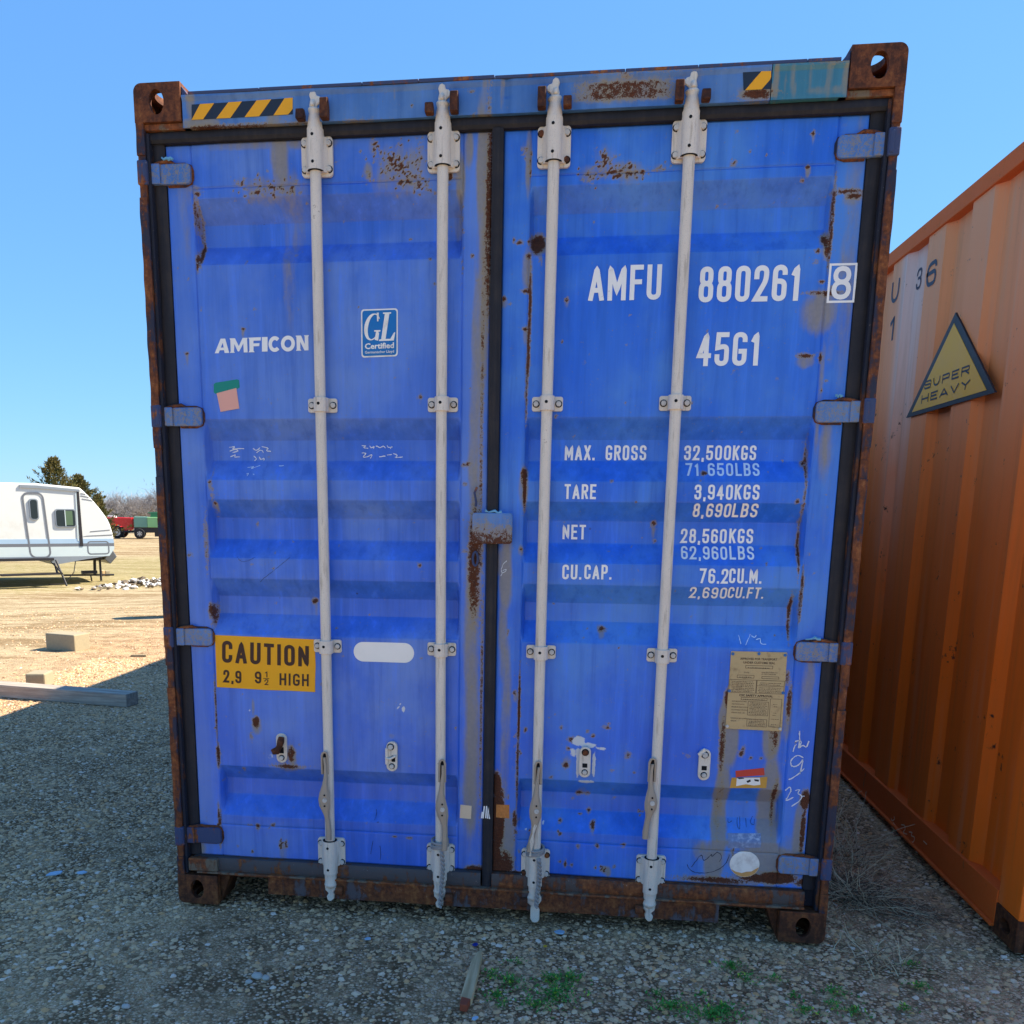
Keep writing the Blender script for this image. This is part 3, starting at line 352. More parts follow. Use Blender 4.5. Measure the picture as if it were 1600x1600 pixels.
# ---------------------------------------------------------------- door surface
FACE = .045
LEV = [(2.552, 2.481, 2.410, 2.342), (1.832, 1.762, 1.691, 1.622), (1.5535, 1.487, 1.410, 1.344), (1.270, 1.200, 1.135, 1.063), (.556, .495, .430, .357)]
DEPTH = .053
DOORS = {'l': (-1.138, -.026, -1.046, -.123), 'r': (.012, 1.138, .102, 1.047)}   # edges, panel limits
DZ0, DZ1 = .187, 2.722
def prof(z):
    for a, b, c, d in LEV:
        if a > z > d:
            if z > b: return (a - z) / (a - b)
            if z < c: return (z - d) / (c - d)
            return 1.0
    return 0.0
_zs = np.linspace(0, 3, 3001); _pf = np.array([prof(z) for z in _zs])
def dents(X, Z, s=0.0):
    return 1.4 * (.0030 * np.sin(3.1 * X + 1.3 + s) * np.sin(2.3 * Z + .4) + .0018 * np.sin(7.3 * X + 2 * Z + s) * np.sin(5.1 * Z - X)
            + .0012 * np.sin(15 * X + 3.1 * np.sin(4 * Z)) * np.sin(11 * Z + 2 * np.sin(6 * X)))
def door_y(X, Z, side=None):
    X = np.asarray(X, float); Z = np.asarray(Z, float)
    y = np.full(X.shape, FACE)
    for k, (e0, e1, p0, p1) in DOORS.items():
        if side and k != side: continue
        inp = np.clip(np.minimum(X - p0, p1 - X) / .010 + .15, 0, 1) * (X > p0 - .001) * (X < p1 + .001)
        y = y + inp * (np.interp(Z, _zs, _pf) * DEPTH + dents(X, Z) * np.clip(np.minimum(X - p0, p1 - X) / .12, 0, 1))
        inside = (X >= e0) & (X <= e1)
        # shallow seams round the panel
        for sx in (p0, p1):
            y = y + inside * .0045 * np.exp(-((X - sx + (.002 if sx == p0 else -.002)) / .0026) ** 2)
        inn = (X > p0) & (X < p1)
        for sz in (2.585, .318):
            y = y + inn * .0035 * np.exp(-((Z - sz) / .0026) ** 2)
        # rounded outer edges of the leaf
        ed = np.minimum(np.minimum(X - e0, e1 - X), np.minimum(Z - DZ0, DZ1 - Z))
        y = y + inside * .006 * np.clip(1 - ed / .006, 0, 1) ** 2
    return y
def lines(a, b, step, extra):
    g = list(np.arange(a, b, step)) + [b] + [e for e in extra if a < e < b]
    g = sorted(g); out = [g[0]]
    for v in g[1:]:
        if v - out[-1] > .0009: out.append(v)
    return np.array(out)
def grid_mesh(name, xs, zs, yf, back=None, parent=None, m=None, label=None, smooth=True):
    X, Z = np.meshgrid(xs, zs); Y = yf(X, Z)
    nx, nz = len(xs), len(zs)
    V = np.stack([X.ravel(), Y.ravel(), Z.ravel()], 1)
    i = np.arange(nz - 1)[:, None] * nx + np.arange(nx - 1)[None, :]; i = i.ravel()
    F = np.stack([i, i + 1, i + 1 + nx, i + nx], 1)
    if back is not None:
        per = list(range(nx)) + [r * nx + nx - 1 for r in range(1, nz)] + [(nz - 1) * nx + c for c in range(nx - 2, -1, -1)] + [r * nx for r in range(nz - 2, 0, -1)]
        n0 = len(V); B = V[per].copy(); B[:, 1] = back
        V = np.vstack([V, B]); L = len(per)
        F = np.vstack([F, np.array([[per[(k + 1) % L], per[k], n0 + k, n0 + (k + 1) % L] for k in range(L)])])
    me = bpy.data.meshes.new(name)
    me.vertices.add(len(V)); me.vertices.foreach_set('co', V.astype(np.float32).ravel())
    me.loops.add(len(F) * 4); me.loops.foreach_set('vertex_index', F.astype(np.int32).ravel())
    me.polygons.add(len(F)); me.polygons.foreach_set('loop_start', np.arange(0, len(F) * 4, 4, dtype=np.int32))
    me.polygons.foreach_set('loop_total', np.full(len(F), 4, np.int32))
    me.polygons.foreach_set('use_smooth', np.full(len(F), smooth, bool))
    me.update(calc_edges=True); me.validate()
    if smooth: me.set_sharp_from_angle(angle=R_(25))
    o = link(name, me, m, parent, label)
    set_wear(o)
    return o

# ---------------------------------------------------------------- container
BOX = empty('shipping_container', (0, 0, 0), 0, 'weathered blue high-cube shipping container seen door end on, with rusty corner castings', 'shipping container')
W2, HH, LEN = 1.219, 2.896, 12.19
DOOR = {}
for side, mk in (('l', 'blue_l'), ('r', 'blue_r')):
    e0, e1, p0, p1 = DOORS[side]
    xs = lines(e0, e1, .0062, [p0 - .004, p0 - .0015, p0, p0 + .004, p0 + .009, p1 - .009, p1 - .004, p1, p1 + .0015, p1 + .004, e0 + .002, e0 + .004, e1 - .004, e1 - .002])
    zb = []
    for l in LEV: zb += [v + d for v in l for d in (-.0012, .0012)]
    zb += [2.585 + d for d in (-.004, -.002, 0, .002, .004)] + [.318 + d for d in (-.004, -.002, 0, .002, .004)]
    zs = lines(DZ0, DZ1, .0062, zb)
    o = grid_mesh('door', xs, zs, lambda X, Z, s=side: door_y(X, Z, s), .10, BOX, M[mk],
                  'left door leaf with the yellow caution sign' if side == 'l' else 'right door leaf with the white container number')
    DOOR[side] = o

# gaskets: top, bottom, middle and hinge sides
def strip(x0, x1, z0, z1, y0, y1, mat, name='gasket', parent=BOX, wob=.0015, label=None):
    xs = lines(x0, x1, .02 if x1 - x0 > .3 else .012, []); zs = lines(z0, z1, .02 if z1 - z0 > .3 else .010, [])
    cx, cz = (x0 + x1) / 2, (z0 + z1) / 2; vert = (z1 - z0) > (x1 - x0)
    def yf(X, Z):
        a = np.abs((X - cx) / (x1 - x0) * 2) if vert else np.abs((Z - cz) / (z1 - z0) * 2)
        t = Z if vert else X
        return y0 + .012 * np.clip(a - .35, 0, 1) ** 1.5 + wob * np.sin(9 * t) + wob * .6 * np.sin(31 * t + 1)
    o = grid_mesh(name, xs, zs, yf, y1, parent, mat, label)
    return o
strip(-1.19, 1.19, 2.722, 2.756, .020, .10, M['rubber'])
strip(-1.185, -1.138, .19, 2.722, .036, .11, M['rubber'])
strip(1.138, 1.185, .19, 2.722, .036, .11, M['rubber'])
strip(-.024, .012, .12, 2.722, .020, .09, M['rubber'], label='dark gasket strip between the two doors')
strip(-1.16, -.03, .128, .187, .016, .11, M['sill'], label='lower door gasket gone grey')
strip(.012, 1.14, .128, .187, .016, .11, M['sill_r'], label='lower door gasket gone rusty')
# header with folded lip
def header_y(X, Z):
    return .006 + .002 * np.sin(4 * X + 3 * Z) + .0015 * np.sin(13 * X) + .006 * np.exp(-((X - .02) / .012) ** 2) * (Z > 2.80) - .006 * np.clip((Z - 2.838) / .006, 0, 1)
TX = (0.8286, 2.8024)[0]
xs = lines(-1.052, TX, .008, []); zs = lines(2.757, 2.853, .006, [])
grid_mesh('header', xs, zs, header_y, .12, BOX, M['header'])
xs = lines(TX + .002, 1.052, .008, []); zs2 = lines(2.757, 2.853, .006, [])
o = grid_mesh('header_patch', xs, zs2, lambda X, Z: .004 + .002 * np.sin(4 * X + 3 * Z) - .006 * np.clip((Z - 2.838) / .006, 0, 1), .12, BOX, M['teal'], 'teal repair patch at the right end of the header')
mb = MB()
random.seed(3)
x = -1.03
while x < 1.03:                                             # battered lip along the top edge
    x2 = min(1.03, x + random.uniform(.18, .45)); dz = random.uniform(-.002, .002)
    mb.box(x, x2 - .0015, -.004 + random.uniform(0, .003), .13, 2.8535 + dz * .3, 2.863 + dz); x = x2
mb.build('header_lip', M['rust_blue'], BOX, bevel=.002)
# corner posts: outer flange, recess, inner return
for s in (-1, 1):
    xs = [s * W2, s * (W2 - .028)]; x0, x1 = min(xs), max(xs)
    segs = [(.118, .19), (.275, .86), (.945, 1.63), (1.73, 2.55), (2.68, 2.778)]
    for z0, z1 in segs:
        xs_ = lines(x0, x1, .007, []); zs_ = lines(z0, z1, .014, [])
        ph = s + z0
        grid_mesh('corner_post', xs_, zs_, lambda X, Z: .001 + .0022 * np.sin(23 * Z + ph) * np.sin(7 * Z) + .0016 * np.sin(61 * Z + 90 * X) + .006 * np.clip(np.abs((X - (x0 + x1) / 2) / .014) - .6, 0, 1) ** 1.5, .2, BOX, M['rust_post'])
    MB().box(x0 + .0012, x1 - .0012, .006, .199, .118, 2.778).build('corner_post', M['rust_post'], BOX, bevel=.003)
    a, b = sorted((s * (W2 - .0285), s * (W2 - .090)))
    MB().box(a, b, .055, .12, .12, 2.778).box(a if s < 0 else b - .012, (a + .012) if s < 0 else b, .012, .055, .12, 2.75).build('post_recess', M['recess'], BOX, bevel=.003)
# hinges
HZ = [(-1.151, 2.6273),(-1.1277, 1.839),(-1.11, 1.051),(-1.1119, 0.2739)]
HZR = [(1.1141, 2.6284),(1.1273, 1.8437),(1.1344, 1.0568),(1.1233, 0.2824)]
print('hinge z', HZ, HZR)
def hinge(parent, side, z, h=.075, label=None, mat=None):
    s = -1 if side == 'l' else 1
    mb = MB()
    def X(a): return s * a
    out = rrect(1.045, 1.188, z - h / 2, z + h / 2, .014, 4, (1, 0, 0, 1))
    out = [(X(p[0]), p[1]) for p in out]
    mb.prism(out, .026, .046)
    # bent arm and knuckle wrapping round the post
    mb.prism([(.026, z + h * .5), (.026, z - h * .5), (.018, z - h * .5), (.018, z + h * .5)], *sorted((X(1.150), X(1.188))), axis='x')
    o = mb.build('hinge', mat or M['header'], parent, bevel=.0035, seg=2, label=label)
    kn = MB(); kn.box(*sorted((X(1.186), X(1.2215))), -.001, .06, z - h * .60, z + h * .60); kn.tube([(X(1.196), .004, z - h * .5), (X(1.196), .004, z + h * .5)], .009, 10)
    kn.build('hinge_knuckle', M['rust_blue'], parent, bevel=.005, seg=3)
    set_wear(o, np.tile(np.array([[.28, .22, 0, .15]], np.float32), (len(o.data.vertices), 1)))
    mb = MB()                                                # weld bead round the blade
    pts = [(X(1.13), .043, z + h / 2 + .001), (X(1.07), .043, z + h / 2 + .001), (X(1.05), .043, z + h / 2 - .006), (X(1.044), .043, z + h / 2 - .02), (X(1.044), .043, z - h / 2 + .02), (X(1.05), .043, z - h / 2 + .006), (X(1.07), .043, z - h / 2 - .001), (X(1.13), .043, z - h / 2 - .001)]
    mb.tube(pts, .0058, 6)
    mb.tube([(X(1.09), .036, z + h / 2 - .004), (X(1.12), .030, z + h / 2 + .008), (X(1.15), .026, z + h / 2 + .004), (X(1.178), .03, z + h / 2)], [.003, .006, .006, .003], 6)
    mb.build('weld_bead', M['rust_post'], parent, smooth=True)
for i, p in enumerate(HZ):
    hinge(DOOR['l'], 'l', p[1], .064, ['top', None, None, 'rust eaten bottom'][i] and ['top left hinge', None, None, 'rust-eaten lowest hinge of the left door'][i], M['rust_blue'] if i == 3 else None)
for i, p in enumerate(HZR):
    hinge(DOOR['r'], 'r', p[1], .066)
# corner castings (hollow, with apertures)
def ring_plate(mb, W, H, r_out, corners, hole_rx, hole_rz, cx, cz, t, place, n=48, squash=2.0):
    out = rrect(0, W, 0, H, r_out, 6, corners)
    c = (cx, cz)
    def cast(a):
        d = (math.cos(a), math.sin(a)); best = 1e9
        for i in range(len(out)):
            p, q = out[i], out[(i + 1) % len(out)]
            ex, ey = q[0] - p[0], q[1] - p[1]
            den = d[0] * ey - d[1] * ex
            if abs(den) < 1e-12: continue
            tt = ((p[0] - c[0]) * ey - (p[1] - c[1]) * ex) / den
            u = ((p[0] - c[0]) * d[1] - (p[1] - c[1]) * d[0]) / den
            if tt > 0 and -1e-6 <= u <= 1 + 1e-6: best = min(best, tt)
        return (c[0] + d[0] * best, c[1] + d[1] * best)
    angs = sorted(set([2 * math.pi * k / n for k in range(n)] + [math.atan2(p[1] - c[1], p[0] - c[0]) % (2 * math.pi) for p in out]))
    m = len(angs); vs = []
    for t_ in (0, t):
        for a in angs: vs.append(place(*cast(a), t_))
        for a in angs:
            ca, sa = math.cos(a), math.sin(a)
            e = squash; rr = (abs(ca / hole_rx) ** e + abs(sa / hole_rz) ** e) ** (-1 / e)
            vs.append(place(c[0] + ca * rr, c[1] + sa * rr, t_))
    fs = []
    for k in range(m):
        k2 = (k + 1) % m
        fs += [(k, k2, m + k2, m + k), (2 * m + k, 3 * m + k, 3 * m + k2, 2 * m + k2), (k, 2 * m + k, 2 * m + k2, k2), (m + k, m + k2, 3 * m + k2, 3 * m + k)]
    mb.add(vs, fs)
def casting(sx, top, y0=0.0, sy=1, parent=BOX):
    """sx side (-1 left), at front y0 with body running towards sy"""
    Wd, Ht, Ln, t = .162, .118, .178, .022
    z0 = HH - Ht if top else 0.0
    mb = MB()
    X = lambda a: sx * (W2 - a)            # a measured inward from the outer side
    # front plate
    rot = (1, 0, 0, 0) if not top else (0, 0, 0, 1)
    ring_plate(mb, Wd, Ht, .026, rot, .026, .038, .078, .060, t, lambda a, z, d: (X(a), y0 + sy * d, z0 + z))
    # outer side plate
    ring_plate(mb, Ln - t, Ht, .001, (0, 0, 0, 0), .038, .026, .062, .060, t, lambda a, z, d: (X(d), y0 + sy * (t + a), z0 + z))
    # outer horizontal plate with the slot
    zf = (lambda d: z0 + Ht - d) if top else (lambda d: z0 + d)
    ring_plate(mb, Wd - t, Ln - t, .001, (0, 0, 0, 0), .040, .062, .062, .067, t, lambda a, b, d: (X(t + a), y0 + sy * (t + b), zf(d)))
    # inner plates (closed)
    zi = (z0, z0 + .012) if top else (z0 + Ht - .012, z0 + Ht)
    mb.box(*sorted((X(t), X(Wd))), *sorted((y0 + sy * t, y0 + sy * Ln)), *zi)
    zz = (z0 + .012, z0 + Ht - t) if top else (z0 + t, z0 + Ht - .012)
    mb.box(*sorted((X(Wd - .008), X(Wd))), *sorted((y0 + sy * t, y0 + sy * Ln)), *zz)
    mb.box(*sorted((X(t), X(Wd - .008))), *sorted((y0 + sy * (Ln - .012), y0 + sy * Ln)), *zz)
    return mb.build('corner_casting', M['rust'], parent, bevel=.003, seg=2)
for sx in (-1, 1):
    for top in (0, 1):
        casting(sx, top); casting(sx, top, LEN, -1)
# gussets between castings and rails, weld lips under the top castings
for s in (-1, 1):
    X = lambda a: s * (W2 - a)
    MB().prism([(X(.163), 2.757), (X(.163), 2.885), (X(.19), 2.853), (X(.19), 2.757)], .008, .12).build('header_gusset', M['rust_blue'], BOX, bevel=.002)
    MB().box(*sorted((X(.02), X(.17))), .012, .12, 2.757, 2.777).build('header_corner_plate', M['rust_pale'], BOX, bevel=.003)
    MB().prism([(X(.163), .003), (X(.163), .118), (X(.205), .118), (X(.185), .06)], .03, .16).build('sill_gusset', M['rust_dark'], BOX, bevel=.002)
# sill with forklift notches
SX = [(-1.028, 0.1321),(-0.8557, 0.0532),(0.8452, 0.0628),(0.9607, 0.1205)]
xl0, xl1, xr0, xr1 = -1.02, SX[1][0], SX[2][0], SX[3][0]
def sill_y(X, Z): return .010 + .002 * np.sin(5 * X) + .0015 * np.sin(17 * X + 20 * Z)
o = grid_mesh('sill', lines(xl1, xr0, .01, []), lines(.054, .127, .01, []), sill_y, .15, BOX, M['rust_sill'])
for a, b in ((-1.05, xl1 - .001), (xr0 + .001, 1.05)): MB().box(a, b, .014, .15, .1185, .127).build('sill_end', M['rust'], BOX, bevel=.002)
mb = MB(); mb.box(-1.14, 1.14, .002, .05, .1265, .1345); mb.build('sill_lip', M['rust_pale'], BOX, bevel=.002, label='worn ledge along the sill')
# corner pieces rusting at the sill ends
MB().box(-1.172, -1.055, .0, .03, .136, .187).build('sill_corner_plate', M['rust_pale'], BOX, bevel=.004)
# long sides, roof, floor, far end
def corr_side(name, X, out, y0, y1, z0, z1, mat, parent, per=.278, flat=.072, slope=.068, dep=.036, label=None):
    mb = MB(); y = y0; ys = [(y0, 0)]
    while y + per < y1:
        ys += [(y + flat, 0), (y + flat + slope, 1), (y + flat + slope + (per - flat - 2 * slope), 1), (y + per, 0)]; y += per
    ys.append((y1, 0)); zsn = 10; vs = []; fs = []
    for k in range(zsn + 1):
        z = z0 + (z1 - z0) * k / zsn
        for (yy, d) in ys: vs.append((X - out * d * dep, yy, z))
    m = len(ys)
    for k in range(zsn):
        for i in range(m - 1): fs.append((k * m + i, k * m + i + 1, (k + 1) * m + i + 1, (k + 1) * m + i))
    mb.add(vs, fs); return mb.build(name, mat, parent, label=label)
for s in (-1, 1):
    corr_side('side_wall', s * (W2 - .02), s, .20, LEN - .18, .16, 2.82, M['header'], BOX)
    MB().box(*sorted((s * W2, s * (W2 - .06))), .19, LEN - .18, 2.82, 2.88).build('top_rail', M['rust_blue'], BOX, bevel=.004)
    MB().box(*sorted((s * W2, s * (W2 - .05))), .19, LEN - .18, .04, .16).build('bottom_rail', M['rust_blue'], BOX, bevel=.004)
MB().box(-1.16, 1.16, .12, LEN - .1, 2.84, 2.856).build('roof', M['header'], BOX)
MB().box(-1.17, 1.17, .12, LEN - .1, .13, .16).build('floor', M['rust_dark'], BOX)
MB().box(-1.2, 1.2, LEN - .08, LEN - .02, .12, 2.84).build('end_wall', M['header'], BOX)
mb = MB(); y = .6
while y < 12: mb.box(-1.17, 1.17, y, y + .05, .05, .129); y += .4
mb.build('cross_member', M['rust_dark'], BOX)['kind'] = 'stuff'
# ---------------------------------------------------------------- lock rods
RX = (-.606, -.183, .174, .596)
RY = .013
TB = [(-0.1736, 2.7234),(-0.1729, 2.6009),(-0.1707, 2.74),(-0.1713, 2.8484)]      # top bracket top/bottom, tube top, cam tip
BBK = [(-0.1778, 0.2914),(-0.1773, 0.1741),(-0.1742, 0.1544),(-0.1737, 0.0462)]
MG = [(0.1625, 1.8985),(0.1638, 1.8511),(0.1668, 1.054),(0.168, 1.0059)]
print('tb', TB, 'bb', BBK, 'mg', MG)
def bolt(mb, x, z, y=.02, r=.0095, mi=1, dark=3):
    a0 = random.uniform(0, 1)
    pts = [(x + r * math.cos(a0 + k * math.pi / 3), z + r * math.sin(a0 + k * math.pi / 3)) for k in range(6)]
    mb.prism(pts, y - .009, y, mi=mi)
    mb.tube([(x, y - .0016, z), (x, y + .001, z)], r * 1.28, 14, mi=dark)
def half_tube(mb, x, z0, z1, r, r2=None, n=12, yb=.034, mi=0):
    """saddle shaped housing clasping the rod"""
    out = [(x - r, yb)] + [(x + r * math.cos(math.pi + math.pi * k / n), RY + r * math.sin(math.pi + math.pi * k / n)) for k in range(n + 1)] + [(x + r, yb)]
    mb.prism(out, z0, z1, axis='z', mi=mi)
def rod_set(i, x):
    left = i < 2
    rod = MB(); 
    z0, z1 = BBK[2][1], TB[2][1]
    zz = [z0 - .01] + list(np.linspace(z0 + .06, z1 - .06, 24)) + [z1 + .012]
    rod.tube([(x + .0010 * math.sin(z * 2.1 + i), RY + .0008 * math.sin(z * 3 + i), z) for z in zz], .0185, 20)
    r = rod.build('lock_rod', M['galv'], BOX, smooth=True,
                  label=['lock rod between the yellow sign and the oval sticker', 'lock rod left of the door seam with rope at its foot', 'lock rod right of the door seam with rope at its foot', 'lock rod crossing the weight table'][i])
    # bearing brackets
    for top in (1, 0):
        a, b = (TB[1][1], TB[0][1]) if top else (BBK[1][1], BBK[0][1])
        t0, t1 = (a + .012, TB[2][1]) if top else (BBK[2][1], b - .004)
        mb = MB()
        mb.prism(rrect(x - .053, x + .053, a, b, .013), .031, .043)
        half_tube(mb, x, t0, t1, .0265)
        out = [(x - .040, .032), (x - .0262, .012), (x + .0262, .012), (x + .040, .032)]
        mb.prism(out, a + .01, b - .006, axis='z')
        for sx in (-1, 1):
            for sz in (a + .022, b - .022): 
                bolt(mb, x + sx * .041, sz, .031, mi=2 if (i == 2 and ((top and sx * (sz - (a + b) / 2) < 0) or (not top and sx * (sz - (a + b) / 2) > 0))) else 1)
        for q in (t0 + .022, t1 - .024):
            mb.tube([(x - .003, RY - .0272, q), (x - .003, RY - .02, q)], .0052, 10, mi=3)
        mb.tube([(x, RY, t0 - .001 if top else t1), (x, RY, t0 + .001 if top else t1 + .002)], .0272, 18, mi=3)
        mb.build('bearing_bracket', [M['galv'], M['bolt'], M['rust'], M['hole']], r, bevel=.0022)
    # two slim guides
    for k in (0, 2):
        a, b = MG[k + 1][1], MG[k][1]
        mb = MB()
        mb.prism(rrect(x - .052, x + .052, a, b, .008), .036, .0435)
        half_tube(mb, x, a, b, .0245)
        for sx in (-1, 1):
            bolt(mb, x + sx * .038, (a + b) / 2, .036, dark=2)
        mb.tube([(x - .002, RY - .0252, (a + b) / 2 + .003), (x - .002, RY - .02, (a + b) / 2 + .003)], .0055, 10, mi=2)
        mb.build('rod_guide', [M['galv'], M['bolt'], M['hole']], r, bevel=.002)
    # cams
    s = 1 if left else -1
    t = TB[2][1]; h = TB[3][1] - t
    mb = MB()
    mb.tube([(x, RY, t - .004), (x, RY, t + .006), (x, RY, t + h * .30), (x, RY, t + h * .38), (x + s * .001, RY, t + h * .5), (x + s * .002, RY, t + h * .56)], [.0255, .0245, .0215, .019, .024, .017], 14)
    o1 = [(-.013, .50), (.010, .50), (.013, .60), (.024, .66), (.027, .76), (.020, .84), (.010, .86), (.008, .96), (-.001, 1.02), (-.010, .98), (-.014, .88), (-.010, .76), (-.014, .62)]
    mb.prism([(x + s * a, t + h * b) for a, b in o1], RY - .013, RY + .016)
    mb.tube([(x + s * -.002, RY - .017, t + h * .55), (x + s * -.002, RY - .012, t + h * .66), (x + s * .000, RY - .006, t + h * .74)], [.008, .0105, .007], 8)
    mb.build('cam', M['galv'], r, bevel=.004, smooth=True, seg=2)
    t = BBK[2][1]; h = t - BBK[3][1]
    mb = MB()
    mb.tube([(x, RY, t + .004), (x, RY, t - .004), (x, RY, t - h * .30), (x, RY, t - h * .42), (x, RY, t - h * .55)], [.0255, .0235, .022, .0255, .014], 14)
    o2 = [(-.020, .40), (.018, .38), (.022, .55), (.012, .66), (.015, .76), (.012, .92), (.002, 1.03), (-.010, 1.0), (-.014, .84), (-.006, .72), (-.018, .60)]
    if i == 2:
        o2 = [(-.024, .36), (.022, .36), (.026, .60), (.010, .72), (.012, .80), (.012, 1.2), (.004, 1.33), (-.012, 1.33), (-.019, 1.22), (-.019, .86), (-.012, .72), (-.024, .52)]
    mb.prism([(x + s * a * 1.1, t - h * b) for a, b in o2], RY - .012, RY + .012)
    mb.build('cam', M['galv'], r, bevel=.004, smooth=True, seg=2)
    # cam keepers welded on header and sill
    for (kx, kz, hh) in ((x + s * .040, 2.757, .066), (x - s * .040, 2.757, .034)):
        a = -s if kx > x else s
        mb = MB()
        mb.prism([(-.032, kz), (.004, kz), (.006, kz + hh * .5), (-.008, kz + hh), (-.026, kz + hh * .9)], kx - .013, kx + .013, axis='x')
        mb.build('cam_keeper', M['rust_dark'], BOX, bevel=.003)
    kx = x + s * .038
    mb = MB(); mb.prism(rrect(-.018, .014, .076, .108, .010), kx - .014, kx + .014, axis='x')
    mb.build('cam_keeper', M['rust'], BOX, bevel=.003)
    # handle: hinge fork, cranked flat bar
    zt, zb = HNDT[i], HNDB[i]
    L = zt - zb
    hx = x + HOFF[i]
    mb = MB()
    pts = [(hx - .0105, -.010, zt - .085), (hx - .0105, -.012, zt - .014), (hx - .006, -.012, zt - .003), (hx + .001, -.012, zt), (hx + .008, -.012, zt - .003), (hx + .0105, -.012, zt - .014), (hx + .0105, -.010, zt - .085)]
    mb.tube(pts, .0045, 7)
    mb.box(hx - .0075, hx + .0075, -.0085, -.0065, zt - .085, zt - .006, mi=2)
    d = -1 if i in (0,) else 1
    if i >= 2: d = 1 if i == 2 else -1
    prof_ = [(0, -.010, .0055), (.10, -.012, .0060), (.22, -.014, .008), (.32, -.022, .011), (.42, -.028, .019), (.50, -.030, .023), (.58, -.028, .021), (.64, -.022, .015), (.70, -.014, .011), (.78, -.012, .010), (.9, -.012, .011), (1.0, -.010, .011)]
    shift = {0: .008, 1: .012, 2: -.020, 3: -.010}[i]
    cl = []; wd = []
    for (t_, yy, wq) in prof_:
        xo = hx + shift * max(0, (t_ - .3)) / .7 + (.004 * math.sin(t_ * 9 + i))
        cl.append((xo, -.012 + yy * .5, zt - .02 - t_ * (L - .02))); wd.append(wq)
    vs = []; fs = []
    for (c, wq) in zip(cl, wd):
        vs += [(c[0] - wq, c[1] + .004, c[2]), (c[0] - wq * .55, c[1] - .005, c[2]), (c[0] + wq * .6, c[1] - .003, c[2]), (c[0] + wq, c[1] + .006, c[2])]
    for k in range(len(cl) - 1):
        for q in range(4):
            a, b = k * 4 + q, k * 4 + (q + 1) % 4
            fs.append((a, b, b + 4, a + 4))
    fs += [(0, 1, 2, 3), tuple(range(len(vs) - 4, len(vs)))[::-1]]
    mb.add(vs, fs)
    c = cl[5]
    mb.tube([(c[0] + .004, c[1] - .008, c[2]), (c[0] + .004, c[1] + .004, c[2])], .0085, 12, mi=1)
    for dz in (.020, -.022): mb.tube([(c[0] + .003, c[1] - .0062, c[2] + dz), (c[0] + .003, c[1] - .002, c[2] + dz)], .0034, 8, mi=2)
    mb.build('handle', [M['galv_h'], M['bolt'], M['hole']], r, smooth=True)
    return r
M['galv_h'] = mat_rust('scuffed_handle_steel', (.44, .34, .25), -.22, 1.5)
HND = [(-0.6108, 0.6403),(-0.6033, 0.2986),(-0.1723, 0.6302),(-0.1732, 0.2828),(0.1787, 0.6386),(0.1545, 0.2969),(0.5792, 0.668),(0.5668, 0.3696)]
HNDT = [HND[0][1], HND[2][1], HND[4][1], HND[6][1]]; HNDB = [HND[1][1], HND[3][1], HND[5][1], HND[7][1]]
HOFF = [HND[0][0] - RX[0] - .002, HND[2][0] - RX[1] + .0, HND[4][0] - RX[2] - .002, HND[6][0] - RX[3]]
print('handles', HNDT, HNDB, HOFF)
RODS = [rod_set(i, x) for i, x in enumerate(RX)]
# frayed rope on the two middle rods
M['rope'] = mat_plain('dirty_rope', (.34, .31, .29), .8, .3, 120, (.10, .06, .05))
for i, (sx, zt_, zb_) in ((1, (.012, BBK[0][1] + .02, BBK[3][1] + .012)), (2, (.014, BBK[0][1] + .012, BBK[3][1] + .035))):
    x = RX[i]; mb = MB()
    for ph in (0, math.pi):
        pts = []
        n = 70
        for k in range(n):
            t = k / (n - 1); a = t * 40 + ph
            pts.append((x + sx + .004 * math.sin(t * 5) + .0045 * math.cos(a), -.020 + .0045 * math.sin(a), zt_ - .03 + (zb_ - zt_ + .03) * t))
        mb.tube(pts, .0048, 6)
    for q in range(3):
        zc = zt_ - .012 * q
        mb.tube([(x + .030 * math.cos(a), RY + .030 * math.sin(a), zc + .006 * math.sin(a * 1.0 + q)) for a in np.linspace(0, 2 * math.pi, 25)], .005, 6, cap=False)
    mb.build('rope', M['rope'], RODS[i], smooth=True, label='twisted rope hanging down the foot of the rod')
# wire twist on the third handle
mb = MB()
for k, (dx, dy) in enumerate(((0, 0), (.006, .002), (-.005, .002))):
    mb.tube([(RX[2] + .004 + dx, -.020, .44), (RX[2] - .004 + dx, -.024 + dy, .40), (RX[2] - .012 - dx, -.022, .34), (RX[2] - .018 + dx * .4, -.016, .28)], .0026, 5)
mb.build('wire', M['galv'], RODS[2], smooth=True)

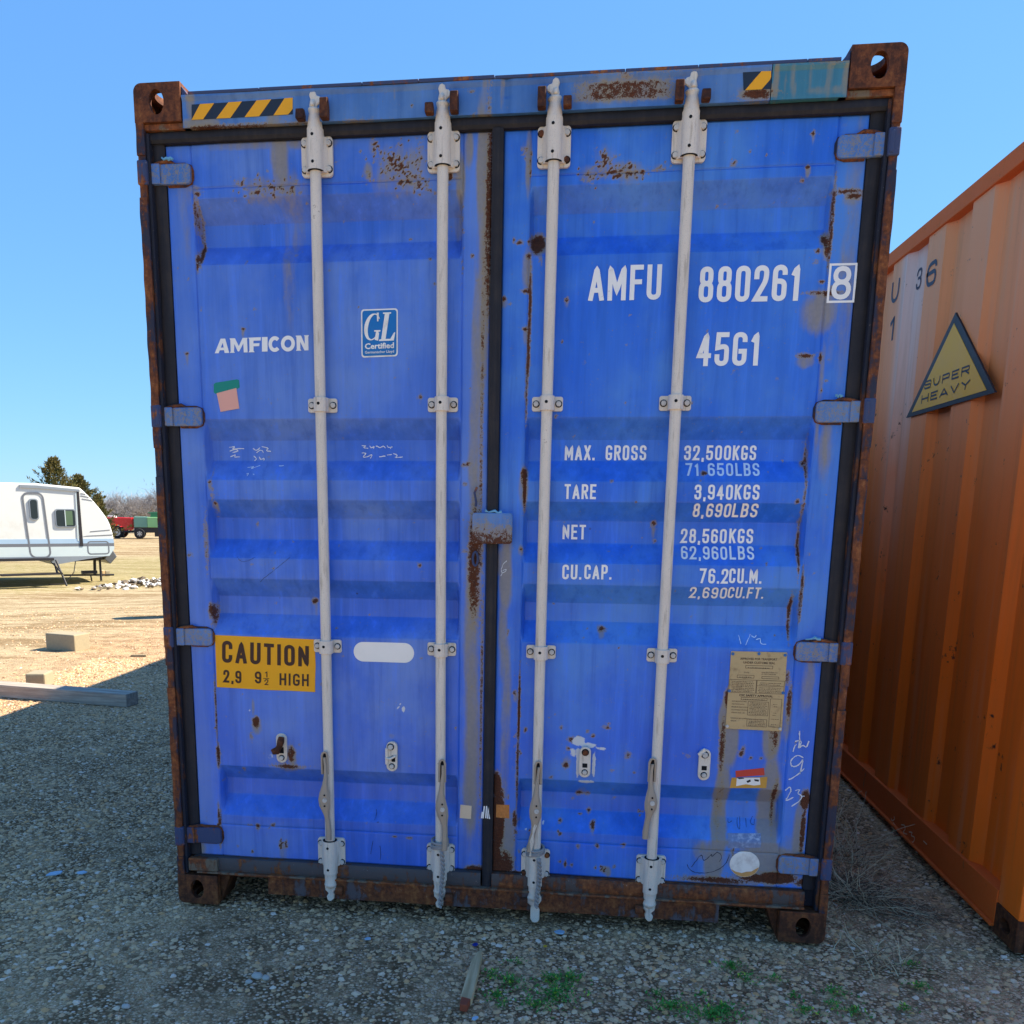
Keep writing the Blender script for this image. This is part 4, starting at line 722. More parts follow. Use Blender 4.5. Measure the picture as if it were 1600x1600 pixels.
# blue paint traces on rod 2
# ---------------------------------------------------------------- latch plates
LP = [(-0.7915, 0.6369),(-0.3678, 0.6227),(0.3432, 0.6321),(0.7635, 0.6413)]
print('latch', LP)
for i, (x, z) in enumerate(LP):
    par = DOOR['l'] if i < 2 else DOOR['r']
    mb = MB(); hw, hh = .0205, .057
    mb.prism(rrect(x - hw, x + hw, z - hh, z + hh, .020), .030, .0445)
    bolt(mb, x, z - hh + .020, .030, .009)
    if i != 0: bolt(mb, x - (.004 if i == 1 else 0), z + hh - .020, .030, .0105, 2 if i == 2 else 1)
    mb.box(x - .009 + (.008 if i == 1 else 0), x + .009 + (.004 if i == 1 else 0), .0285, .031, z - .020, z - .004 if i > 1 else z + .004, mi=3)
    if i == 1: mb.box(x - .024, x - .014, .024, .034, z - .03, z + .032); mb.tube([(x - .024, .026, z - .004), (x - .006, .022, z - .008), (x + .016, .026, z + .004)], .005, 6)
    if i == 3: mb.prism([(x - .026, z + .040), (x - .004, z + .062), (x + .006, z + .054), (x - .018, z + .026)], .027, .032)
    mb.build('latch_plate', [M['galv'], M['bolt'], M['rust'], M['hole']], par, bevel=.002,
             label=['latch plate with a dark rusty hook', 'latch plate with a bent catch', 'latch plate ringed with white paint', 'latch plate near the data plate'][i])
x, z = LP[0]
mb = MB()
mb.tube([(x + .004, .022, z + .046), (x + .003, .016, z + .030), (x - .002, .012, z + .010), (x - .010, .010, z - .006), (x - .020, .012, z - .010)], [.011, .014, .012, .013, .009], 8)
mb.prism([(x - .034, z - .002), (x - .012, z + .010), (x + .006, z + .004), (x - .004, z - .018), (x - .026, z - .020)], .004, .018)
mb.build('latch_hook', M['rust_hook'] if 'rust_hook' in M else M['rust_dark'], DOOR['l'], bevel=.002, smooth=True)

# ---------------------------------------------------------------- centre lock plate and loop
CB = (-0.0729, 1.4086, 0.0662, 1.5137)
mb = MB()
out = rrect(CB[0], CB[2], CB[1], CB[3], .010)
mb.prism(out, -.004, .008)
mb.box(CB[0] + .006, CB[2] - .05, .008, .044, CB[1] + .006, CB[3] - .006)
o = mb.build('lock_plate', M['header'], DOOR['l'], bevel=.004, seg=3, label='blue steel plate lapping over the door seam')
m_ = o.modifiers.new('sub', 'SUBSURF'); m_.subdivision_type = 'SIMPLE'; m_.levels = m_.render_levels = 4
cz = (CB[1] + CB[3]) / 2
me = o.data; C = np.zeros((len(me.vertices), 4), np.float32)
for v in me.vertices:
    b = 1 if v.co.z < cz else 0
    C[v.index] = (.78 if b else .04, .42 if (b or v.co.x < CB[0] + .03) else .02, 0, .1)
set_wear(o, C)
LO = [(-0.067, 1.5704),(-0.0644, 1.3544)]
for q, (x, z) in enumerate(LO):
    mb = MB(); h = .024
    mb.tube([(x + .009 * math.cos(a), .034, z + h * math.sin(a) * (1.0)) for a in np.linspace(0, 2 * math.pi, 17)] if q else [(x + .006, .030, z + .03), (x - .002, .028, z + .01), (x + .004, .028, z - .02), (x + .002, .032, z - .035)], .0045, 6, cap=not q)
    mb.build('seal_loop', M['rust_blue'], DOOR['l'], smooth=True)
# small light-blue torn plastic bits on top of plate and hinges
M['bag'] = mat_plain('torn_blue_plastic', (.16, .42, .62), .5, .2, 50)
def shred(parent, x, y, z, L=.05, seed=0):
    r = random.Random(seed); mb = MB()
    pts = [(x + L * k / 5, y + r.uniform(-.004, .004), z + r.uniform(-.003, .006)) for k in range(6)]
    mb.tube(pts, [r.uniform(.002, .006) for _ in pts], 5)
    return mb.build('plastic_shred', M['bag'], parent)
shred(DOOR['l'], -.028, .0, CB[3] + .003, .055, 1)
shred(DOOR['l'], HZ[0][0] + .01, .02, HZ[0][1] + .044, .04, 2)
shred(DOOR['r'], 1.10, .02, HZR[1][1] + .048, .02, 3)
shred(DOOR['r'], 1.07, .02, HZR[2][1] + .046, .05, 4)

# ---------------------------------------------------------------- flat print that follows the door surface
def surf(X, Z, off): return door_y(X, Z) - off
def quadmap(q):
    (tl, tr, br, bl) = [np.array(p) for p in q]
    def f(u, v):                                   # u right, v up
        return (bl * (1 - u) * (1 - v) + br * u * (1 - v) + tr * u * v + tl * (1 - u) * v)
    return f
def decal(name, outline, mat, parent, off=.0012, label=None, hole=None, cell=.006, surf_fn=None, flat_y=None):
    """flat outline triangulated on a fine grid and laid on the door surface"""
    sf = surf_fn or surf
    bm = bmesh.new()
    vs = [bm.verts.new((p[0], 0, p[1])) for p in outline]
    f = bm.faces.new(vs); f.normal_update()
    if flat_y is None:
        zs = [p[1] for p in outline]; 
        for zc in np.arange(min(zs) + cell, max(zs), cell):
            g = bm.verts[:] + bm.edges[:] + bm.faces[:]
            bmesh.ops.bisect_plane(bm, geom=g, plane_co=(0, 0, zc), plane_no=(0, 0, 1))
        xs = [p[0] for p in outline]
        for xc in np.arange(min(xs) + .012, max(xs), .012):
            g = bm.verts[:] + bm.edges[:] + bm.faces[:]
            bmesh.ops.bisect_plane(bm, geom=g, plane_co=(xc, 0, 0), plane_no=(1, 0, 0))
    for v in bm.verts:
        v.co.y = flat_y if flat_y is not None else float(sf(np.array([v.co.x]), np.array([v.co.z]), off)[0])
    for fc in bm.faces: fc.normal_update()
    bmesh.ops.triangulate(bm, faces=bm.faces[:])
    bmesh.ops.recalc_face_normals(bm, faces=bm.faces)
    for fc in bm.faces:
        if fc.normal.y > 0: fc.normal_flip()
    me = bpy.data.meshes.new(name); bm.to_mesh(me); bm.free()
    return link(name, me, mat, parent, label)
def ribbon(mb, pts, t, closed=False, fn=None, mi=0):
    """flat band of width t along 2-D points; fn maps (x,z)->3-D"""
    P = [np.array(p, float) for p in pts]
    # drop duplicates
    Q = [P[0]]
    for p in P[1:]:
        if np.hypot(*(p - Q[-1])) > 1e-5: Q.append(p)
    if closed and np.hypot(*(Q[0] - Q[-1])) < 1e-5: Q.pop()
    n = len(Q); 
    if n < 2: return
    L, Rr = [], []
    for i in range(n):
        a = Q[(i - 1) % n] if (closed or i > 0) else None
        b = Q[(i + 1) % n] if (closed or i < n - 1) else None
        d1 = (Q[i] - a) if a is not None else (b - Q[i]); d2 = (b - Q[i]) if b is not None else d1
        d1 = d1 / np.hypot(*d1); d2 = d2 / np.hypot(*d2)
        n1 = np.array([-d1[1], d1[0]]); n2 = np.array([-d2[1], d2[0]])
        m = n1 + n2; lm = np.hypot(*m)
        if lm < .2: m = n1; k = 1
        else:
            m = m / lm; k = min(1 / max(.3, m @ n1), 2.2)
        tt = t[i] if isinstance(t, (list, np.ndarray)) else t
        L.append(Q[i] + m * k * tt / 2); Rr.append(Q[i] - m * k * tt / 2)
    N = n if closed else n - 1
    vs = [fn(*p) for p in L] + [fn(*p) for p in Rr]
    fs = [(i, (i + 1) % n, n + (i + 1) % n, n + i) for i in range(N)]
    mb.add(vs, fs, mi)
def rnd(path, r, closed=False, n=5, sharp=()):
    """round the corners of a polyline"""
    P = [np.array(p, float) for p in path]; m = len(P); out = []
    for i in range(m):
        if (not closed and i in (0, m - 1)) or i in sharp: out.append(P[i]); continue
        a, b, c = P[(i - 1) % m], P[i], P[(i + 1) % m]
        la, lc = np.hypot(*(a - b)), np.hypot(*(c - b))
        q = min(r, la * .5 if (closed or i > 1) else la * .98, lc * .5 if (closed or i < m - 2) else lc * .98)
        s, e = b + (a - b) / la * q, b + (c - b) / lc * q
        for k in range(n + 1):
            t = k / n; out.append(s * (1 - t) ** 2 + b * 2 * t * (1 - t) * .92 + s * 0 + e * t ** 2 + (s + e) / 2 * 2 * t * (1 - t) * .08)
    return out
# glyph strokes on the unit square: (points, closed, rounded)
GL = {
 'A': [([(0, 0), (.5, 1), (1, 0)], 0, 0), ([(.17, .27), (.83, .27)], 0, 0)],
 'B': [([(0, 0), (0, 1), (.95, 1), (.95, .53), (0, .53)], 0, (2, 3)), ([(0, .53), (1, .53), (1, 0), (0, 0)], 0, (1, 2))],
 'C': [([(1, .76), (1, 1), (0, 1), (0, 0), (1, 0), (1, .24)], 0, 1)],
 'E': [([(1, 1), (0, 1), (0, 0), (1, 0)], 0, 0), ([(0, .52), (.85, .52)], 0, 0)],
 'F': [([(1, 1), (0, 1), (0, 0)], 0, 0), ([(0, .52), (.85, .52)], 0, 0)],
 'G': [([(1, .82), (1, 1), (0, 1), (0, 0), (1, 0), (1, .42), (.62, .42)], 0, (1, 2, 3, 4))],
 'H': [([(0, 0), (0, 1)], 0, 0), ([(1, 0), (1, 1)], 0, 0), ([(0, .5), (1, .5)], 0, 0)],
 'I': [([(.5, 0), (.5, 1)], 0, 0)],
 'K': [([(0, 0), (0, 1)], 0, 0), ([(1, 1), (.05, .42)], 0, 0), ([(.32, .60), (1, 0)], 0, 0)],
 'L': [([(0, 1), (0, 0), (1, 0)], 0, 0)],
 'M': [([(0, 0), (0, 1), (.5, .25), (1, 1), (1, 0)], 0, 0)],
 'N': [([(0, 0), (0, 1), (1, 0), (1, 1)], 0, 0)],
 'O': [([(0, 0), (0, 1), (1, 1), (1, 0)], 1, 1)],
 'P': [([(0, 0), (0, 1), (1, 1), (1, .45), (0, .45)], 0, (2, 3))],
 'R': [([(0, 0), (0, 1), (1, 1), (1, .50), (0, .50)], 0, (2, 3)), ([(.5, .50), (1, 0)], 0, 0)],
 'S': [([(1, .80), (1, 1), (0, 1), (0, .54), (1, .48), (1, 0), (0, 0), (0, .20)], 0, 1)],
 'T': [([(0, 1), (1, 1)], 0, 0), ([(.5, 1), (.5, 0)], 0, 0)],
 'U': [([(0, 1), (0, 0), (1, 0), (1, 1)], 0, 1)],
 'V': [([(0, 1), (.5, 0), (1, 1)], 0, 0)],
 'X': [([(0, 0), (1, 1)], 0, 0), ([(0, 1), (1, 0)], 0, 0)],
 'Y': [([(0, 1), (.5, .5), (1, 1)], 0, 0), ([(.5, .5), (.5, 0)], 0, 0)],
 '1': [([(.12, .80), (.62, 1), (.62, 0)], 0, 0)],
 '2': [([(0, .72), (0, 1), (1, 1), (1, .60), (0, 0), (1, 0)], 0, (1, 2, 3))],
 '3': [([(0, .78), (0, 1), (1, 1), (1, .54), (.35, .54)], 0, (1, 2, 3)), ([(.35, .54), (1, .54), (1, 0), (0, 0), (0, .22)], 0, (1, 2, 3))],
 '4': [([(.72, 0), (.72, 1), (0, .28), (1, .28)], 0, 0)],
 '5': [([(.95, 1), (.08, 1), (.02, .55), (1, .62), (1, 0), (0, 0), (0, .24)], 0, (3, 4, 5))],
 '6': [([(1, .84), (1, 1), (0, 1), (0, 0), (1, 0), (1, .56), (0, .56)], 0, (1, 2, 3, 4, 5))],
 '7': [([(0, 1), (1, 1), (.30, 0)], 0, 0)],
 '8': [([(.06, .53), (.06, 1), (.94, 1), (.94, .53)], 1, 1), ([(0, 0), (0, .53), (1, .53), (1, 0)], 1, 1)],
 '9': [([(0, .16), (0, 0), (1, 0), (1, 1), (0, 1), (0, .44), (1, .44)], 0, (1, 2, 3, 4, 5))],
 '0': [([(0, 0), (0, 1), (1, 1), (1, 0)], 1, 1)],
 '.': [([(0, 0), (0, .015)], 0, 0)], ',': [([(.8, .10), (0, -.22)], 0, 0)], '-': [([(0, .5), (1, .5)], 0, 0)], '/': [([(0, 0), (1, 1)], 0, 0)],
}
GW = {'I': .34, '1': .70, '.': .30, ',': .36, ' ': .6, 'M': 1.28, 'A': 1.08, 'L': .9, 'F': .92, 'E': .92, 'T': .95, '/': .8}
def text_ribbons(mb, s, quad, t=.2, gap=.3, fn=None, wscale=1.0, slant=0, mi=0, seed=1):
    """s fitted into quad (TL,TR,BR,BL); t: stroke as a share of height"""
    q = quadmap(quad)
    h = np.hypot(*(np.array(quad[0]) - np.array(quad[3]))); Wt = np.hypot(*(np.array(quad[1]) - np.array(quad[0])))
    th = t * h
    ws = [GW.get(c, 1.0) for c in s]
    tot = sum(ws) + gap * (len(s) - 1)
    unit = Wt / tot                                 # width of a normal glyph, outer to outer
    x = 0; k = 0
    for c, wv in zip(s, ws):
        if c != ' ':
            gw = wv * unit
            inner = max(gw - th, gw * .15)
            if c in 'I.': inner = .0001
            for (pts, cl, rn) in GL[c]:
                k += 1
                P = [((x + th / 2 if c not in '.' else x + gw / 2) + p[0] * inner, th / 2 + p[1] * (h - th)) for p in pts]
                if c == 'I': P = [(x + gw / 2, th / 2 + p[1] * (h - th)) for p in pts]
                if not cl:                           # square caps
                    Q2 = list(P)
                    for e in (0, -1):
                        o = P[1] if e == 0 else P[-2]; a = P[e]
                        l = math.hypot(a[0] - o[0], a[1] - o[1])
                        if l > 1e-6 and c != ',': Q2[e] = (a[0] + (a[0] - o[0]) / l * th / 2, a[1] + (a[1] - o[1]) / l * th / 2)
                    P = Q2
                if rn:
                    r = (inner * .5 if rn == 1 else inner * .5)
                    sharp = [] if rn == 1 else [i for i in range(len(P)) if i not in rn]
                    P = rnd(P, r, cl, 5, sharp)
                # resample so that the band follows the pressed surface
                D = []
                m = len(P)
                for i in range(m if cl else m - 1):
                    a, b = np.array(P[i]), np.array(P[(i + 1) % m]); n = max(1, int(np.hypot(*(b - a)) / .006))
                    for j in range(n): D.append(a + (b - a) * j / n)
                if not cl: D.append(np.array(P[-1]))
                o2 = .00022 * (k % 3)
                def g(a, b, o2=o2):
                    b = min(h, max(0 if c != ',' else -1, b))
                    p = q((a + slant * b) / Wt, b / h); return fn(p[0], p[1], o2)
                ribbon(mb, D, th, bool(cl), g, mi)
        x += (wv + gap) * unit
def dfn(off=.0010):
    def f(x, z, o2=0):
        return (x, float(door_y(np.array([x]), np.array([z]))[()][0] if True else 0) - off - o2, z)
    return f
def rect_q(b): return [(b[0], b[3]), (b[2], b[3]), (b[2], b[1]), (b[0], b[1])]
def letter(s, box, parent, mat='white', t=.17, gap=.30, name='lettering', slant=0, off=.0010, frame=None):
    mb = MB(); text_ribbons(mb, s, rect_q(box) if len(box) == 4 and not hasattr(box[0], '__len__') else box, t, gap, dfn(off), slant=slant)
    o = mb.build(name, M[mat], parent, label='lettering reading ' + s.strip(), recalc=False)
    return o
R = DOOR['r']; Lp = DOOR['l']
letter('AMFU', (0.299, 2.1994, 0.5325, 2.3071), R, t=.14, gap=.26)
letter('880261', (0.653, 2.1887, 0.9716, 2.2977), R, t=.145, gap=.26)
letter('8', (1.0652, 2.1886, 1.1246, 2.2887), R, t=.145)
FB = (1.0528, 2.1787, 1.1391, 2.2975)
mb = MB(); ribbon(mb, [(FB[0] + .004, FB[1] + .004), (FB[2] - .004, FB[1] + .004), (FB[2] - .004, FB[3] - .004), (FB[0] + .004, FB[3] - .004)], .0068, True, dfn(.0009)); mb.build('check_digit_frame', M['white'], R, recalc=False)
letter('45G1', (0.6587, 1.9921, 0.8605, 2.0968), R, t=.145, gap=.26)
letter('MAX.', (0.2362, 1.694, 0.3383, 1.7446), R, t=.155); letter('GROSS', (0.3761, 1.6942, 0.5136, 1.7444), R, t=.15)
letter('TARE', (0.2403, 1.5622, 0.3475, 1.612), R, t=.15); letter('NET', (0.2368, 1.4244, 0.3176, 1.4748), R, t=.15); letter('CU.', (0.2409, 1.2876, 0.3069, 1.3387), R, t=.15); letter('CAP.', (0.3173, 1.2894, 0.4106, 1.3399), R, t=.15)
letter('32,500', (0.6408, 1.695, 0.7953, 1.7438), R, t=.15); letter('KGS', (0.8015, 1.695, 0.8783, 1.7436), R, t=.15)
letter('71 650', (0.6462, 1.6415, 0.803, 1.6854), R, 'white_faded', t=.155); letter('LBS', (0.8106, 1.6418, 0.8888, 1.6856), R, 'white_faded', t=.155)
letter('3,940', (0.6766, 1.5629, 0.8024, 1.6128), R, t=.15); letter('KGS', (0.8085, 1.5635, 0.8889, 1.6133), R, t=.15)
letter('8,690', (0.6777, 1.5047, 0.8033, 1.5506), R, t=.155); letter('LBS', (0.8087, 1.5055, 0.8915, 1.5515), R, t=.155)
letter('28,560', (0.6445, 1.416, 0.799, 1.4652), R, t=.15); letter('KGS', (0.8075, 1.4171, 0.8874, 1.4669), R, t=.15)
letter('62,960', (0.6463, 1.3623, 0.8013, 1.4059), R, t=.15); letter('LBS', (0.809, 1.3636, 0.8907, 1.4079), R, t=.15)
letter('76.2', (0.7091, 1.2822, 0.8049, 1.3328), R, t=.15); letter('CU.M.', (0.8079, 1.2842, 0.915, 1.3344), R, t=.15)
letter('2,690', (0.681, 1.2283, 0.8063, 1.2689), R, t=.155); letter('CU.FT.', (0.81, 1.2308, 0.9301, 1.2712), R, t=.155)
# company name, wide bold letters
AQ = [(-0.9911, 2.1017),(-0.6539, 2.1096),(-0.6552, 2.06),(-0.9934, 2.054)]
q = quadmap(AQ); mb = MB()
WI = 755.; U = lambda a: (a - 28) / WI
def poly(mb, pts, fn, mi=0, off=0):
    bm = bmesh.new(); f = bm.faces.new([bm.verts.new((p[0], 0, p[1])) for p in pts]); f.normal_update(); bmesh.ops.triangulate(bm, faces=[f])
    bm.verts.index_update()
    mb.add([fn(v.co.x, v.co.z, off) for v in bm.verts], [[v.index for v in f.verts] for f in bm.faces], mi); bm.free()
def upoly(pts, off=0): poly(mb, [tuple(q(U(a), b)) for a, b in pts], dfn(.001), 0, off)
upoly([(28, 0), (75, 1), (112, 1), (145, 0), (108, 0), (103, .2), (64, .2), (72, .38), (100, .38), (93, .72), (60, 0)])
upoly([(150, 0), (157, .0), (154, .86), (147, 1), (190, 1), (222, .45), (252, 1), (292, 1), (288, .88), (293, 0), (262, 0), (258, .62), (225, .08), (214, .08), (186, .6), (183, .1), (190, 0)])
upoly([(300, 0), (308, .1), (306, .88), (298, 1), (400, 1), (398, .78), (340, .78), (339, .60), (388, .60), (386, .40), (340, .40), (340, .1), (350, 0)])
upoly([(408, .02), (453, .02), (453, 1), (408, 1)])
for (c0, c1, cl) in ((462, 560, 0), (562, 672, 1)):
    cx_, rx_ = (c0 + c1) / 2, (c1 - c0) / 2 - 13
    an = np.linspace(.75, 2 * math.pi - .75, 26) if not cl else np.linspace(0, 2 * math.pi, 33)[:-1]
    ribbon(mb, [q(U(cx_ + rx_ * math.cos(a)), .5 + .40 * math.sin(a)) for a in an], .0125, bool(cl), dfn(.001))
upoly([(680, 0), (688, .1), (686, .9), (678, 1), (722, 1), (752, .42), (752, .9), (746, 1), (786, 1), (780, .9), (782, 0), (750, 0), (716, .58), (716, .1), (724, 0)])
mb.build('lettering', M['white'], Lp, label='lettering reading AMFICON', recalc=False)
# GL sticker
GQ = [(-0.4661, 2.1876),(-0.3386, 2.1893),(-0.3395, 2.035),(-0.4671, 2.0325)]
q = quadmap(GQ)
M['gl_blue'] = mat_plain('sticker_blue', (.005, .17, .50), .4, .08, 15, None, 0, .03)
out = [tuple(q(a, b)) for a, b in rrect(0, 1, 0, 1, .07)]
st = decal('certificate_sticker', out, M['decal_white'], Lp, .0010, 'blue certificate sticker with white GL lettering')
mb = MB(); poly(mb, [tuple(q(a, b)) for a, b in rrect(.035, .965, .03, .97, .06)], dfn(.0018)); 
mb2 = MB()
SX_ = lambda a, b: tuple(q(a, b))
ga = np.linspace(R_(38), R_(318), 26)
ribbon(mb2, [q(.325 + .185 * math.cos(a) + .10 * (math.sin(a) * .5), .63 + .265 * math.sin(a)) for a in ga], [.0035 + .0095 * max(0, -math.cos(a)) for a in ga], False, dfn(.0028))
for pts in ([(.43, .92), (.49, .92), (.475, .74), (.44, .74)], [(.36, .56), (.53, .56), (.53, .53), (.50, .53), (.465, .34), (.37, .36), (.41, .53), (.36, .53)],
            [(.60, .92), (.82, .92), (.82, .89), (.775, .89), (.67, .37), (.80, .37), (.90, .50), (.935, .50), (.895, .33), (.49, .33), (.49, .36), (.55, .37), (.65, .89), (.60, .89)]):
    poly(mb2, [tuple(q(a, b)) for a, b in pts], dfn(.0030))
mb3 = MB()
for src, mt in ((mb, 'gl_blue'), (mb2, 'decal_white')): 
    mb3.add(src.v, src.f, 0 if mt == 'gl_blue' else 1)
# built-in font text laid into quads
def font_text(mb, s, quad, fn, bold=.012, mi=0, off=0):
    cu = bpy.data.curves.new('t', 'FONT'); cu.body = s; cu.offset = bold; cu.resolution_u = 2
    ob = bpy.data.objects.new('t', cu); COL.objects.link(ob)
    dg = bpy.context.evaluated_depsgraph_get(); me = bpy.data.meshes.new_from_object(ob.evaluated_get(dg))
    co = np.array([v.co[:2] for v in me.vertices]); 
    if len(co):
        lo, hi = co.min(0), co.max(0); qq = quadmap(quad)
        vs = [fn(*qq((c[0] - lo[0]) / (hi[0] - lo[0]), (c[1] - lo[1]) / (hi[1] - lo[1])), off) for c in co]
        mb.add(vs, [list(p.vertices) for p in me.polygons], mi)
    COL.objects.unlink(ob); bpy.data.objects.remove(ob); bpy.data.curves.remove(cu); bpy.data.meshes.remove(me)
def sub(quad, u0, v0, u1, v1):
    f = quadmap(quad); return [tuple(f(u0, v1)), tuple(f(u1, v1)), tuple(f(u1, v0)), tuple(f(u0, v0))]
font_text(mb3, 'Certified', sub(GQ, .10, .17, .90, .295), dfn(.0030), .03, 1)
font_text(mb3, 'Germanischer Lloyd', sub(GQ, .10, .06, .90, .135), dfn(.0030), .015, 1)
o = mb3.build('sticker_print', [M['gl_blue'], M['decal_white']], Lp, recalc=False)
# caution sign
CQ = [(-1.039, 1.0587),(-0.6535, 1.0519),(-0.6582, 0.855),(-1.0408, 0.8606)]
sg = decal('caution_sign', [tuple(quadmap(CQ)(a, b)) for a, b in ((0, 0), (.25, .0), (.5, -.006), (.75, .003), (1, 0), (1.0, .25), (1.004, .5), (.997, .8), (1, 1), (.6, 1.003), (.3, 1), (0, 1))], M['yellow'], Lp, .0014, 'yellow CAUTION 2,9 9½ HIGH height sign')
mb = MB()
text_ribbons(mb, 'CAUTION', [(-1.0113, 1.039),(-0.6784, 1.0263),(-0.6804, 0.9497),(-1.0151, 0.9555)], .165, .32, dfn(.0022))
text_ribbons(mb, '2,9', [(-1.0113, 0.9288),(-0.9402, 0.9261),(-0.9421, 0.8785),(-1.0135, 0.8799)], .17, .32, dfn(.0022))
text_ribbons(mb, '9', [(-0.8879, 0.9265),(-0.8631, 0.9261),(-0.8648, 0.8798),(-0.8896, 0.8814)], .17, .3, dfn(.0022))
text_ribbons(mb, '1', [(-0.8495, 0.9277),(-0.8358, 0.9281),(-0.8366, 0.905),(-0.8503, 0.9046)], .16, .3, dfn(.0022))
text_ribbons(mb, '2', [(-0.8518, 0.8973),(-0.8369, 0.8977),(-0.8376, 0.8758),(-0.8525, 0.8753)], .16, .3, dfn(.0022))
text_ribbons(mb, 'HIGH', [(-0.7928, 0.9222),(-0.6811, 0.922),(-0.6822, 0.8761),(-0.7942, 0.8772)], .16, .34, dfn(.0022))
ribbon(mb, [(-0.8566, 0.9003),(-0.8331, 0.9003)], .0022, False, dfn(.0022))
mb.build('sign_print', M['sign_ink'], Lp, recalc=False, label='CAUTION 2,9 9½ HIGH in dark letters')
# stickers
def sticker(pxq, mat, parent, name='sticker', label=None, off=.0012): return decal(name, pxq, mat, parent, off, label)
b = (-0.5103, 0.9746, -0.2858, 1.0474)
sticker(rrect(*[b[0], b[2], b[1], b[3]], (b[3] - b[1]) / 2 - .0005, 10), M['decal_white'], Lp, label='white oval blank sticker')
M['st_green'] = mat_plain('green_tape', (.004, .26, .20), .5, .06, 20, None, 0, .03); M['st_pink'] = mat_plain('salmon_paper', (.85, .42, .33), .6, .06, 20, None, 0, .03)
M['st_tan'] = mat_plain('cream_paper', (.88, .66, .44), .6, .06, 20, None, 0, .03); M['st_orange'] = mat_plain('orange_foil', (.62, .22, .05), .5, .5, 120, (.9, .45, .15)); M['st_red'] = mat_plain('red_tape', (.62, .055, .035), .5, .08, 30)
M['st_torn'] = mat_plain('torn_silver_label', (.20, .26, .42), .5, .6, 70, (.62, .66, .72))
M['st_cream'] = mat_plain('stained_cream_label', (.60, .56, .52), .5, .1, 30, (.58, .30, .10))
sticker([(-1.0018, 1.9512),(-0.9945, 1.9555),(-0.9165, 1.9666),(-0.9096, 1.9633),(-0.9082, 1.9396),(-0.9154, 1.9354),(-0.9963, 1.9177),(-1.0031, 1.9232)], M['st_green'], Lp, label='green tape strip above the salmon sticker')
sticker([(-0.9926, 1.9199),(-0.92, 1.9376),(-0.9123, 1.8684),(-0.9813, 1.8568)], M['st_pink'], Lp, label='salmon square sticker', off=.0018)
sticker([(-0.1109, 0.4447),(-0.0688, 0.4419),(-0.0706, 0.3905),(-0.1129, 0.392)], M['st_tan'], Lp, label='cream square sticker')
sticker([(0.0233, 0.4516),(0.072, 0.4528),(0.0718, 0.4006),(0.0229, 0.4017)], M['st_orange'], R, label='orange foil sticker')
sticker([(0.8741, 0.6212),(0.9711, 0.6363),(0.9752, 0.6094),(0.8768, 0.5977)], M['st_red'], R, label='red tape strip')
mb = MB(); poly(mb, [(0.8625, 0.5958),(0.9856, 0.6028),(0.9841, 0.5625),(0.8584, 0.5564)], dfn(.0014), 0)
poly(mb, [(0.8803, 0.5955),(0.9595, 0.5992),(0.9635, 0.5734),(0.9417, 0.5699),(0.9127, 0.5733),(0.8801, 0.5646)], dfn(.0020), 1)
for (a, c) in ((1168, 1219), (1176, 1218), (1182, 1219), (1157, 1216), (1162, 1217)):
    pass
for pq in ([(0.878, 0.5966),(0.8894, 0.5912),(0.9069, 0.5944),(0.9022, 0.5977)], [(0.9141, 0.5852),(0.9269, 0.5917),(0.9296, 0.5848),(0.919, 0.5783)], [(0.9401, 0.5935),(0.9578, 0.592),(0.9561, 0.5848),(0.9427, 0.5866)]): poly(mb, pq, dfn(.0026), 2)
M['st_amber'] = mat_plain('amber_label', (.66, .33, .05), .5, .15, 60)
mb.build('sticker', [M['st_amber'], M['decal_white'], M['black_ink']], R, recalc=False, label='amber bordered white label strip')
sticker([(0.8638, 0.3815),(0.9823, 0.3856),(0.9811, 0.3393),(0.8671, 0.3303),(0.8678, 0.3548)], M['st_torn'], R, label='torn silver label')
c = (0.929, 0.2729)
sticker([(c[0] + .0525 * math.cos(a), c[1] + .049 * math.sin(a)) for a in np.linspace(0, 2 * math.pi, 40)[:-1]], M['decal_white'], R, label='white round sticker with orange stained foot')
sticker([(c[0] + .0515 * math.cos(a), c[1] + .048 * math.sin(a)) for a in np.linspace(R_(206), R_(350), 22)] + [(c[0] + .038, c[1] - .017), (c[0] + .026, c[1] - .026), (c[0] + .008, c[1] - .028), (c[0] - .008, c[1] - .034), (c[0] - .03, c[1] - .03)], mat_plain('orange_stain', (.70, .36, .12), .6, .25, 60), R, 'sticker_stain', off=.0018)
# white code on the seam gasket
mb = MB()
gfn = lambda x, z, o2=0: (x, .0165 - o2, z)
for pts in ([(-0.0225, 0.4053),(-0.0183, 0.4527)], [(-0.0129, 0.4059),(-0.01, 0.4531)], [(-0.0284, 0.405),(-0.0252, 0.43)], [(-0.0058, 0.405),(-0.0029, 0.451),(0.0014, 0.4041)]):
    ribbon(mb, pts, .0048, False, gfn)
mb.build('lettering', M['white'], BOX, recalc=False, label='worn white stencil code on the seam gasket')
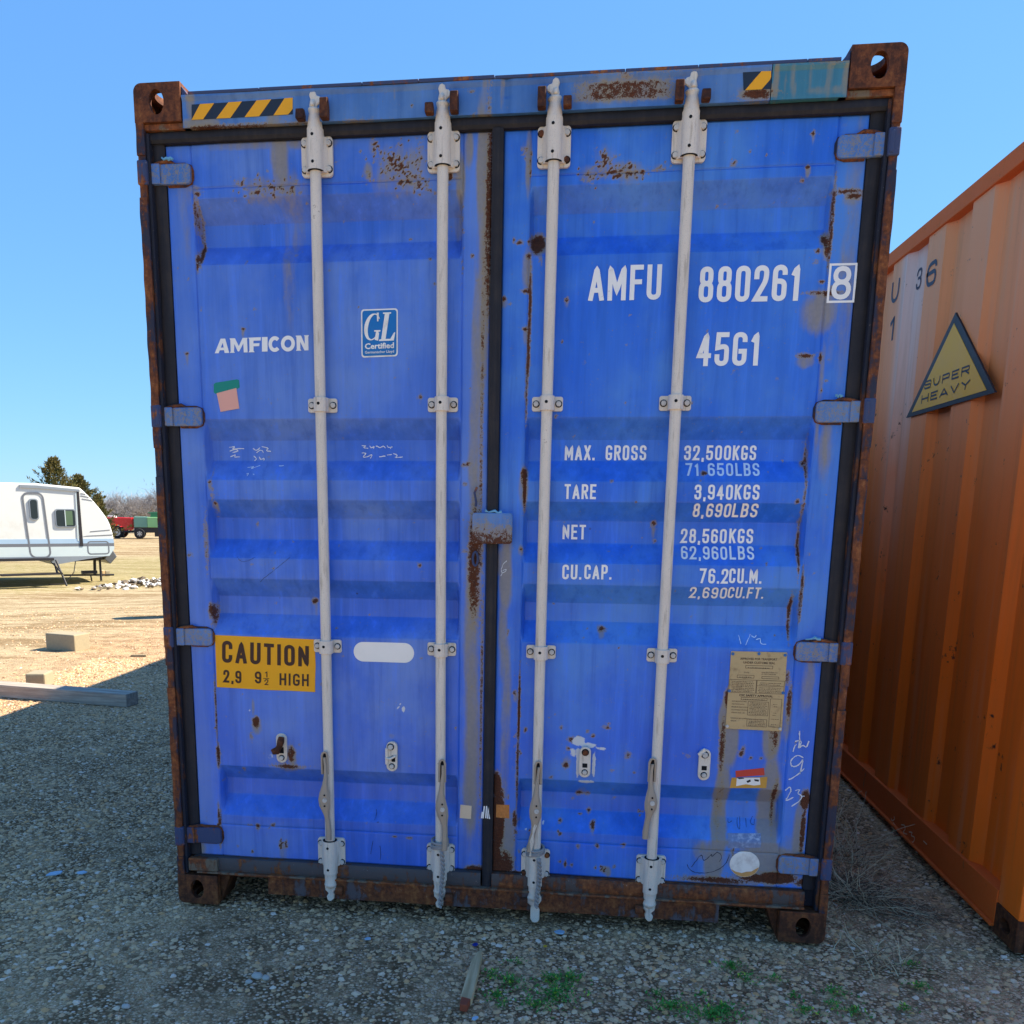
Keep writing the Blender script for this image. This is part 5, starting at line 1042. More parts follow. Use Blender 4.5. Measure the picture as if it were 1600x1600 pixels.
# data plate
PQ = [(0.8306, 1.0504),(1.0181, 1.0511),(1.021, 0.7723),(0.8288, 0.7751)]
M['plate'] = mat_plain('tarnished_brass_plate', (.50, .38, .20), .42, .14, 60, (.20, .13, .07), .25, .05)
def raised(x, z, o2=0): return (x, FACE - .0075 - o2, z)
bm_ = MB(); out = [tuple(quadmap(PQ)(a, b)) for a, b in rrect(0, 1, 0, 1, .015)]
bm_.prism(out, FACE - .0072, FACE + .002)
PL = bm_.build('data_plate', M['plate'], R, label='brass coloured safety approval data plate')
mb = MB()
for (s, u0, u1, v, h, b) in (('APPROVED FOR TRANSPORT', .17, .83, .895, .028, .02), ('UNDER CUSTOMS SEAL', .23, .80, .848, .028, .02),
        ('TYPE', .25, .35, .725, .016, .0), ('MANUFACTURERS NO.', .57, .86, .735, .014, .0), ('OF THE CONTAINER', .57, .83, .712, .014, 0),
        ('CSC SAFETY APPROVAL', .20, .80, .428, .028, .03),
        ('DATE MANUFACTURED', .08, .34, .355, .014, .01), ('IDENTIFICATION NO.', .08, .31, .318, .014, .01), ('MAXIMUM GROSS WEIGHT', .08, .38, .281, .014, .01), ('ALLOWABLE STACKING', .08, .37, .244, .014, .01),
        ('WEIGHT FOR 1.8G', .08, .32, .207, .014, .01), ('RACKING TEST LOAD', .08, .36, .135, .014, .01), ('VALUE', .08, .18, .10, .014, .01)):
    font_text(mb, s, sub(PQ, u0, v, u1, v + h), raised, b, 0, .0004)
def ubox(u0, v0, u1, v1, t=.0012): ribbon(mb, [tuple(quadmap(PQ)(a, b_)) for a, b_ in ((u0, v0), (u1, v0), (u1, v1), (u0, v1))], t, True, lambda x, z: raised(x, z, .0004))
ubox(.28, .79, .76, .825); ubox(.14, .665, .44, .70); ubox(.58, .665, .88, .69); ubox(.24, .385, .70, .415); ubox(.37, .19, .73, .365); ubox(.37, .045, .72, .14); ubox(.01, .475, .49, .64); ubox(.50, .475, .985, .64); ubox(.50, .57, .985, .64); ubox(.76, .05, .96, .41)
rr = random.Random(5)
for (u0, u1, va, vb, st_) in ((.05, .46, .49, .62, .021), (.53, .95, .49, .555, .019), (.54, .93, .585, .625, .022), (.39, .71, .205, .35, .018), (.39, .70, .058, .13, .018), (.31, .72, .798, .815, .03), (.17, .41, .675, .69, .03), (.27, .66, .393, .405, .03), (.81, .90, .31, .35, .03), (.81, .90, .2, .24, .03), (.79, .93, .15, .165, .03), (.80, .92, .08, .09, .03)):
    v = va
    while v <= vb:
        u = u0 + rr.uniform(0, .02)
        while u < u1:
            w_ = rr.uniform(.010, .035); 
            if u + w_ > u1: break
            ribbon(mb, [tuple(quadmap(PQ)(u, v)), tuple(quadmap(PQ)(u + w_, v + rr.uniform(-.002, .002)))], rr.uniform(.0012, .0022), False, lambda x, z: raised(x, z, .0004)); u += w_ + rr.uniform(.006, .014)
        v += st_
mb.build('plate_print', mat_plain('etched_print', (.075, .045, .03), .6), R, recalc=False)
mb = MB()
for i, (u, v) in enumerate(((.035, .965), (.965, .965), (.02, .49), (.975, .49), (.50, .975), (.03, .03), (.965, .03))):
    p = quadmap(PQ)(u, v); mb.tube([(p[0], FACE - .0115, p[1]), (p[0], FACE - .003, p[1])], [.0045, .0068], 12, mi=0 if i < 5 else 1)
mb.build('rivet', [mat_plain('blue_rivet', (.03, .16, .42), .5), M['bolt']], R)['kind'] = 'stuff'
# chalk and marker scribbles
def scribble(name, strokes, mat, parent, t=.0026, label=None, fn=None, jit=.0008, seed=1):
    r = random.Random(seed); mb = MB(); f = fn or dfn(.0012)
    for s in strokes:
        P = rnd(s, .03, False, 4) if len(s) > 2 else s
        D = []
        for i in range(len(P) - 1):
            a, b_ = np.array(P[i]), np.array(P[i + 1]); n = max(1, int(np.hypot(*(b_ - a)) / .006))
            for j in range(n): D.append(a + (b_ - a) * j / n + np.array([r.uniform(-jit, jit), r.uniform(-jit, jit)]))
        D.append(np.array(P[-1]))
        ribbon(mb, D, [t * r.uniform(.55, 1.25) for _ in D], False, f) if len(D) > 1 else None
    return mb.build(name, M[mat], parent, recalc=False, label=label)
"""scribble points below are metres on the door plane"""
scribble('chalk_mark', [[(1.0657, 0.6988),(1.0675, 0.7152),(1.0728, 0.7252)], [(1.0813, 0.771),(1.0879, 0.7421),(1.0829, 0.7126)], [(1.0701, 0.7362),(1.0955, 0.745),(1.0832, 0.7094),(1.097, 0.7262),(1.1083, 0.7137),(1.1159, 0.74)], [(1.1027, 0.6775),(1.0877, 0.69),(1.0661, 0.6785),(1.0587, 0.6559),(1.0714, 0.642),(1.0924, 0.6535),(1.1027, 0.6775),(1.098, 0.6445),(1.0951, 0.6194)], [(1.0589, 0.5965),(1.0837, 0.6096),(1.1082, 0.6397)], [(1.051, 0.555),(1.0621, 0.5715),(1.0715, 0.5613),(1.0612, 0.5355),(1.0528, 0.5164),(1.0799, 0.5324)], [(1.0841, 0.5566),(1.102, 0.5641),(1.0912, 0.545),(1.1112, 0.5406),(1.1019, 0.5188),(1.0763, 0.4988)], [(1.1089, 0.5392),(1.1175, 0.5383)]], 'chalk', R, .0040, 'white chalk figures on the right hinge stile')
scribble('chalk_mark', [[(0.8575, 1.1023),(0.8636, 1.0749)], [(0.8976, 1.1071),(0.8795, 1.0715)], [(0.9015, 1.1022),(0.9108, 1.0899),(0.9176, 1.1038)], [(0.9157, 1.0888),(0.9331, 1.0967),(0.9274, 1.0766),(0.9491, 1.0759)]], 'white_faded', R, .0026, 'faint chalk letters above the data plate')
scribble('chalk_mark', [[(0.046, 1.3485),(0.0332, 1.34),(0.0262, 1.3175),(0.0298, 1.3047),(0.0433, 1.3122),(0.0443, 1.32),(0.0319, 1.3142)], [(0.0298, 1.3047),(0.0255, 1.2951)]], 'chalk', R, .0022, 'small chalk figure under the lock plate')
scribble('chalk_mark', [[(-0.9748, 1.7383),(-0.9496, 1.7427),(-0.9681, 1.73),(-0.941, 1.7355),(-0.9203, 1.7338)], [(-0.9743, 1.7244),(-0.9548, 1.7327),(-0.9385, 1.7261),(-0.9637, 1.7206)], [(-0.9722, 1.705),(-0.9509, 1.7134),(-0.9585, 1.7039),(-0.9364, 1.705)], [(-0.8858, 1.7354),(-0.8763, 1.7216),(-0.8609, 1.7382)], [(-0.8734, 1.7205),(-0.8551, 1.7354),(-0.8485, 1.7205)], [(-0.8549, 1.7409),(-0.8256, 1.7354),(-0.8406, 1.7271),(-0.8201, 1.7244)], [(-0.8846, 1.7078),(-0.8713, 1.6968),(-0.8816, 1.6912)], [(-0.8651, 1.7051),(-0.8567, 1.6929),(-0.8456, 1.7051),(-0.8478, 1.6929)]], 'chalk', Lp, .0030, 'white chalk scribbles under the salmon sticker')
scribble('chalk_mark', [[(-0.9023, 1.6662),(-0.8752, 1.673),(-0.8935, 1.6607),(-0.8574, 1.6746)], [(-0.9014, 1.6429),(-0.891, 1.6496),(-0.8956, 1.6384)], [(-0.8763, 1.644),(-0.8717, 1.6407)], [(-0.7865, 1.6731),(-0.7687, 1.6742)]], 'white_faded', Lp, .0022)
scribble('chalk_mark', [[(-0.4824, 1.7433),(-0.4652, 1.7443),(-0.4796, 1.7368),(-0.4596, 1.7346)], [(-0.4538, 1.7432),(-0.4482, 1.7335),(-0.4366, 1.7432),(-0.4396, 1.7335)], [(-0.4309, 1.7432),(-0.4139, 1.7351),(-0.4052, 1.7443),(-0.3968, 1.7351)], [(-0.391, 1.7442),(-0.3842, 1.7345),(-0.3683, 1.7431),(-0.3797, 1.7334)], [(-0.4828, 1.7188),(-0.4627, 1.7188),(-0.483, 1.7025),(-0.46, 1.7053),(-0.4427, 1.7161),(-0.4514, 1.6998)], [(-0.4199, 1.7053),(-0.397, 1.708)], [(-0.3913, 1.7107),(-0.3742, 1.7134)], [(-0.3684, 1.7161),(-0.3514, 1.7107),(-0.3628, 1.7021),(-0.3344, 1.7053)]], 'chalk', Lp, .0032, 'white chalk scribbles between the two left rods')
scribble('marker_scrawl', [[(0.7422, 0.2496),(0.7773, 0.3073),(0.7827, 0.2695),(0.8125, 0.3059),(0.8102, 0.2919),(0.8311, 0.3139)], [(0.8312, 0.3126),(0.8572, 0.303),(0.8398, 0.2764)], [(0.8729, 0.306),(0.8686, 0.2746),(0.8356, 0.2414),(0.7916, 0.2282),(0.753, 0.2293),(0.733, 0.242),(0.7268, 0.2591)]], 'black_pen', R, .0022, 'dark marker scrawl left of the round sticker')
scribble('marker_scrawl', [[(0.8683, 0.4258),(0.8633, 0.405),(0.8813, 0.4196)], [(0.9025, 0.431),(0.8974, 0.4137),(0.9086, 0.387),(0.9104, 0.4348)], [(0.9309, 0.4291),(0.9328, 0.402)], [(0.9554, 0.4372),(0.9443, 0.4163),(0.9606, 0.407),(0.9623, 0.4274)]], 'black_pen', R, .0015)
scribble('marker_scrawl', [[(-0.4382, 0.3989),(-0.4328, 0.3877),(-0.4405, 0.3644)], [(-0.4451, 0.2835),(-0.4509, 0.2599),(-0.455, 0.2286)], [(-0.4191, 0.2656),(-0.4138, 0.2349),(-0.4185, 0.2075)], [(-0.4294, 0.3581),(-0.4219, 0.3593)]], 'black_pen', Lp, .0016)
scribble('scratch', [[(-0.9424, 1.3483),(-0.931, 1.3311),(-0.9066, 1.3315),(-0.8757, 1.3464)], [(-0.7432, 1.3483),(-0.811, 1.2953),(-0.8483, 1.2686),(-0.8609, 1.2567)]], 'black_pen', Lp, .0012)
# hazard stripes on the header
HQ = [(-1.0191, 2.8249),(-0.6749, 2.8305),(-0.6763, 2.7818),(-1.0215, 2.7792)]
hfn = lambda x, z, o2=0: (x, float(header_y(np.array([x]), np.array([z]))[0]) - .0012 - o2, z)
M['haz_black'] = mat_plain('stripe_black', (.016, .026, .045), .5, .3, 30)
def hazard(quad, us, label):
    q = quadmap(quad); mb = MB(); f0 = lambda x, z, o2=0: hfn(x, z, o2)
    N = 14
    for k in range(N):
        poly(mb, [tuple(q(a, b)) for a, b in ((k / N, 0), ((k + 1) / N, 0), ((k + 1) / N, 1), (k / N, 1))], f0, 0)
    for u in us:
        pts = [(u[0], 0), (u[1], 0), (u[3], 1), (u[2], 1)]
        pts = [(min(1, max(0, a)), b) for a, b in pts] if len(u) == 4 else u
        n = 6
        for j in range(n):
            a0, a1 = j / n, (j + 1) / n
            L0 = lambda t: u[0] + (u[2] - u[0]) * t
            R0 = lambda t: u[1] + (u[3] - u[1]) * t
            pp = [(min(1, L0(a0)), a0), (min(1, R0(a0)), a0), (min(1, R0(a1)), a1), (min(1, L0(a1)), a1)]
            if pp[1][0] - pp[0][0] < .001 and pp[2][0] - pp[3][0] < .001: continue
            poly(mb, [tuple(q(a, b)) for a, b in pp], f0, 1, .0008)
    return mb.build('hazard_stripe', [M['haz_black'], M['yellow']], BOX, recalc=False, label=label)
hazard(HQ, [(0, .115, .085, .225), (.245, .385, .365, .50), (.525, .67, .645, .79), (.81, .955, .92, 1.1)], 'yellow and black hazard stripes at the left end of the header')
HQ2 = [(0.7431, 2.8378),(0.8261, 2.8365),(0.8297, 2.7874),(0.7484, 2.7876)]
hazard(HQ2, [(.06, .66, .66, 1.25)], 'torn remnant of yellow and black stripes on the right')
# ---------------------------------------------------------------- neighbouring orange container
def mat_orange():
    t = NT('sun_bleached_orange_paint'); P = t.pos()
    sx = t.n('ShaderNodeSeparateXYZ'); t.l(P, sx.inputs[0])
    a = t.noise(P, 1.3, 5, .6); b = t.noise(P, 40, 5, .7); d = t.noise(t.scale(P, (14, 14, .8)), 1, 5, .65); e = t.noise(P, 7, 5, .7)
    up = t.ss(t.math('ADD', sx.outputs[2], t.math('MULTIPLY', t.math('SUBTRACT', a, .5), 1.2)), .8, 2.6)      # paler towards the top: bleached paint, plus stronger skylight put into the colour
    c = t.mix(up, (.95, .165, .008), (.98, .31, .095))
    bl = t.ss(t.math('ABSOLUTE', t.math('SUBTRACT', sx.outputs[1], t.math('ADD', 1.93, t.math('MULTIPLY', t.math('SUBTRACT', d, .5), .12)))), .22, .02)
    c = t.mix(t.math('MULTIPLY', bl, t.math('MULTIPLY', up, .8)), c, (.85, .58, .46))
    c = t.mix(t.math('MULTIPLY', t.ss(d, .5, .75), .30), c, (.42, .13, .04))
    c = t.mix(t.math('MULTIPLY', t.ss(d, .5, .3), .25), c, (.70, .36, .2))
    r = t.ss(t.math('ADD', t.math('MULTIPLY', e, .6), t.math('MULTIPLY', b, .4)), .60, .66)
    c = t.mix(r, c, (.05, .02, .012))
    t.bump(t.math('ADD', b, r), .3, .002)
    return t.fin(c, .55, 0, .35)
M['orange'] = mat_orange()
M['orange_rail'] = mat_rust('rusty_orange_rail', (.80, .13, .015), -.02, 1.3)
OX = 1.87; OY0, OY1 = .03, 12.2
OB = empty('shipping_container', (OX + 1.219, OY0, 0), 0, 'orange corrugated shipping container standing to the right, seen along its side', 'shipping container')
def atOB(o):
    o.parent = OB; o.matrix_parent_inverse = Matrix.Identity(4); 
    o.data.transform(Matrix.Translation((-(OX + 1.219), -OY0, 0))); return o
PER = .50
def osurf(y):
    u = ((y - .05) % PER)
    # outer flat 0-.22, away slope .05, inner .18, near slope .05
    y0 = u
    if y0 < .21: return 0.0
    if y0 < .26: return (y0 - .21) / .05
    if y0 < .45: return 1.0
    return 1 - (y0 - .45) / .05
# align: outer flats centred to the bands seen in the photograph
OFF = 1.248 - .25
def od(y): return .034 * osurf(y - OFF + .05 + 4 * PER)
ys = []
y = OY0 + .17
brk = sorted(set([round(OFF - .0 + k * PER + q, 4) for k in range(-4, 26) for q in (0, .21, .26, .45)]))
ys = [OY0 + .17] + [b for b in brk if OY0 + .18 < b < OY1 - .18] + [OY1 - .17]
mb = MB(); vs = []; fs = []; m = len(ys)
zsn = [.165 + (2.82 - .165) * k / 12 for k in range(13)]
for z in zsn:
    for yy in ys: vs.append((OX + .012 + od(yy), yy, z))
for k in range(12):
    for i in range(m - 1): fs.append((k * m + i, k * m + i + 1, (k + 1) * m + i + 1, (k + 1) * m + i))
mb.add(vs, fs); atOB(mb.build('side_wall', M['orange'], None, recalc=False))
atOB(MB().box(OX, OX + .06, OY0 + .17, OY1 - .17, 2.80, 2.872).build('top_rail', M['rust_blue'] if 0 else M['orange_rail'], None, bevel=.004))
atOB(MB().box(OX - .002, OX + .05, OY0 + .17, OY1 - .17, .035, .165).box(OX - .014, OX + .05, OY0 + .17, OY1 - .17, .022, .034).build('bottom_rail', M['orange_rail'], None, bevel=.003))
for y0_, s in ((OY0, 1), (OY1, -1)):
    for x0_ in (OX, OX + 2.438 - .162):
        for z0_ in (0, HH - .118):
            mb = MB(); X0 = x0_; ring_plate(mb, .178, .118, .02, (0, 0, 0, 0), .04, .026, .09, .06, .03, lambda a, z, d: ((X0 + d) if x0_ == OX else (X0 + .162 - d), y0_ + s * a, z0_ + z))
            mb.box(X0 + .031, X0 + .131, min(y0_, y0_ + s * .178), max(y0_, y0_ + s * .178), z0_, z0_ + .118)
            atOB(mb.build('corner_casting', M['rust_dark'], None, bevel=.003))
        a, b = sorted((y0_, y0_ + s * .17)); atOB(MB().box(x0_ + .002, x0_ + .10, a + .001, b, .119, HH - .119).build('corner_post', M['orange'], None, bevel=.004))
atOB(MB().box(OX + .07, OX + 2.36, OY0 + .04, OY1 - .1, 2.83, 2.85).box(OX + .07, OX + 2.36, OY0 + .03, OY0 + .06, .12, 2.82).box(OX + .07, OX + 2.36, OY1 - .08, OY1 - .05, .12, 2.82).box(OX + 2.36, OX + 2.42, OY0 + .17, OY1 - .17, .04, 2.85).build('shell', M['orange'], None))
atOB(MB().box(OX + .05, OX + 2.3, OY0 + .1, OY1 - .1, .13, .16).build('floor', M['rust_dark'], None))
ofn = lambda y, z, o2=0: (OX + .0105 + od(y) - o2, y, z)
def oletter(s, q, mat, t=.17, label=None, gap=.3):
    mb = MB(); text_ribbons(mb, s, q, t, gap, ofn); return atOB(mb.build('lettering', M[mat], None, recalc=False, label=label))
M['navy_ink'] = mat_letter('dark_navy_lettering', (.022, .018, .035), .35)
def yq(y0, y1, z0, z1): return [(y0, z1), (y1, z1), (y1, z0), (y0, z0)]
oletter('U', yq(2.205, 2.085, 2.60, 2.71), 'navy_ink', .17, 'dark letter U')
oletter('1', yq(2.18, 2.08, 2.41, 2.53), 'navy_ink', .18, 'dark figure 1 under the U')
oletter('3', yq(1.935, 1.865, 2.61, 2.71), 'navy_ink', .13, 'worn dark figure 3')
oletter('6', yq(1.69, 1.565, 2.565, 2.675), 'navy_ink', .17, 'dark figure 6')
# triangular warning sign
mb = MB(); tri = [(1.75, 1.985), (.75, 1.985), (1.25, 2.375)]
mb.prism([(p[0], p[1]) for p in tri], OX + .002, OX + .010, axis='x', mi=0)
cy, cz_ = 1.25, 2.10
inner = [(cy + (p[0] - cy) * .84, cz_ + (p[1] - cz_) * .84) for p in tri]
mb.prism(inner, OX + .0005, OX + .0025, axis='x', mi=1)
q_ = lambda y, z, o2=0: (OX - .0006 - o2, y, z)
text_ribbons(mb, 'SUPER', yq(1.53, 1.02, 2.090, 2.128), .2, .32, q_, mi=0)
text_ribbons(mb, 'HEAVY', yq(1.55, 1.0, 2.030, 2.068), .2, .32, q_, mi=0)
atOB(mb.build('warning_sign', [M['black_ink'], M['yellow']], None, label='yellow triangle warning sign with black border'))
mb = MB(); r = random.Random(2)
rf = lambda y, z, o2=0: (OX - .0032 - o2, y, z)
for s in [[(1.3581, 0.0477),(1.3456, 0.0364),(1.3001, 0.0614),(1.3203, 0.0698)], [(1.3358, 0.0336),(1.3459, 0.0083),(1.2926, 0.0086),(1.2787, 0.032),(1.3229, 0.0381)], [(1.255, 0.0281),(1.2495, 0.027)], [(1.2147, 0.0636),(1.1686, 0.0767),(1.1553, 0.0605),(1.1886, 0.0336),(1.1267, 0.047)], [(1.108, 0.0655),(1.0642, 0.0784),(1.0816, 0.0574),(1.0296, 0.0676),(1.0373, 0.0415),(1.0799, 0.0257)], [(0.9295, 0.0872),(0.8854, 0.0866)]]:
    P = rnd(s, .03, False, 4) if len(s) > 2 else s
    ribbon(mb, P, .0055, False, rf)
atOB(mb.build('chalk_mark', M['chalk_o'] if 'chalk_o' in M else mat_letter('orange_chalk', (.98, .66, .45), .5), None, recalc=False, label='chalk date figures on the bottom rail'))

# ---------------------------------------------------------------- ground
def gz(x, y):
    u = np.clip((-0.8 * x + 0.6 * y - 8.3) / 10.7, 0, 1); return -0.43 * u * u * (3 - 2 * u)
def gbump(x, y):
    x = np.asarray(x, float); y = np.asarray(y, float)
    far = np.clip((np.hypot(x, y) - 3) / 20, 0, 1)
    b = .008 * np.sin(2.1 * x + 1) * np.sin(1.7 * y + .5) + .004 * np.sin(5.3 * x + 2 * y) * np.sin(4.1 * y - x) - .012
    # vehicle tracks across the yard
    b = b + far * .03 * np.sin(1.1 * y - .25 * x + .8 * np.sin(.3 * x)) * np.clip(1 - (np.hypot(x, y) - 60) / 40, 0, 1)
    return b
def groundz(x, y): return gz(x, y) + gbump(x, y)
def nonlin(lo, hi, c, fine, n): 
    t = np.linspace(-1, 1, n); s = np.sign(t) * (np.abs(t) * fine + (np.abs(t) ** 4) * (1)) 
    return t
def axis_lines(lims):
    out = []
    for (a, b, st) in lims: out += list(np.arange(a, b, st))
    out.append(lims[-1][1]); return np.array(out)
gx = axis_lines([(-900, -200, 50), (-200, -60, 8), (-60, -18, 1.2), (-18, -6, .3), (-6, 3, .07), (3, 12, .5), (12, 60, 4), (60, 200, 20), (200, 900, 70)])
gy = axis_lines([(-200, -20, 20), (-20, -4, 1.5), (-4, 7, .07), (7, 24, .3), (24, 70, 1.2), (70, 200, 8), (200, 1500, 100)])
X, Y = np.meshgrid(gx, gy); Z = groundz(X, Y)
V_ = np.stack([X.ravel(), Y.ravel(), Z.ravel()], 1); nx, ny = len(gx), len(gy)
i = (np.arange(ny - 1)[:, None] * nx + np.arange(nx - 1)[None, :]).ravel()
F_ = np.stack([i, i + 1, i + 1 + nx, i + nx], 1)
def np_mesh(name, V_, F_, smooth=True):
    me = bpy.data.meshes.new(name)
    me.vertices.add(len(V_)); me.vertices.foreach_set('co', V_.astype(np.float32).ravel())
    me.loops.add(F_.size); me.loops.foreach_set('vertex_index', F_.astype(np.int32).ravel())
    k = F_.shape[1]
    me.polygons.add(len(F_)); me.polygons.foreach_set('loop_start', np.arange(0, F_.size, k, dtype=np.int32)); me.polygons.foreach_set('loop_total', np.full(len(F_), k, np.int32))
    me.polygons.foreach_set('use_smooth', np.full(len(F_), smooth, bool))
    me.update(calc_edges=True); return me
def mat_ground():
    t = NT('yard_ground'); P = t.pos()
    sx = t.n('ShaderNodeSeparateXYZ'); t.l(P, sx.inputs[0])
    a = t.noise(P, .35, 6, .6); b = t.noise(P, 4.5, 6, .7); c_ = t.noise(P, 38, 6, .75); d = t.noise(P, 160, 4, .7)
    tr = t.noise(t.scale(P, (.22, 1.5, 1)), 1, 6, .65, .6)
    # pebble cells for the fines between the scattered stones
    v = t.n('ShaderNodeTexVoronoi'); t.l(P, v.inputs['Vector']); v.inputs['Scale'].default_value = 85
    v2 = t.n('ShaderNodeTexVoronoi'); t.l(P, v2.inputs['Vector']); v2.inputs['Scale'].default_value = 190
    sep = t.n('ShaderNodeSeparateColor'); t.l(v.outputs['Color'], sep.inputs[0])
    peb = t.ramp(sep.outputs[0], [(0, (.16, .105, .06)), (.35, (.42, .29, .17)), (.7, (.66, .49, .31)), (.93, (.88, .74, .54)), (1, (.95, .83, .68))])
    peb = t.mix(t.ss(v.outputs['Distance'], .35, .62), peb, (.10, .066, .037))
    s2 = t.n('ShaderNodeSeparateColor'); t.l(v2.outputs['Color'], s2.inputs[0])
    fine = t.ramp(s2.outputs[1], [(0, (.30, .20, .105)), (.5, (.56, .39, .22)), (.85, (.72, .54, .33)), (1, (.86, .73, .56))])
    near = t.mix(t.ss(t.math('ADD', t.math('MULTIPLY', b, .7), t.math('MULTIPLY', a, .35)), .42, .60), fine, peb)
    near = t.mix(t.math('MULTIPLY', c_, .35), near, (.52, .36, .20))
    near = t.mix(1.0, near, (1, .90, .86), 'MULTIPLY')
    # open sandy yard further out
    sand = t.mix(a, (.42, .33, .19), (.56, .455, .30))
    sand = t.mix(t.math('MULTIPLY', t.ss(t.math('ADD', t.math('MULTIPLY', tr, .7), t.math('MULTIPLY', b, .35)), .46, .62), .85), sand, (.23, .15, .075))
    sand = t.mix(t.math('MULTIPLY', t.ss(c_, .47, .62), .75), sand, (.17, .115, .06))
    sand = t.mix(t.math('MULTIPLY', t.ss(d, .58, .70), .5), sand, (.60, .53, .42))
    # grass where nobody drives: patch under and beyond the caravan
    u = t.math('ADD', t.math('MULTIPLY', sx.outputs[0], -.8), t.math('MULTIPLY', sx.outputs[1], .6))
    dist = t.math('ADD', u, t.math('MULTIPLY', t.math('SUBTRACT', b, .5), 9))
    gr = t.math('MULTIPLY', t.ss(dist, 18.5, 22), t.ss(dist, 36, 30))
    gr = t.math('MAXIMUM', gr, t.ss(dist, 68, 76))
    grass = t.mix(c_, (.10, .115, .03), (.42, .33, .17))
    sand = t.mix(t.math('MULTIPLY', gr, t.ss(t.math('ADD', t.math('MULTIPLY', c_, .6), t.math('MULTIPLY', b, .4)), .36, .58)), sand, grass)
    u2 = t.math('ADD', t.math('MULTIPLY', sx.outputs[0], -1.0), t.math('MULTIPLY', t.math('SUBTRACT', b, .5), 1.6))
    f = t.ss(u2, 4.0, 6.2)
    yy = t.ss(sx.outputs[1], 9, 15)
    f = t.math('MAXIMUM', f, t.math('MAXIMUM', yy, t.ss(sx.outputs[1], -1.15, -1.8)))  # unseen ground before the doors made pale sand to bounce light onto them
    col = t.mix(f, near, sand)
    h = t.math('ADD', t.math('MULTIPLY', t.math('SUBTRACT', 1.0, v.outputs['Distance']), .6), t.math('ADD', t.math('MULTIPLY', c_, .7), t.math('MULTIPLY', b, 1.2)))
    t.bump(h, .9, .012)
    return t.fin(col, .95, 0, .0)
go = link('ground', np_mesh('ground', V_, F_), mat_ground()); go['kind'] = 'structure'

# loose stones: one geometry nodes object, stones picked from six lumps
def mat_stone(name='gravel_stone', warm=0):
    t = NT(name)
    oi = t.n('ShaderNodeObjectInfo'); P = t.obj()
    a = t.noise(P, 2.2, 4, .6)
    c = t.ramp(oi.outputs['Random'], [(0, (.13, .09, .05)), (.16, (.46, .31, .16)), (.40, (.82, .56, .30)), (.55, (.76, .57, .36)), (.72, (.92, .68, .40)), (.84, (.84, .48, .20)), (.93, (.95, .79, .56)), (1, (.97, .88, .74))])
    c = t.mix(t.math('MULTIPLY', a, .5), c, (.42, .31, .20)); c = t.mix(1.0, c, (1, .90, .86), 'MULTIPLY')
    t.bump(t.noise(P, 6, 3, .6), .4, .01)
    return t.fin(c, .9, 0, .04)
M['stone'] = mat_stone()
DIRT = [(p[0], p[1]) + q for p, q in zip([(-0.87, -0.679, 0.0),(-0.253, -0.467, 0.0),(-2.662, 2.0, 0.0),(0.558, -0.471, 0.0),(-1.58, 0.502, 0.0),(-1.027, -0.145, 0.0)], ((.75, .22, .92), (.30, .16, .8), (.5, .5, .6), (.16, .10, .7), (.28, .18, .7), (.4, .16, .7)))]
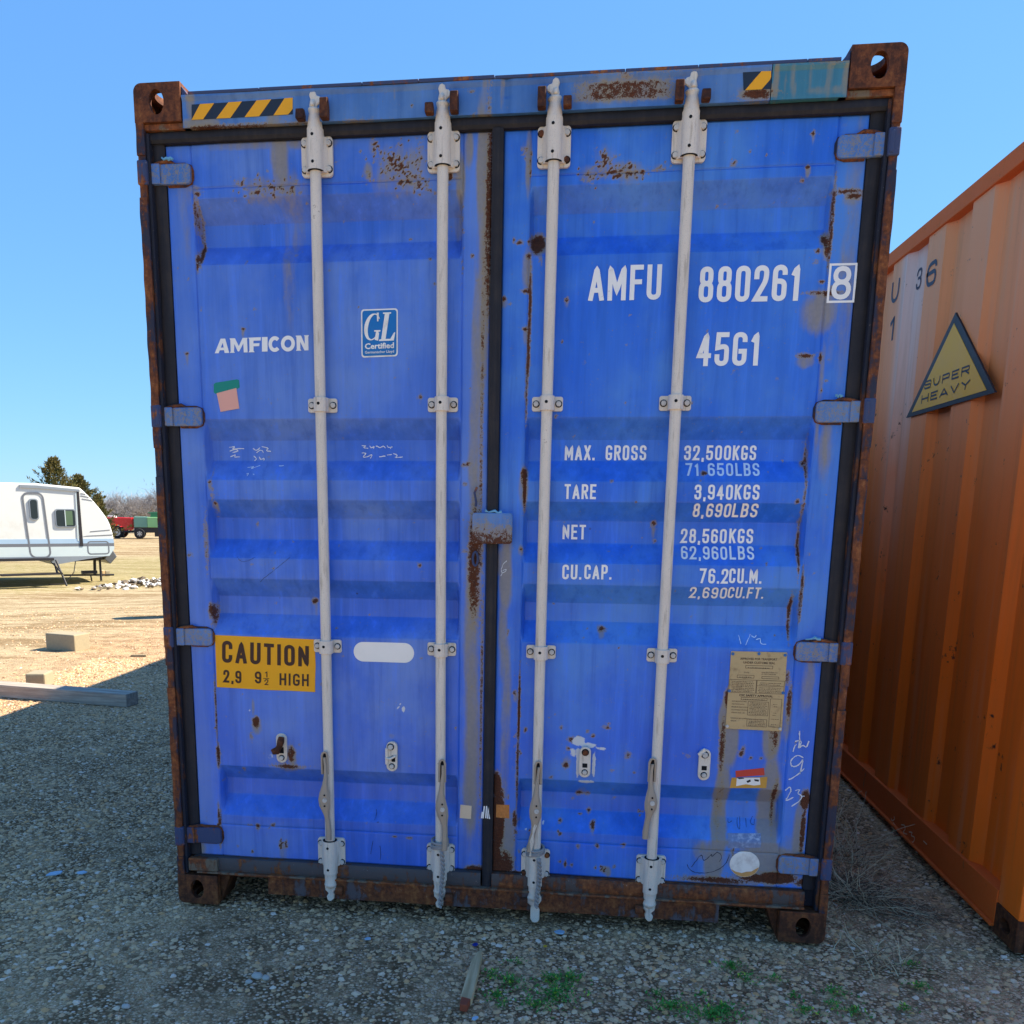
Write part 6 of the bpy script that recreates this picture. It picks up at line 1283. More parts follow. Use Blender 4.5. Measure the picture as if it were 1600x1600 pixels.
def gn_gravel(name, poly_fn, x0, x1, y0, y1, step, density, smin, smax, seed, mask_scale=1.4, mask_lo=.42, mask_hi=.60, nvar=6, floor_=0.25):
    xs = np.arange(x0, x1 + 1e-6, step); ys = np.arange(y0, y1 + 1e-6, step)
    X, Y = np.meshgrid(xs, ys); Z = groundz(X, Y) - .002
    V_ = np.stack([X.ravel(), Y.ravel(), Z.ravel()], 1); nx, ny = len(xs), len(ys)
    i = (np.arange(ny - 1)[:, None] * nx + np.arange(nx - 1)[None, :]).ravel()
    F_ = np.stack([i, i + 1, i + 1 + nx, i + nx], 1)
    cen = V_[F_].mean(1); keep = poly_fn(cen[:, 0], cen[:, 1]); F_ = F_[keep]
    me_ = np_mesh(name, V_, F_); at_ = me_.attributes.new('dens', 'FLOAT', 'POINT')
    dn = np.ones(len(V_))
    for (cx0, cy0, rx0, ry0, am) in DIRT: dn *= 1 - am * np.exp(-(((V_[:, 0] - cx0) / rx0) ** 2 + ((V_[:, 1] - cy0) / ry0) ** 2) ** 1.5)
    at_.data.foreach_set('value', dn.astype(np.float32))
    o = link(name, me_, M['stone']); o['kind'] = 'stuff'
    ng = bpy.data.node_groups.new(name, 'GeometryNodeTree')
    ng.interface.new_socket('Geometry', in_out='INPUT', socket_type='NodeSocketGeometry'); ng.interface.new_socket('Geometry', in_out='OUTPUT', socket_type='NodeSocketGeometry')
    N = ng.nodes; Lk = ng.links.new
    gi = N.new('NodeGroupInput'); go_ = N.new('NodeGroupOutput')
    dp = N.new('GeometryNodeDistributePointsOnFaces'); dp.distribute_method = 'RANDOM'; dp.inputs['Seed'].default_value = seed
    Lk(gi.outputs[0], dp.inputs['Mesh'])
    nz = N.new('ShaderNodeTexNoise'); nz.inputs['Scale'].default_value = mask_scale; nz.inputs['Detail'].default_value = 5
    mr = N.new('ShaderNodeMapRange'); mr.inputs[1].default_value = mask_lo; mr.inputs[2].default_value = mask_hi; mr.inputs[3].default_value = floor_ * density; mr.inputs[4].default_value = density
    na = N.new('GeometryNodeInputNamedAttribute'); na.data_type = 'FLOAT'; na.inputs['Name'].default_value = 'dens'
    ml = N.new('ShaderNodeMath'); ml.operation = 'MULTIPLY'
    Lk(nz.outputs[0], mr.inputs[0]); Lk(mr.outputs[0], ml.inputs[0]); Lk(na.outputs[0], ml.inputs[1]); Lk(ml.outputs[0], dp.inputs['Density'])
    g2i = N.new('GeometryNodeGeometryToInstance')
    for k in range(nvar):
        ic = N.new('GeometryNodeMeshIcoSphere'); ic.inputs['Radius'].default_value = 1; ic.inputs['Subdivisions'].default_value = 2
        sp = N.new('GeometryNodeSetPosition'); n3 = N.new('ShaderNodeTexNoise'); n3.noise_dimensions = '4D'; n3.inputs['W'].default_value = k * 3.7; n3.inputs['Scale'].default_value = .9; n3.inputs['Detail'].default_value = 1
        vm = N.new('ShaderNodeVectorMath'); vm.operation = 'SUBTRACT'; vm.inputs[1].default_value = (.5, .5, .5)
        vs_ = N.new('ShaderNodeVectorMath'); vs_.operation = 'SCALE'; vs_.inputs['Scale'].default_value = 1.7
        Lk(n3.outputs['Color'], vm.inputs[0]); Lk(vm.outputs[0], vs_.inputs[0]); Lk(ic.outputs[0], sp.inputs['Geometry']); Lk(vs_.outputs[0], sp.inputs['Offset'])
        tf = N.new('GeometryNodeTransform'); tf.inputs['Scale'].default_value = [(1, .75, .5), (1, .9, .6), (1.1, .6, .45), (.9, .8, .7), (1.2, .8, .35), (.8, .8, .6)][k % 6]
        Lk(sp.outputs[0], tf.inputs['Geometry'])
        sm = N.new('GeometryNodeSetMaterial'); sm.inputs['Material'].default_value = M['stone']; Lk(tf.outputs[0], sm.inputs['Geometry'])
        Lk(sm.outputs[0], g2i.inputs[0])
    ip = N.new('GeometryNodeInstanceOnPoints'); ip.inputs['Pick Instance'].default_value = True
    Lk(dp.outputs['Points'], ip.inputs['Points']); Lk(g2i.outputs[0], ip.inputs['Instance'])
    rv = N.new('FunctionNodeRandomValue'); rv.data_type = 'FLOAT_VECTOR'; rv.inputs[0].default_value = (-.35, -.35, 0); rv.inputs[1].default_value = (.35, .35, 6.28); rv.inputs['Seed'].default_value = seed + 1
    Lk(rv.outputs[0], ip.inputs['Rotation'])
    rs = N.new('FunctionNodeRandomValue'); rs.data_type = 'FLOAT'; rs.inputs[2].default_value = 0; rs.inputs[3].default_value = 1; rs.inputs['Seed'].default_value = seed + 2
    pw = N.new('ShaderNodeMath'); pw.operation = 'POWER'; pw.inputs[1].default_value = 3.2; Lk(rs.outputs[1], pw.inputs[0])
    ms = N.new('ShaderNodeMapRange'); ms.inputs[3].default_value = smin; ms.inputs[4].default_value = smax; Lk(pw.outputs[0], ms.inputs[0])
    Lk(ms.outputs[0], ip.inputs['Scale'])
    Lk(ip.outputs[0], go_.inputs[0])
    md = o.modifiers.new('gravel', 'NODES'); md.node_group = ng
    return o
def near_region(x, y):
    front = (y > -1.35) & (y < .9) & (x > -2.6) & (x < 2.4)
    left = (x < -1.0) & (x > -4.6) & (y > -1.35) & (y < 5.6) & (x > -1.9 - .62 * (y + 1.4) - .7) & (x < -1.15 - .42 * (y - .2) + 1.0)
    right = (x > 1.15) & (x < 2.0) & (y > 0) & (y < 3.4)
    return front | left | right
gn_gravel('gravel', near_region, -4.7, 2.4, -1.4, 5.6, .1, 8200, .0030, .0148, 1, 1.5, .38, .54)
gn_gravel('gravel', near_region, -4.7, 2.4, -1.4, 5.6, .1, 70, .011, .019, 9, 1.1, .42, .60, 6, .3)
def lit_region(x, y): return (x < -3.3) & (x > -10) & (y > 2.6) & (y < 12) & (x > -1.9 - .62 * (y + 1.4) - 1.2) & (x < -1.15 - .42 * (y - .2) + .8)
gn_gravel('gravel', lit_region, -10, -3.3, 2.6, 12, .2, 420, .004, .017, 5, .8, .44, .6)

# larger pale chips lying on the gravel
M['chip'] = mat_plain('pale_blue_stone', (.36, .50, .62), .6, .15, 30)
def chip(p, L, Wd, rz, label, mat=None, seed=0):
    r = random.Random(seed); mb = MB(); n = 9
    out = [((L / 2) * math.cos(2 * math.pi * k / n) * r.uniform(.75, 1.1), (Wd / 2) * math.sin(2 * math.pi * k / n) * r.uniform(.75, 1.1)) for k in range(n)]
    mb.prism(out, 0, .006, axis='z')
    o = mb.build('stone_chip', mat or M['chip'], None, bevel=.002); o.location = (p[0], p[1], float(groundz(p[0], p[1])) + .009); o.rotation_euler = (.05, -.08, rz)
    return tag(o, label, 'stone')
chip((-1.862, 0.203, 0.0), .075, .038, .5, 'large pale blue flat stone chip on the gravel at the left edge', None, 1)
chip((-1.758, 0.233, 0.0), .045, .030, .2, 'small pale blue stone chip right of the large one at the left', None, 2)
chip((0.274, -0.043, 0.0), .042, .034, -.4, 'pale blue stone chip on the gravel in front of the right door', None, 3)
chip((-0.413, -0.197, 0.0), .026, .018, .4, 'small pale chip on the dirt in front of the left door', None, 4)
chip((-0.023, -0.189, 0.0), .022, .02, .2, 'tiny dark blue scrap above the wooden stake', mat_plain('blue_scrap', (.01, .03, .25), .4), 5)
chip((0.224, -0.158, 0.0), .016, .012, .2, 'tiny yellow scrap on the gravel below the pale chip', mat_plain('yellow_scrap', (.6, .36, .02), .4), 6)
chip((0.029, -0.661, 0.0), .03, .016, .9, 'pale blue scrap beside the foot of the wooden stake', None, 7)
for k, (p, s, lb) in enumerate((((-0.72, -0.501, 0.0), .02, 'round pale pebble, left of a trio on the dirt'), ((-0.735, -0.537, 0.0), .013, 'small pale pebble, lowest of a trio on the dirt'), ((-0.69, -0.505, 0.0), .015, 'flat pale pebble, right of a trio on the dirt'), ((-1.052, -0.756, 0.0), .014, 'single pale pebble on dirt in the lower left corner'))):
    bm = bmesh.new(); bmesh.ops.create_icosphere(bm, subdivisions=2, radius=s)
    for v in bm.verts: v.co = Vector((v.co.x, v.co.y * .8, v.co.z * .55)) * (1 + .25 * mn.noise(v.co * 60 + Vector((k, 0, 0))))
    me = bpy.data.meshes.new('pebble'); bm.to_mesh(me); bm.free()
    o = link('pebble', me, mat_plain('pale_pebble', (.50, .45, .38), .8, .15, 40) if k == 0 else bpy.data.materials['pale_pebble']); o.location = (p[0], p[1], float(groundz(p[0], p[1])) + s * .4); tag(o, lb, 'pebble')
# wooden stake lying near the camera
def mat_wood(name, a, b, axis=(3, 60, 60)):
    t = NT(name); P = t.obj(); g = t.noise(t.scale(P, axis), 1, 6, .65, .4); n = t.noise(P, 12, 4, .6)
    c = t.mix(t.ss(g, .3, .72), a, b); c = t.mix(t.math('MULTIPLY', n, .35), c, [k * .5 for k in a])
    t.bump(g, .5, .003); return t.fin(c, .8, 0, .25)
M['stake'] = mat_wood('weathered_stake_wood', (.50, .33, .16), (.85, .62, .35), (50, 3, 50))
a_, b_ = (0.019, -0.626, 0.0), (-0.031, -0.234, 0.0)
mb = MB(); L = .34
mb.prism([(-.018, -L * .42), (-.012, -L * .5), (.008, -L * .52), (.020, -L * .44), (.017, L * .35), (.012, L * .5), (-.004, L * .47), (-.016, L * .3)], 0, .026, axis='z')
o = mb.build('wooden_stake', M['stake'], None, bevel=.003); 
o.location = ((a_[0] + b_[0]) / 2, (a_[1] + b_[1]) / 2, float(groundz(a_[0], a_[1])) + .008); o.rotation_euler = (0, 0, -.02)
tag(o, 'short weathered wooden stake with red tipped end lying on the gravel', 'wooden stake')
mb = MB(); mb.prism([(-.0125, -L * .5 - .028), (.010, -L * .5 - .03), (.0165, -L * .47), (-.0145, -L * .44)], .003, .027, axis='z')
mb.build('stake_tip', mat_plain('red_stained_wood', (.30, .07, .03), .7, .4, 60), o, bevel=.002)

# weeds
M['weed'] = mat_plain('weed_leaf', (.06, .26, .03), .55, .4, 60, None, 0, .1)
M['weed_y'] = mat_plain('yellow_green_leaf', (.42, .55, .03), .5, .4, 60)
WP = [(0.058, -0.386, 0.0),(0.125, -0.42, 0.0),(0.085, -0.52, 0.0),(0.25, -0.38, 0.0),(0.313, -0.362, 0.0),(0.264, -0.482, 0.0),(0.215, -0.548, 0.0),(0.635, -0.498, 0.0),(0.758, -0.537, 0.0),(0.859, -0.215, 0.0),(0.894, -0.298, 0.0),(0.989, -0.284, 0.0),(1.052, -0.475, 0.0),(1.168, -0.341, 0.0),(1.143, -0.424, 0.0),(1.197, -0.454, 0.0),(1.485, -0.1, 0.0),(1.456, -0.258, 0.0),(0.137, -0.285, 0.0),(0.596, -0.425, 0.0),(0.734, -0.413, 0.0),(1.362, -0.411, 0.0),(0.793, -0.494, 0.0),(1.03, -0.382, 0.0),(0.293, -0.428, 0.0),(0.108, -0.568, 0.0)]
WS = [.8, 1.1, .9, 1.0, 1.1, 1.5, .9, 1.3, 1.5, 1.0, .8, .6, .8, .9, .6, .8, .7, .8, .6, .5, .5, .6, 1.1, .5, .8, .5]
rr = random.Random(9); mb = MB()
for (p, s) in zip(WP, WS):
    n = int(150 * s * s)
    for _ in range(n):
        q = abs(rr.gauss(0, .55)) * .052 * s; a = rr.uniform(0, 6.283)
        x, y = p[0] + q * math.cos(a) * 1.4, p[1] + q * math.sin(a); z = float(groundz(x, y)) + rr.uniform(.002, .020) * (1.2 - min(1, q / (.07 * s)))
        L = rr.uniform(.007, .016); w_ = L * rr.uniform(.3, .6); az = rr.uniform(0, 6.283); el = rr.uniform(.1, 1.0)
        d = Vector((math.cos(az) * math.cos(el), math.sin(az) * math.cos(el), math.sin(el))); sd = Vector((-math.sin(az), math.cos(az), 0)); o_ = Vector((x, y, z))
        mb.add([o_, o_ + d * L * .5 + sd * w_ * .5, o_ + d * L, o_ + d * L * .5 - sd * w_ * .5], [(0, 1, 2, 3)], 1 if rr.random() < (.35 if p[0] > .9 and s > 1.2 else .08) else 0)
o = mb.build('weeds', [M['weed'], M['weed_y']], None, recalc=False); o['kind'] = 'stuff'
# dry brush between the containers
M['dry'] = mat_plain('dry_stalk', (.62, .48, .30), .8, .35, 40); M['dry_dark'] = mat_plain('dark_dry_litter', (.16, .11, .07), .9, .4, 40)
def dry_weed(loc, n, L, label, seed, lean=(0, 0, 1), flat=.5, thick=.0016, dark=.3):
    r = random.Random(seed); mb = MB()
    for k in range(n):
        a = r.uniform(0, 6.283); d = Vector((math.cos(a), math.sin(a), r.uniform(.05, 1.1) * flat)) + Vector(lean) * .4; d.normalize()
        p = Vector((r.gauss(0, .05), r.gauss(0, .06), .004)); pts = [p.copy()]; l = L * r.uniform(.35, 1.0)
        for j in range(5):
            d = (d + Vector((r.gauss(0, .22), r.gauss(0, .22), r.gauss(-.05, .16)))).normalized(); p = p + d * l / 5; p.z = max(p.z, .006); pts.append(p.copy())
        mb.tube(pts, [thick * (1 - .13 * j) for j in range(6)], 3, mi=1 if r.random() < dark else 0, cap=False)
        if r.random() < .5:
            q = pts[3]; d2 = (d + Vector((r.gauss(0, .6), r.gauss(0, .6), r.gauss(0, .4)))).normalized()
            mb.tube([q, q + d2 * l * .16, q + d2 * l * .3], [thick * .6, thick * .5, thick * .3], 3, mi=0, cap=False)
    o = mb.build('dry_weed', [M['dry'], M['dry_dark']], None, recalc=False); o.location = loc
    return tag(o, label, 'dried weed')
g = (1.447, 0.494, 0.0); dry_weed((g[0], g[1], float(groundz(g[0], g[1]))), 320, .36, 'tangle of dry grey brush beside the lower right corner of the blue container', 3, (-.2, 0, .1), .5, .0018, .55)
g = (1.537, 0.979, 0.0); dry_weed((g[0], g[1], float(groundz(g[0], g[1]))), 60, .42, 'long pale straw stalks leaning toward the orange container rail', 4, (.6, -.2, .5), .5, .0026, .05)
g = (1.404, -0.089, 0.0); dry_weed((g[0], g[1], float(groundz(g[0], g[1]))), 46, .16, 'small upright dry weed on gravel at the lower right', 5, (0, 0, .9), 1.2, .0018, .4)
g = (1.641, 0.368, 0.0); dry_weed((g[0], g[1], float(groundz(g[0], g[1]))), 70, .20, 'dark litter of dead stems at the right edge below the orange container', 6, (0, 0, 0), .2, .0016, .8)
# ---------------------------------------------------------------- things in the sunlit yard
M['block'] = mat_plain('sandy_concrete_block', (.36, .30, .19), .9, .25, 45, None, 0, .5)
M['timber'] = mat_wood('grey_weathered_timber', (.30, .25, .20), (.56, .47, .37), (2.5, 40, 40))
def block(p, L, D, H, rz, label, name='concrete_block', mat=None, cat='block'):
    mb = MB(); mb.box(0, L, 0, D, 0, H)
    o = mb.build(name, mat or M['block'], None, bevel=.012, seg=2); o.location = (p[0], p[1], float(groundz(p[0], p[1])) - .004); o.rotation_euler = (0, 0, rz)
    return tag(o, label, cat)
BL = [(-5.474, 6.067, 0.0),(-5.071, 5.952, 0.0)]
d = Vector((BL[1][0] - BL[0][0], BL[1][1] - BL[0][1])); 
block(BL[0], d.length, .22, .19, math.atan2(d.y, d.x), 'tan concrete block lying alone on the sunlit yard')
BL = [(-4.435, 4.049, 0.0),(-4.269, 4.078, 0.0)]
d = Vector((BL[1][0] - BL[0][0], BL[1][1] - BL[0][1])); 
block(BL[0], d.length, .2, .13, math.atan2(d.y, d.x), 'smaller tan block behind the long grey timber', mat=M['block'])
TA, TB_ = [(-4.028, 3.547, 0.0),(-3.177, 3.404, 0.0)]
d = Vector((TA[0] - TB_[0], TA[1] - TB_[1])); L = d.length; d.normalize()
mb = MB(); Lt = 2.4
mb.box(-Lt, 0, 0, .15, 0, .105)
o = mb.build('timber_beam', M['timber'], None, bevel=.006); o.location = (TB_[0], TB_[1], float(groundz(TB_[0], TB_[1])) + .002); o.rotation_euler = (0, 0, math.atan2(-d.y, -d.x))
tag(o, 'long grey timber beam lying across the shadow edge at the left', 'timber beam')
g = (-4.303, 5.691, 0.0); mb = MB(); mb.box(0, .16, 0, .05, 0, .02)
o = mb.build('wood_scrap', mat_wood('scrap_wood', (.20, .15, .08), (.45, .36, .22)), None, bevel=.003); o.location = (g[0], g[1], float(groundz(g[0], g[1]))); o.rotation_euler = (0, 0, .15); tag(o, 'small dark wood scrap on the sunlit sand', 'wood scrap')
# unseen stand-in drum behind the container, added to cast the shadow tip on the sand
M['drum'] = mat_rust('old_drum_steel', (.05, .07, .10), .3)
pS = Vector((-6.257, 9.468)); hD = .88
pD = (pS.x + 2.72 / 2.89 * hD + .02, pS.y + 1.08 / 2.89 * hD + .1)
mb = MB(); mb.tube([(0, 0, 0), (0, 0, .03), (0, 0, .29), (0, 0, .30), (0, 0, .31), (0, 0, .58), (0, 0, .59), (0, 0, .60), (0, 0, .86), (0, 0, .88)], [.29, .285, .285, .297, .285, .285, .297, .285, .285, .29], 28)
o = mb.build('standin_drum', M['drum'], None, smooth=True); o.location = (pD[0], pD[1], float(groundz(*pD)) - .01); tag(o, 'unseen stand-in drum behind the blue container, added to throw the rounded shadow on the sand', 'shadow stand-in')
# heap of broken pale concrete
M['rubble'] = mat_plain('broken_white_concrete', (.62, .58, .52), .85, .15, 12); M['rubble_d'] = mat_plain('dark_rubble', (.16, .12, .08), .9, .3, 10)
g = (-11.003, 19.555, -0.43)
rb = empty('rubble_heap', (g[0], g[1], float(groundz(g[0], g[1]))), 0, 'low heap of broken white concrete on the sand left of the blue container', 'rubble heap')
rr = random.Random(12)
protos = []
for k in range(5):
    bm = bmesh.new(); bmesh.ops.create_icosphere(bm, subdivisions=1, radius=.1)
    for v in bm.verts: v.co = Vector((v.co.x * 1.3, v.co.y, v.co.z * .55)) * (1 + .8 * mn.noise(v.co * 9 + Vector((k * 5, 0, 0))))
    me = bpy.data.meshes.new('rubble_piece'); bm.to_mesh(me); bm.free(); me.materials.append(M['rubble'] if k < 4 else M['rubble_d']); protos.append(me)
for k in range(210):
    o = bpy.data.objects.new('rubble_piece', protos[min(4, int(rr.random() * 6.6))]); COL.objects.link(o); o.parent = rb
    a = max(-.9, min(.9, rr.gauss(.1, .5))); b_ = rr.gauss(0, .5); s = rr.uniform(.3, .85)
    t_ = (a * .75 + b_ * .2, b_ * 1.5 + a * .2)
    o.location = (t_[0], t_[1], .03 + max(0, .16 * (1 - abs(a) - abs(b_) * .6)) * rr.random()); o.scale = (s, s, s); o.rotation_euler = (rr.uniform(-.5, .5), rr.uniform(-.5, .5), rr.uniform(0, 6.28))

# ---------------------------------------------------------------- caravan
CO = Vector((-13.28, 18.50, 0)); CU = Vector((.743, .669, 0)).normalized(); CN = Vector((-CU.y, CU.x, 0))
ang = math.atan2(CU.y, CU.x)
CG = float(gz(-13.5, 19))
CAR = empty('travel_trailer', (CO.x, CO.y, 0), ang, 'white travel trailer with grey stripes parked in front of the cedar trees', 'travel trailer')
M['cwhite'] = mat_plain('caravan_white', (.74, .74, .70), .35, .03, 3, (.6, .58, .52), 0, .02); M['cblue'] = mat_plain('caravan_pale_blue', (.38, .52, .66), .35, .05, 5); M['cgrey'] = mat_plain('caravan_grey', (.16, .17, .19), .4, .1, 5); M['cpale'] = mat_plain('caravan_pale_panel', (.58, .66, .66), .4, .04, 5); M['cskirt'] = mat_plain('caravan_skirt_grey', (.25, .28, .31), .4, .08, 5)
M['cdark'] = mat_plain('dark_metal_frame', (.025, .022, .024), .5, .2, 20); M['cglass'] = mat_plain('tinted_window', (.035, .045, .04), .08, .2, 3, None, 0, 0, .8); M['cgreenglass'] = mat_plain('window_blind', (.10, .16, .09), .4, .2, 3); M['crubber'] = mat_plain('tyre_rubber', (.02, .02, .021), .8, .2, 30); M['cplate'] = mat_plain('tread_plate', (.17, .18, .19), .35, .25, 40, None, .6)
def loc(pts): return [(p[0], p[1]) for p in pts]
OUT = [(-0.253, 2.101),(0.125, 2.094),(1.151, 2.009),(1.248, 1.912),(1.35, 1.809),(1.452, 1.69),(1.554, 1.562),(1.651, 1.427),(1.728, 1.31),(1.79, 1.204),(1.834, 1.089),(1.864, 0.977),(1.892, 0.858),(1.907, 0.709),(1.908, 0.453),(1.773, 0.273),(1.151, 0.194),(0.396, 0.067),(0.268, 0.254),(-0.401, 0.261)]
u0 = -5.2
OUT2 = [(u0, OUT[0][1])] + OUT[1:-1] + [(u0, OUT[-1][1])]
mb = MB(); mb.prism(OUT2, 0, 2.3); mb.build('body', M['cwhite'], CAR, bevel=.03)
def cq(pts, name, mat, y=-.006, d=.012, label=None): 
    mb = MB(); mb.prism(pts, y - d, y + .0); return mb.build(name, mat, CAR, label=label)
LO_, HI_ = -5.2, 0
def band(ya, yb, xr, mat, name, y):
    pts = None
B1 = [(-0.363, 0.74),(1.902, 0.716),(1.908, 0.601),(-0.371, 0.631)]; B2 = [(-0.371, 0.631),(1.908, 0.601),(1.908, 0.521),(-0.378, 0.556)]; B3 = [(-0.378, 0.556),(1.908, 0.521),(1.908, 0.453),(1.773, 0.273),(-0.397, 0.318)]; B4 = [(-0.397, 0.318),(1.773, 0.273),(1.151, 0.194),(0.396, 0.067),(0.268, 0.254),(-0.401, 0.261)]
for P_, mt, nm, yy in ((B1, 'cblue', 'stripe', -.002), (B2, 'cgrey', 'stripe', -.002), (B3, 'cpale', 'lower_panel', -.002), (B4, 'cskirt', 'skirt', -.003)):
    P_ = [((u0 if p[0] < -.3 else p[0]), p[1]) for p in P_]; cq(P_, nm, M[mt], yy, .008)
RL = [(-0.258, 2.047),(0.121, 2.038),(1.142, 1.958),(1.138, 1.902),(0.116, 1.97),(-0.263, 1.978)]; RL = [((u0 if p[0] < -.3 else p[0]), p[1]) for p in RL]
cq(RL, 'awning_roll', M['cskirt'], -.002, .03)
AW = [(1.07, 1.924),(1.125, 1.925),(1.135, 0.53),(1.057, 0.531)]; cq(AW, 'awning_arm', M['cdark'], -.002, .02)
AW = [(1.033, 1.876),(1.062, 1.877),(1.036, 0.67),(1.005, 0.67)]; cq(AW, 'awning_post', M['cpale'], -.002, .015)
def window(name, px, frame_w=.05, split=None):
    x0, z0, x1, z1 = px
    mb = MB(); out = rrect(x0, x1, z0, z1, .07, 4); mb.prism(out, -.03, -.003)
    f = mb.build(name, M['cskirt'], CAR, bevel=.006)
    mb = MB(); mb.prism(rrect(x0 + .03, x1 - .03, z0 + .03, z1 - .03, .05, 4), -.033, -.0302); mb.build('pane', M['cglass'], f)
    if split:
        mb = MB(); mb.box(split, x1 - .09, -.0345, -.0332, z0 + .06, z1 - .05); mb.build('blind', M['cgreenglass'], f)
        mb = MB(); mb.box(split - .012, split + .008, -.038, -.0347, z0 + .03, z1 - .03); mb.build('mullion', M['cpale'], f)
WA = [(0.505, 1.473),(1.013, 1.01)]; WS_ = [(0.748, 1.395)]
window('window', (WA[0][0], WA[1][1], WA[1][0], WA[0][1]), .05, WS_[0][0])
WB = [(-0.08, 1.718),(0.137, 1.195)]
window('window', (WB[0][0], WB[1][1], WB[1][0], WB[0][1]))
DR = [(-0.215, 1.855),(0.133, 0.265)]
mb = MB(); q = rrect(DR[0][0], DR[1][0] + .12, DR[1][1], DR[0][1], .14, 6)
ribbon(mb, q, .045, True, lambda x, z, o2=0: (x + .10 * (DR[0][1] - z) / 1.9, -.012, z)); o = mb.build('door_frame', M['cgrey'], CAR, recalc=False)
HT = [(1.246, 0.643),(1.768, 0.329)]
mb = MB(); ribbon(mb, rrect(HT[0][0], HT[1][0], HT[1][1], HT[0][1], .07, 4), .03, True, lambda x, z, o2=0: (x, -.013, z)); mb.build('hatch', M['cgrey'], CAR, recalc=False)
for P_ in [[(1.335, 0.911),(1.833, 0.949),(1.832, 0.936),(1.334, 0.895)], [(1.249, 0.798),(1.89, 0.825),(1.889, 0.808),(1.153, 0.782)], [(1.167, 1.87),(1.29, 1.852),(1.29, 1.839),(1.166, 1.853)], [(1.163, 1.814),(1.364, 1.777),(1.363, 1.764),(1.162, 1.798)], [(1.189, 1.735),(1.452, 1.693),(1.451, 1.682),(1.203, 1.719)]]: cq(P_, 'stripe', M['cgrey'], -.001, .007)
NC = [(1.908, 0.453),(2.03, 0.232),(1.847, 0.041),(1.701, 0.173),(1.773, 0.273)]
mb = MB(); mb.prism(NC, .25, 2.05); mb.build('stone_guard', M['cplate'], CAR, bevel=.02)
CH = [(0.643, 0.173),(1.72, 0.206),(1.716, 0.156),(0.638, 0.108)]
mb = MB(); mb.prism(CH, .35, .50); mb.prism(CH, 1.8, 1.95); mb.build('chassis_beam', M['cdark'], CAR)
JK = [(1.661, 0.182),(1.642, -0.118),(1.281, 0.125),(1.369, 0.007),(1.1, 0.022),(1.383, -0.01)]
gl = CG
mb = MB(); mb.tube([(JK[0][0], 1.15, JK[0][1]), (JK[1][0], 1.15, gl + .16)], .04, 8); mb.tube([(JK[0][0] - .02, .5, JK[0][1] + .1), (JK[0][0] - .02, .5, gl + .02)], .03, 8)
mb.box(-.12 + JK[2][0], .26 + JK[2][0], .42, .58, gl + .22, gl + .30); mb.tube([(JK[2][0] - .6, .5, gl + .20), (JK[2][0] + .7, .5, gl + .17)], .025, 6); mb.tube([(JK[2][0] + .1, .5, gl + .17), (JK[2][0] + .12, .5, gl + .02)], .02, 6)
mb.build('tongue_jack', M['cdark'], CAR)
ST = [(-0.025, 0.157),(0.442, 0.145),(-0.048, -0.131),(0.481, -0.148)]
mb = MB(); a, b_ = -.9, ST[1][0]
mb.box(a, b_ - .05, -.10, .25, gl + .62, gl + .68); mb.box(a, b_ + .03, -.45, -.12, gl + .28, gl + .32)
mb.tube([(b_, -.05, gl + .62), (b_ + .12, -.5, gl)], .025, 6); mb.tube([(a, -.05, gl + .62), (a - .1, -.5, gl)], .025, 6); mb.tube([(b_ - .1, .1, gl + .6), (b_ + .05, -.45, gl + .3)], .02, 6)
mb.tube([(b_ - .02, .1, gl + .64), (b_ - .02, -.2, gl + .3)], .03, 6)
mb.build('entry_steps', M['cdark'], CAR)
for uu in (-2.2, -3.1):
    for vv in (.05, 2.05):
        mb = MB(); mb.tube([(uu, vv, gl + .36), (uu, vv + .2, gl + .36)], .36, 24); w_ = mb.build('wheel', M['crubber'], CAR, smooth=True)
        mb = MB(); mb.tube([(uu, vv - .01, gl + .36), (uu, vv, gl + .36)], .2, 20); mb.build('rim', M['cpale'], w_)
mb = MB(); mb.box(-4.8, -1.4, .3, 2.0, gl + .5, OUT[-1][1] + .02); mb.build('chassis_beam', M['cdark'], CAR)
mb = MB(); mb.box(-1.5, -.8, .8, 1.5, OUT[1][1], OUT[1][1] + .22); mb.build('roof_unit', M['cwhite'], CAR, bevel=.04)
mb = MB(); mb.tube([(.95, .1, gl + .62), (.85, -.05, gl + .3), (.6, -.1, gl + .03), (.2, -.15, gl + .02)], .012, 5); mb.build('cable', M['cdark'], CAR)
# timber blocks under the jack
g = (-13.33, 21.756, -0.43)
for k, (dx, w_, h_, mt, lb) in enumerate(((0, .085, .16, M['stake'], 'brown wooden block, left of the pair under the caravan tongue'), (.10, .12, .15, M['block'], 'pale block, right of the pair under the caravan tongue'))):
    mb = MB(); mb.box(dx, dx + w_, 0, .2, 0, h_); o = mb.build('support_block', mt, None, bevel=.01); o.location = (g[0], g[1], g[2]); o.rotation_euler = (0, 0, ang); tag(o, lb, 'support block')

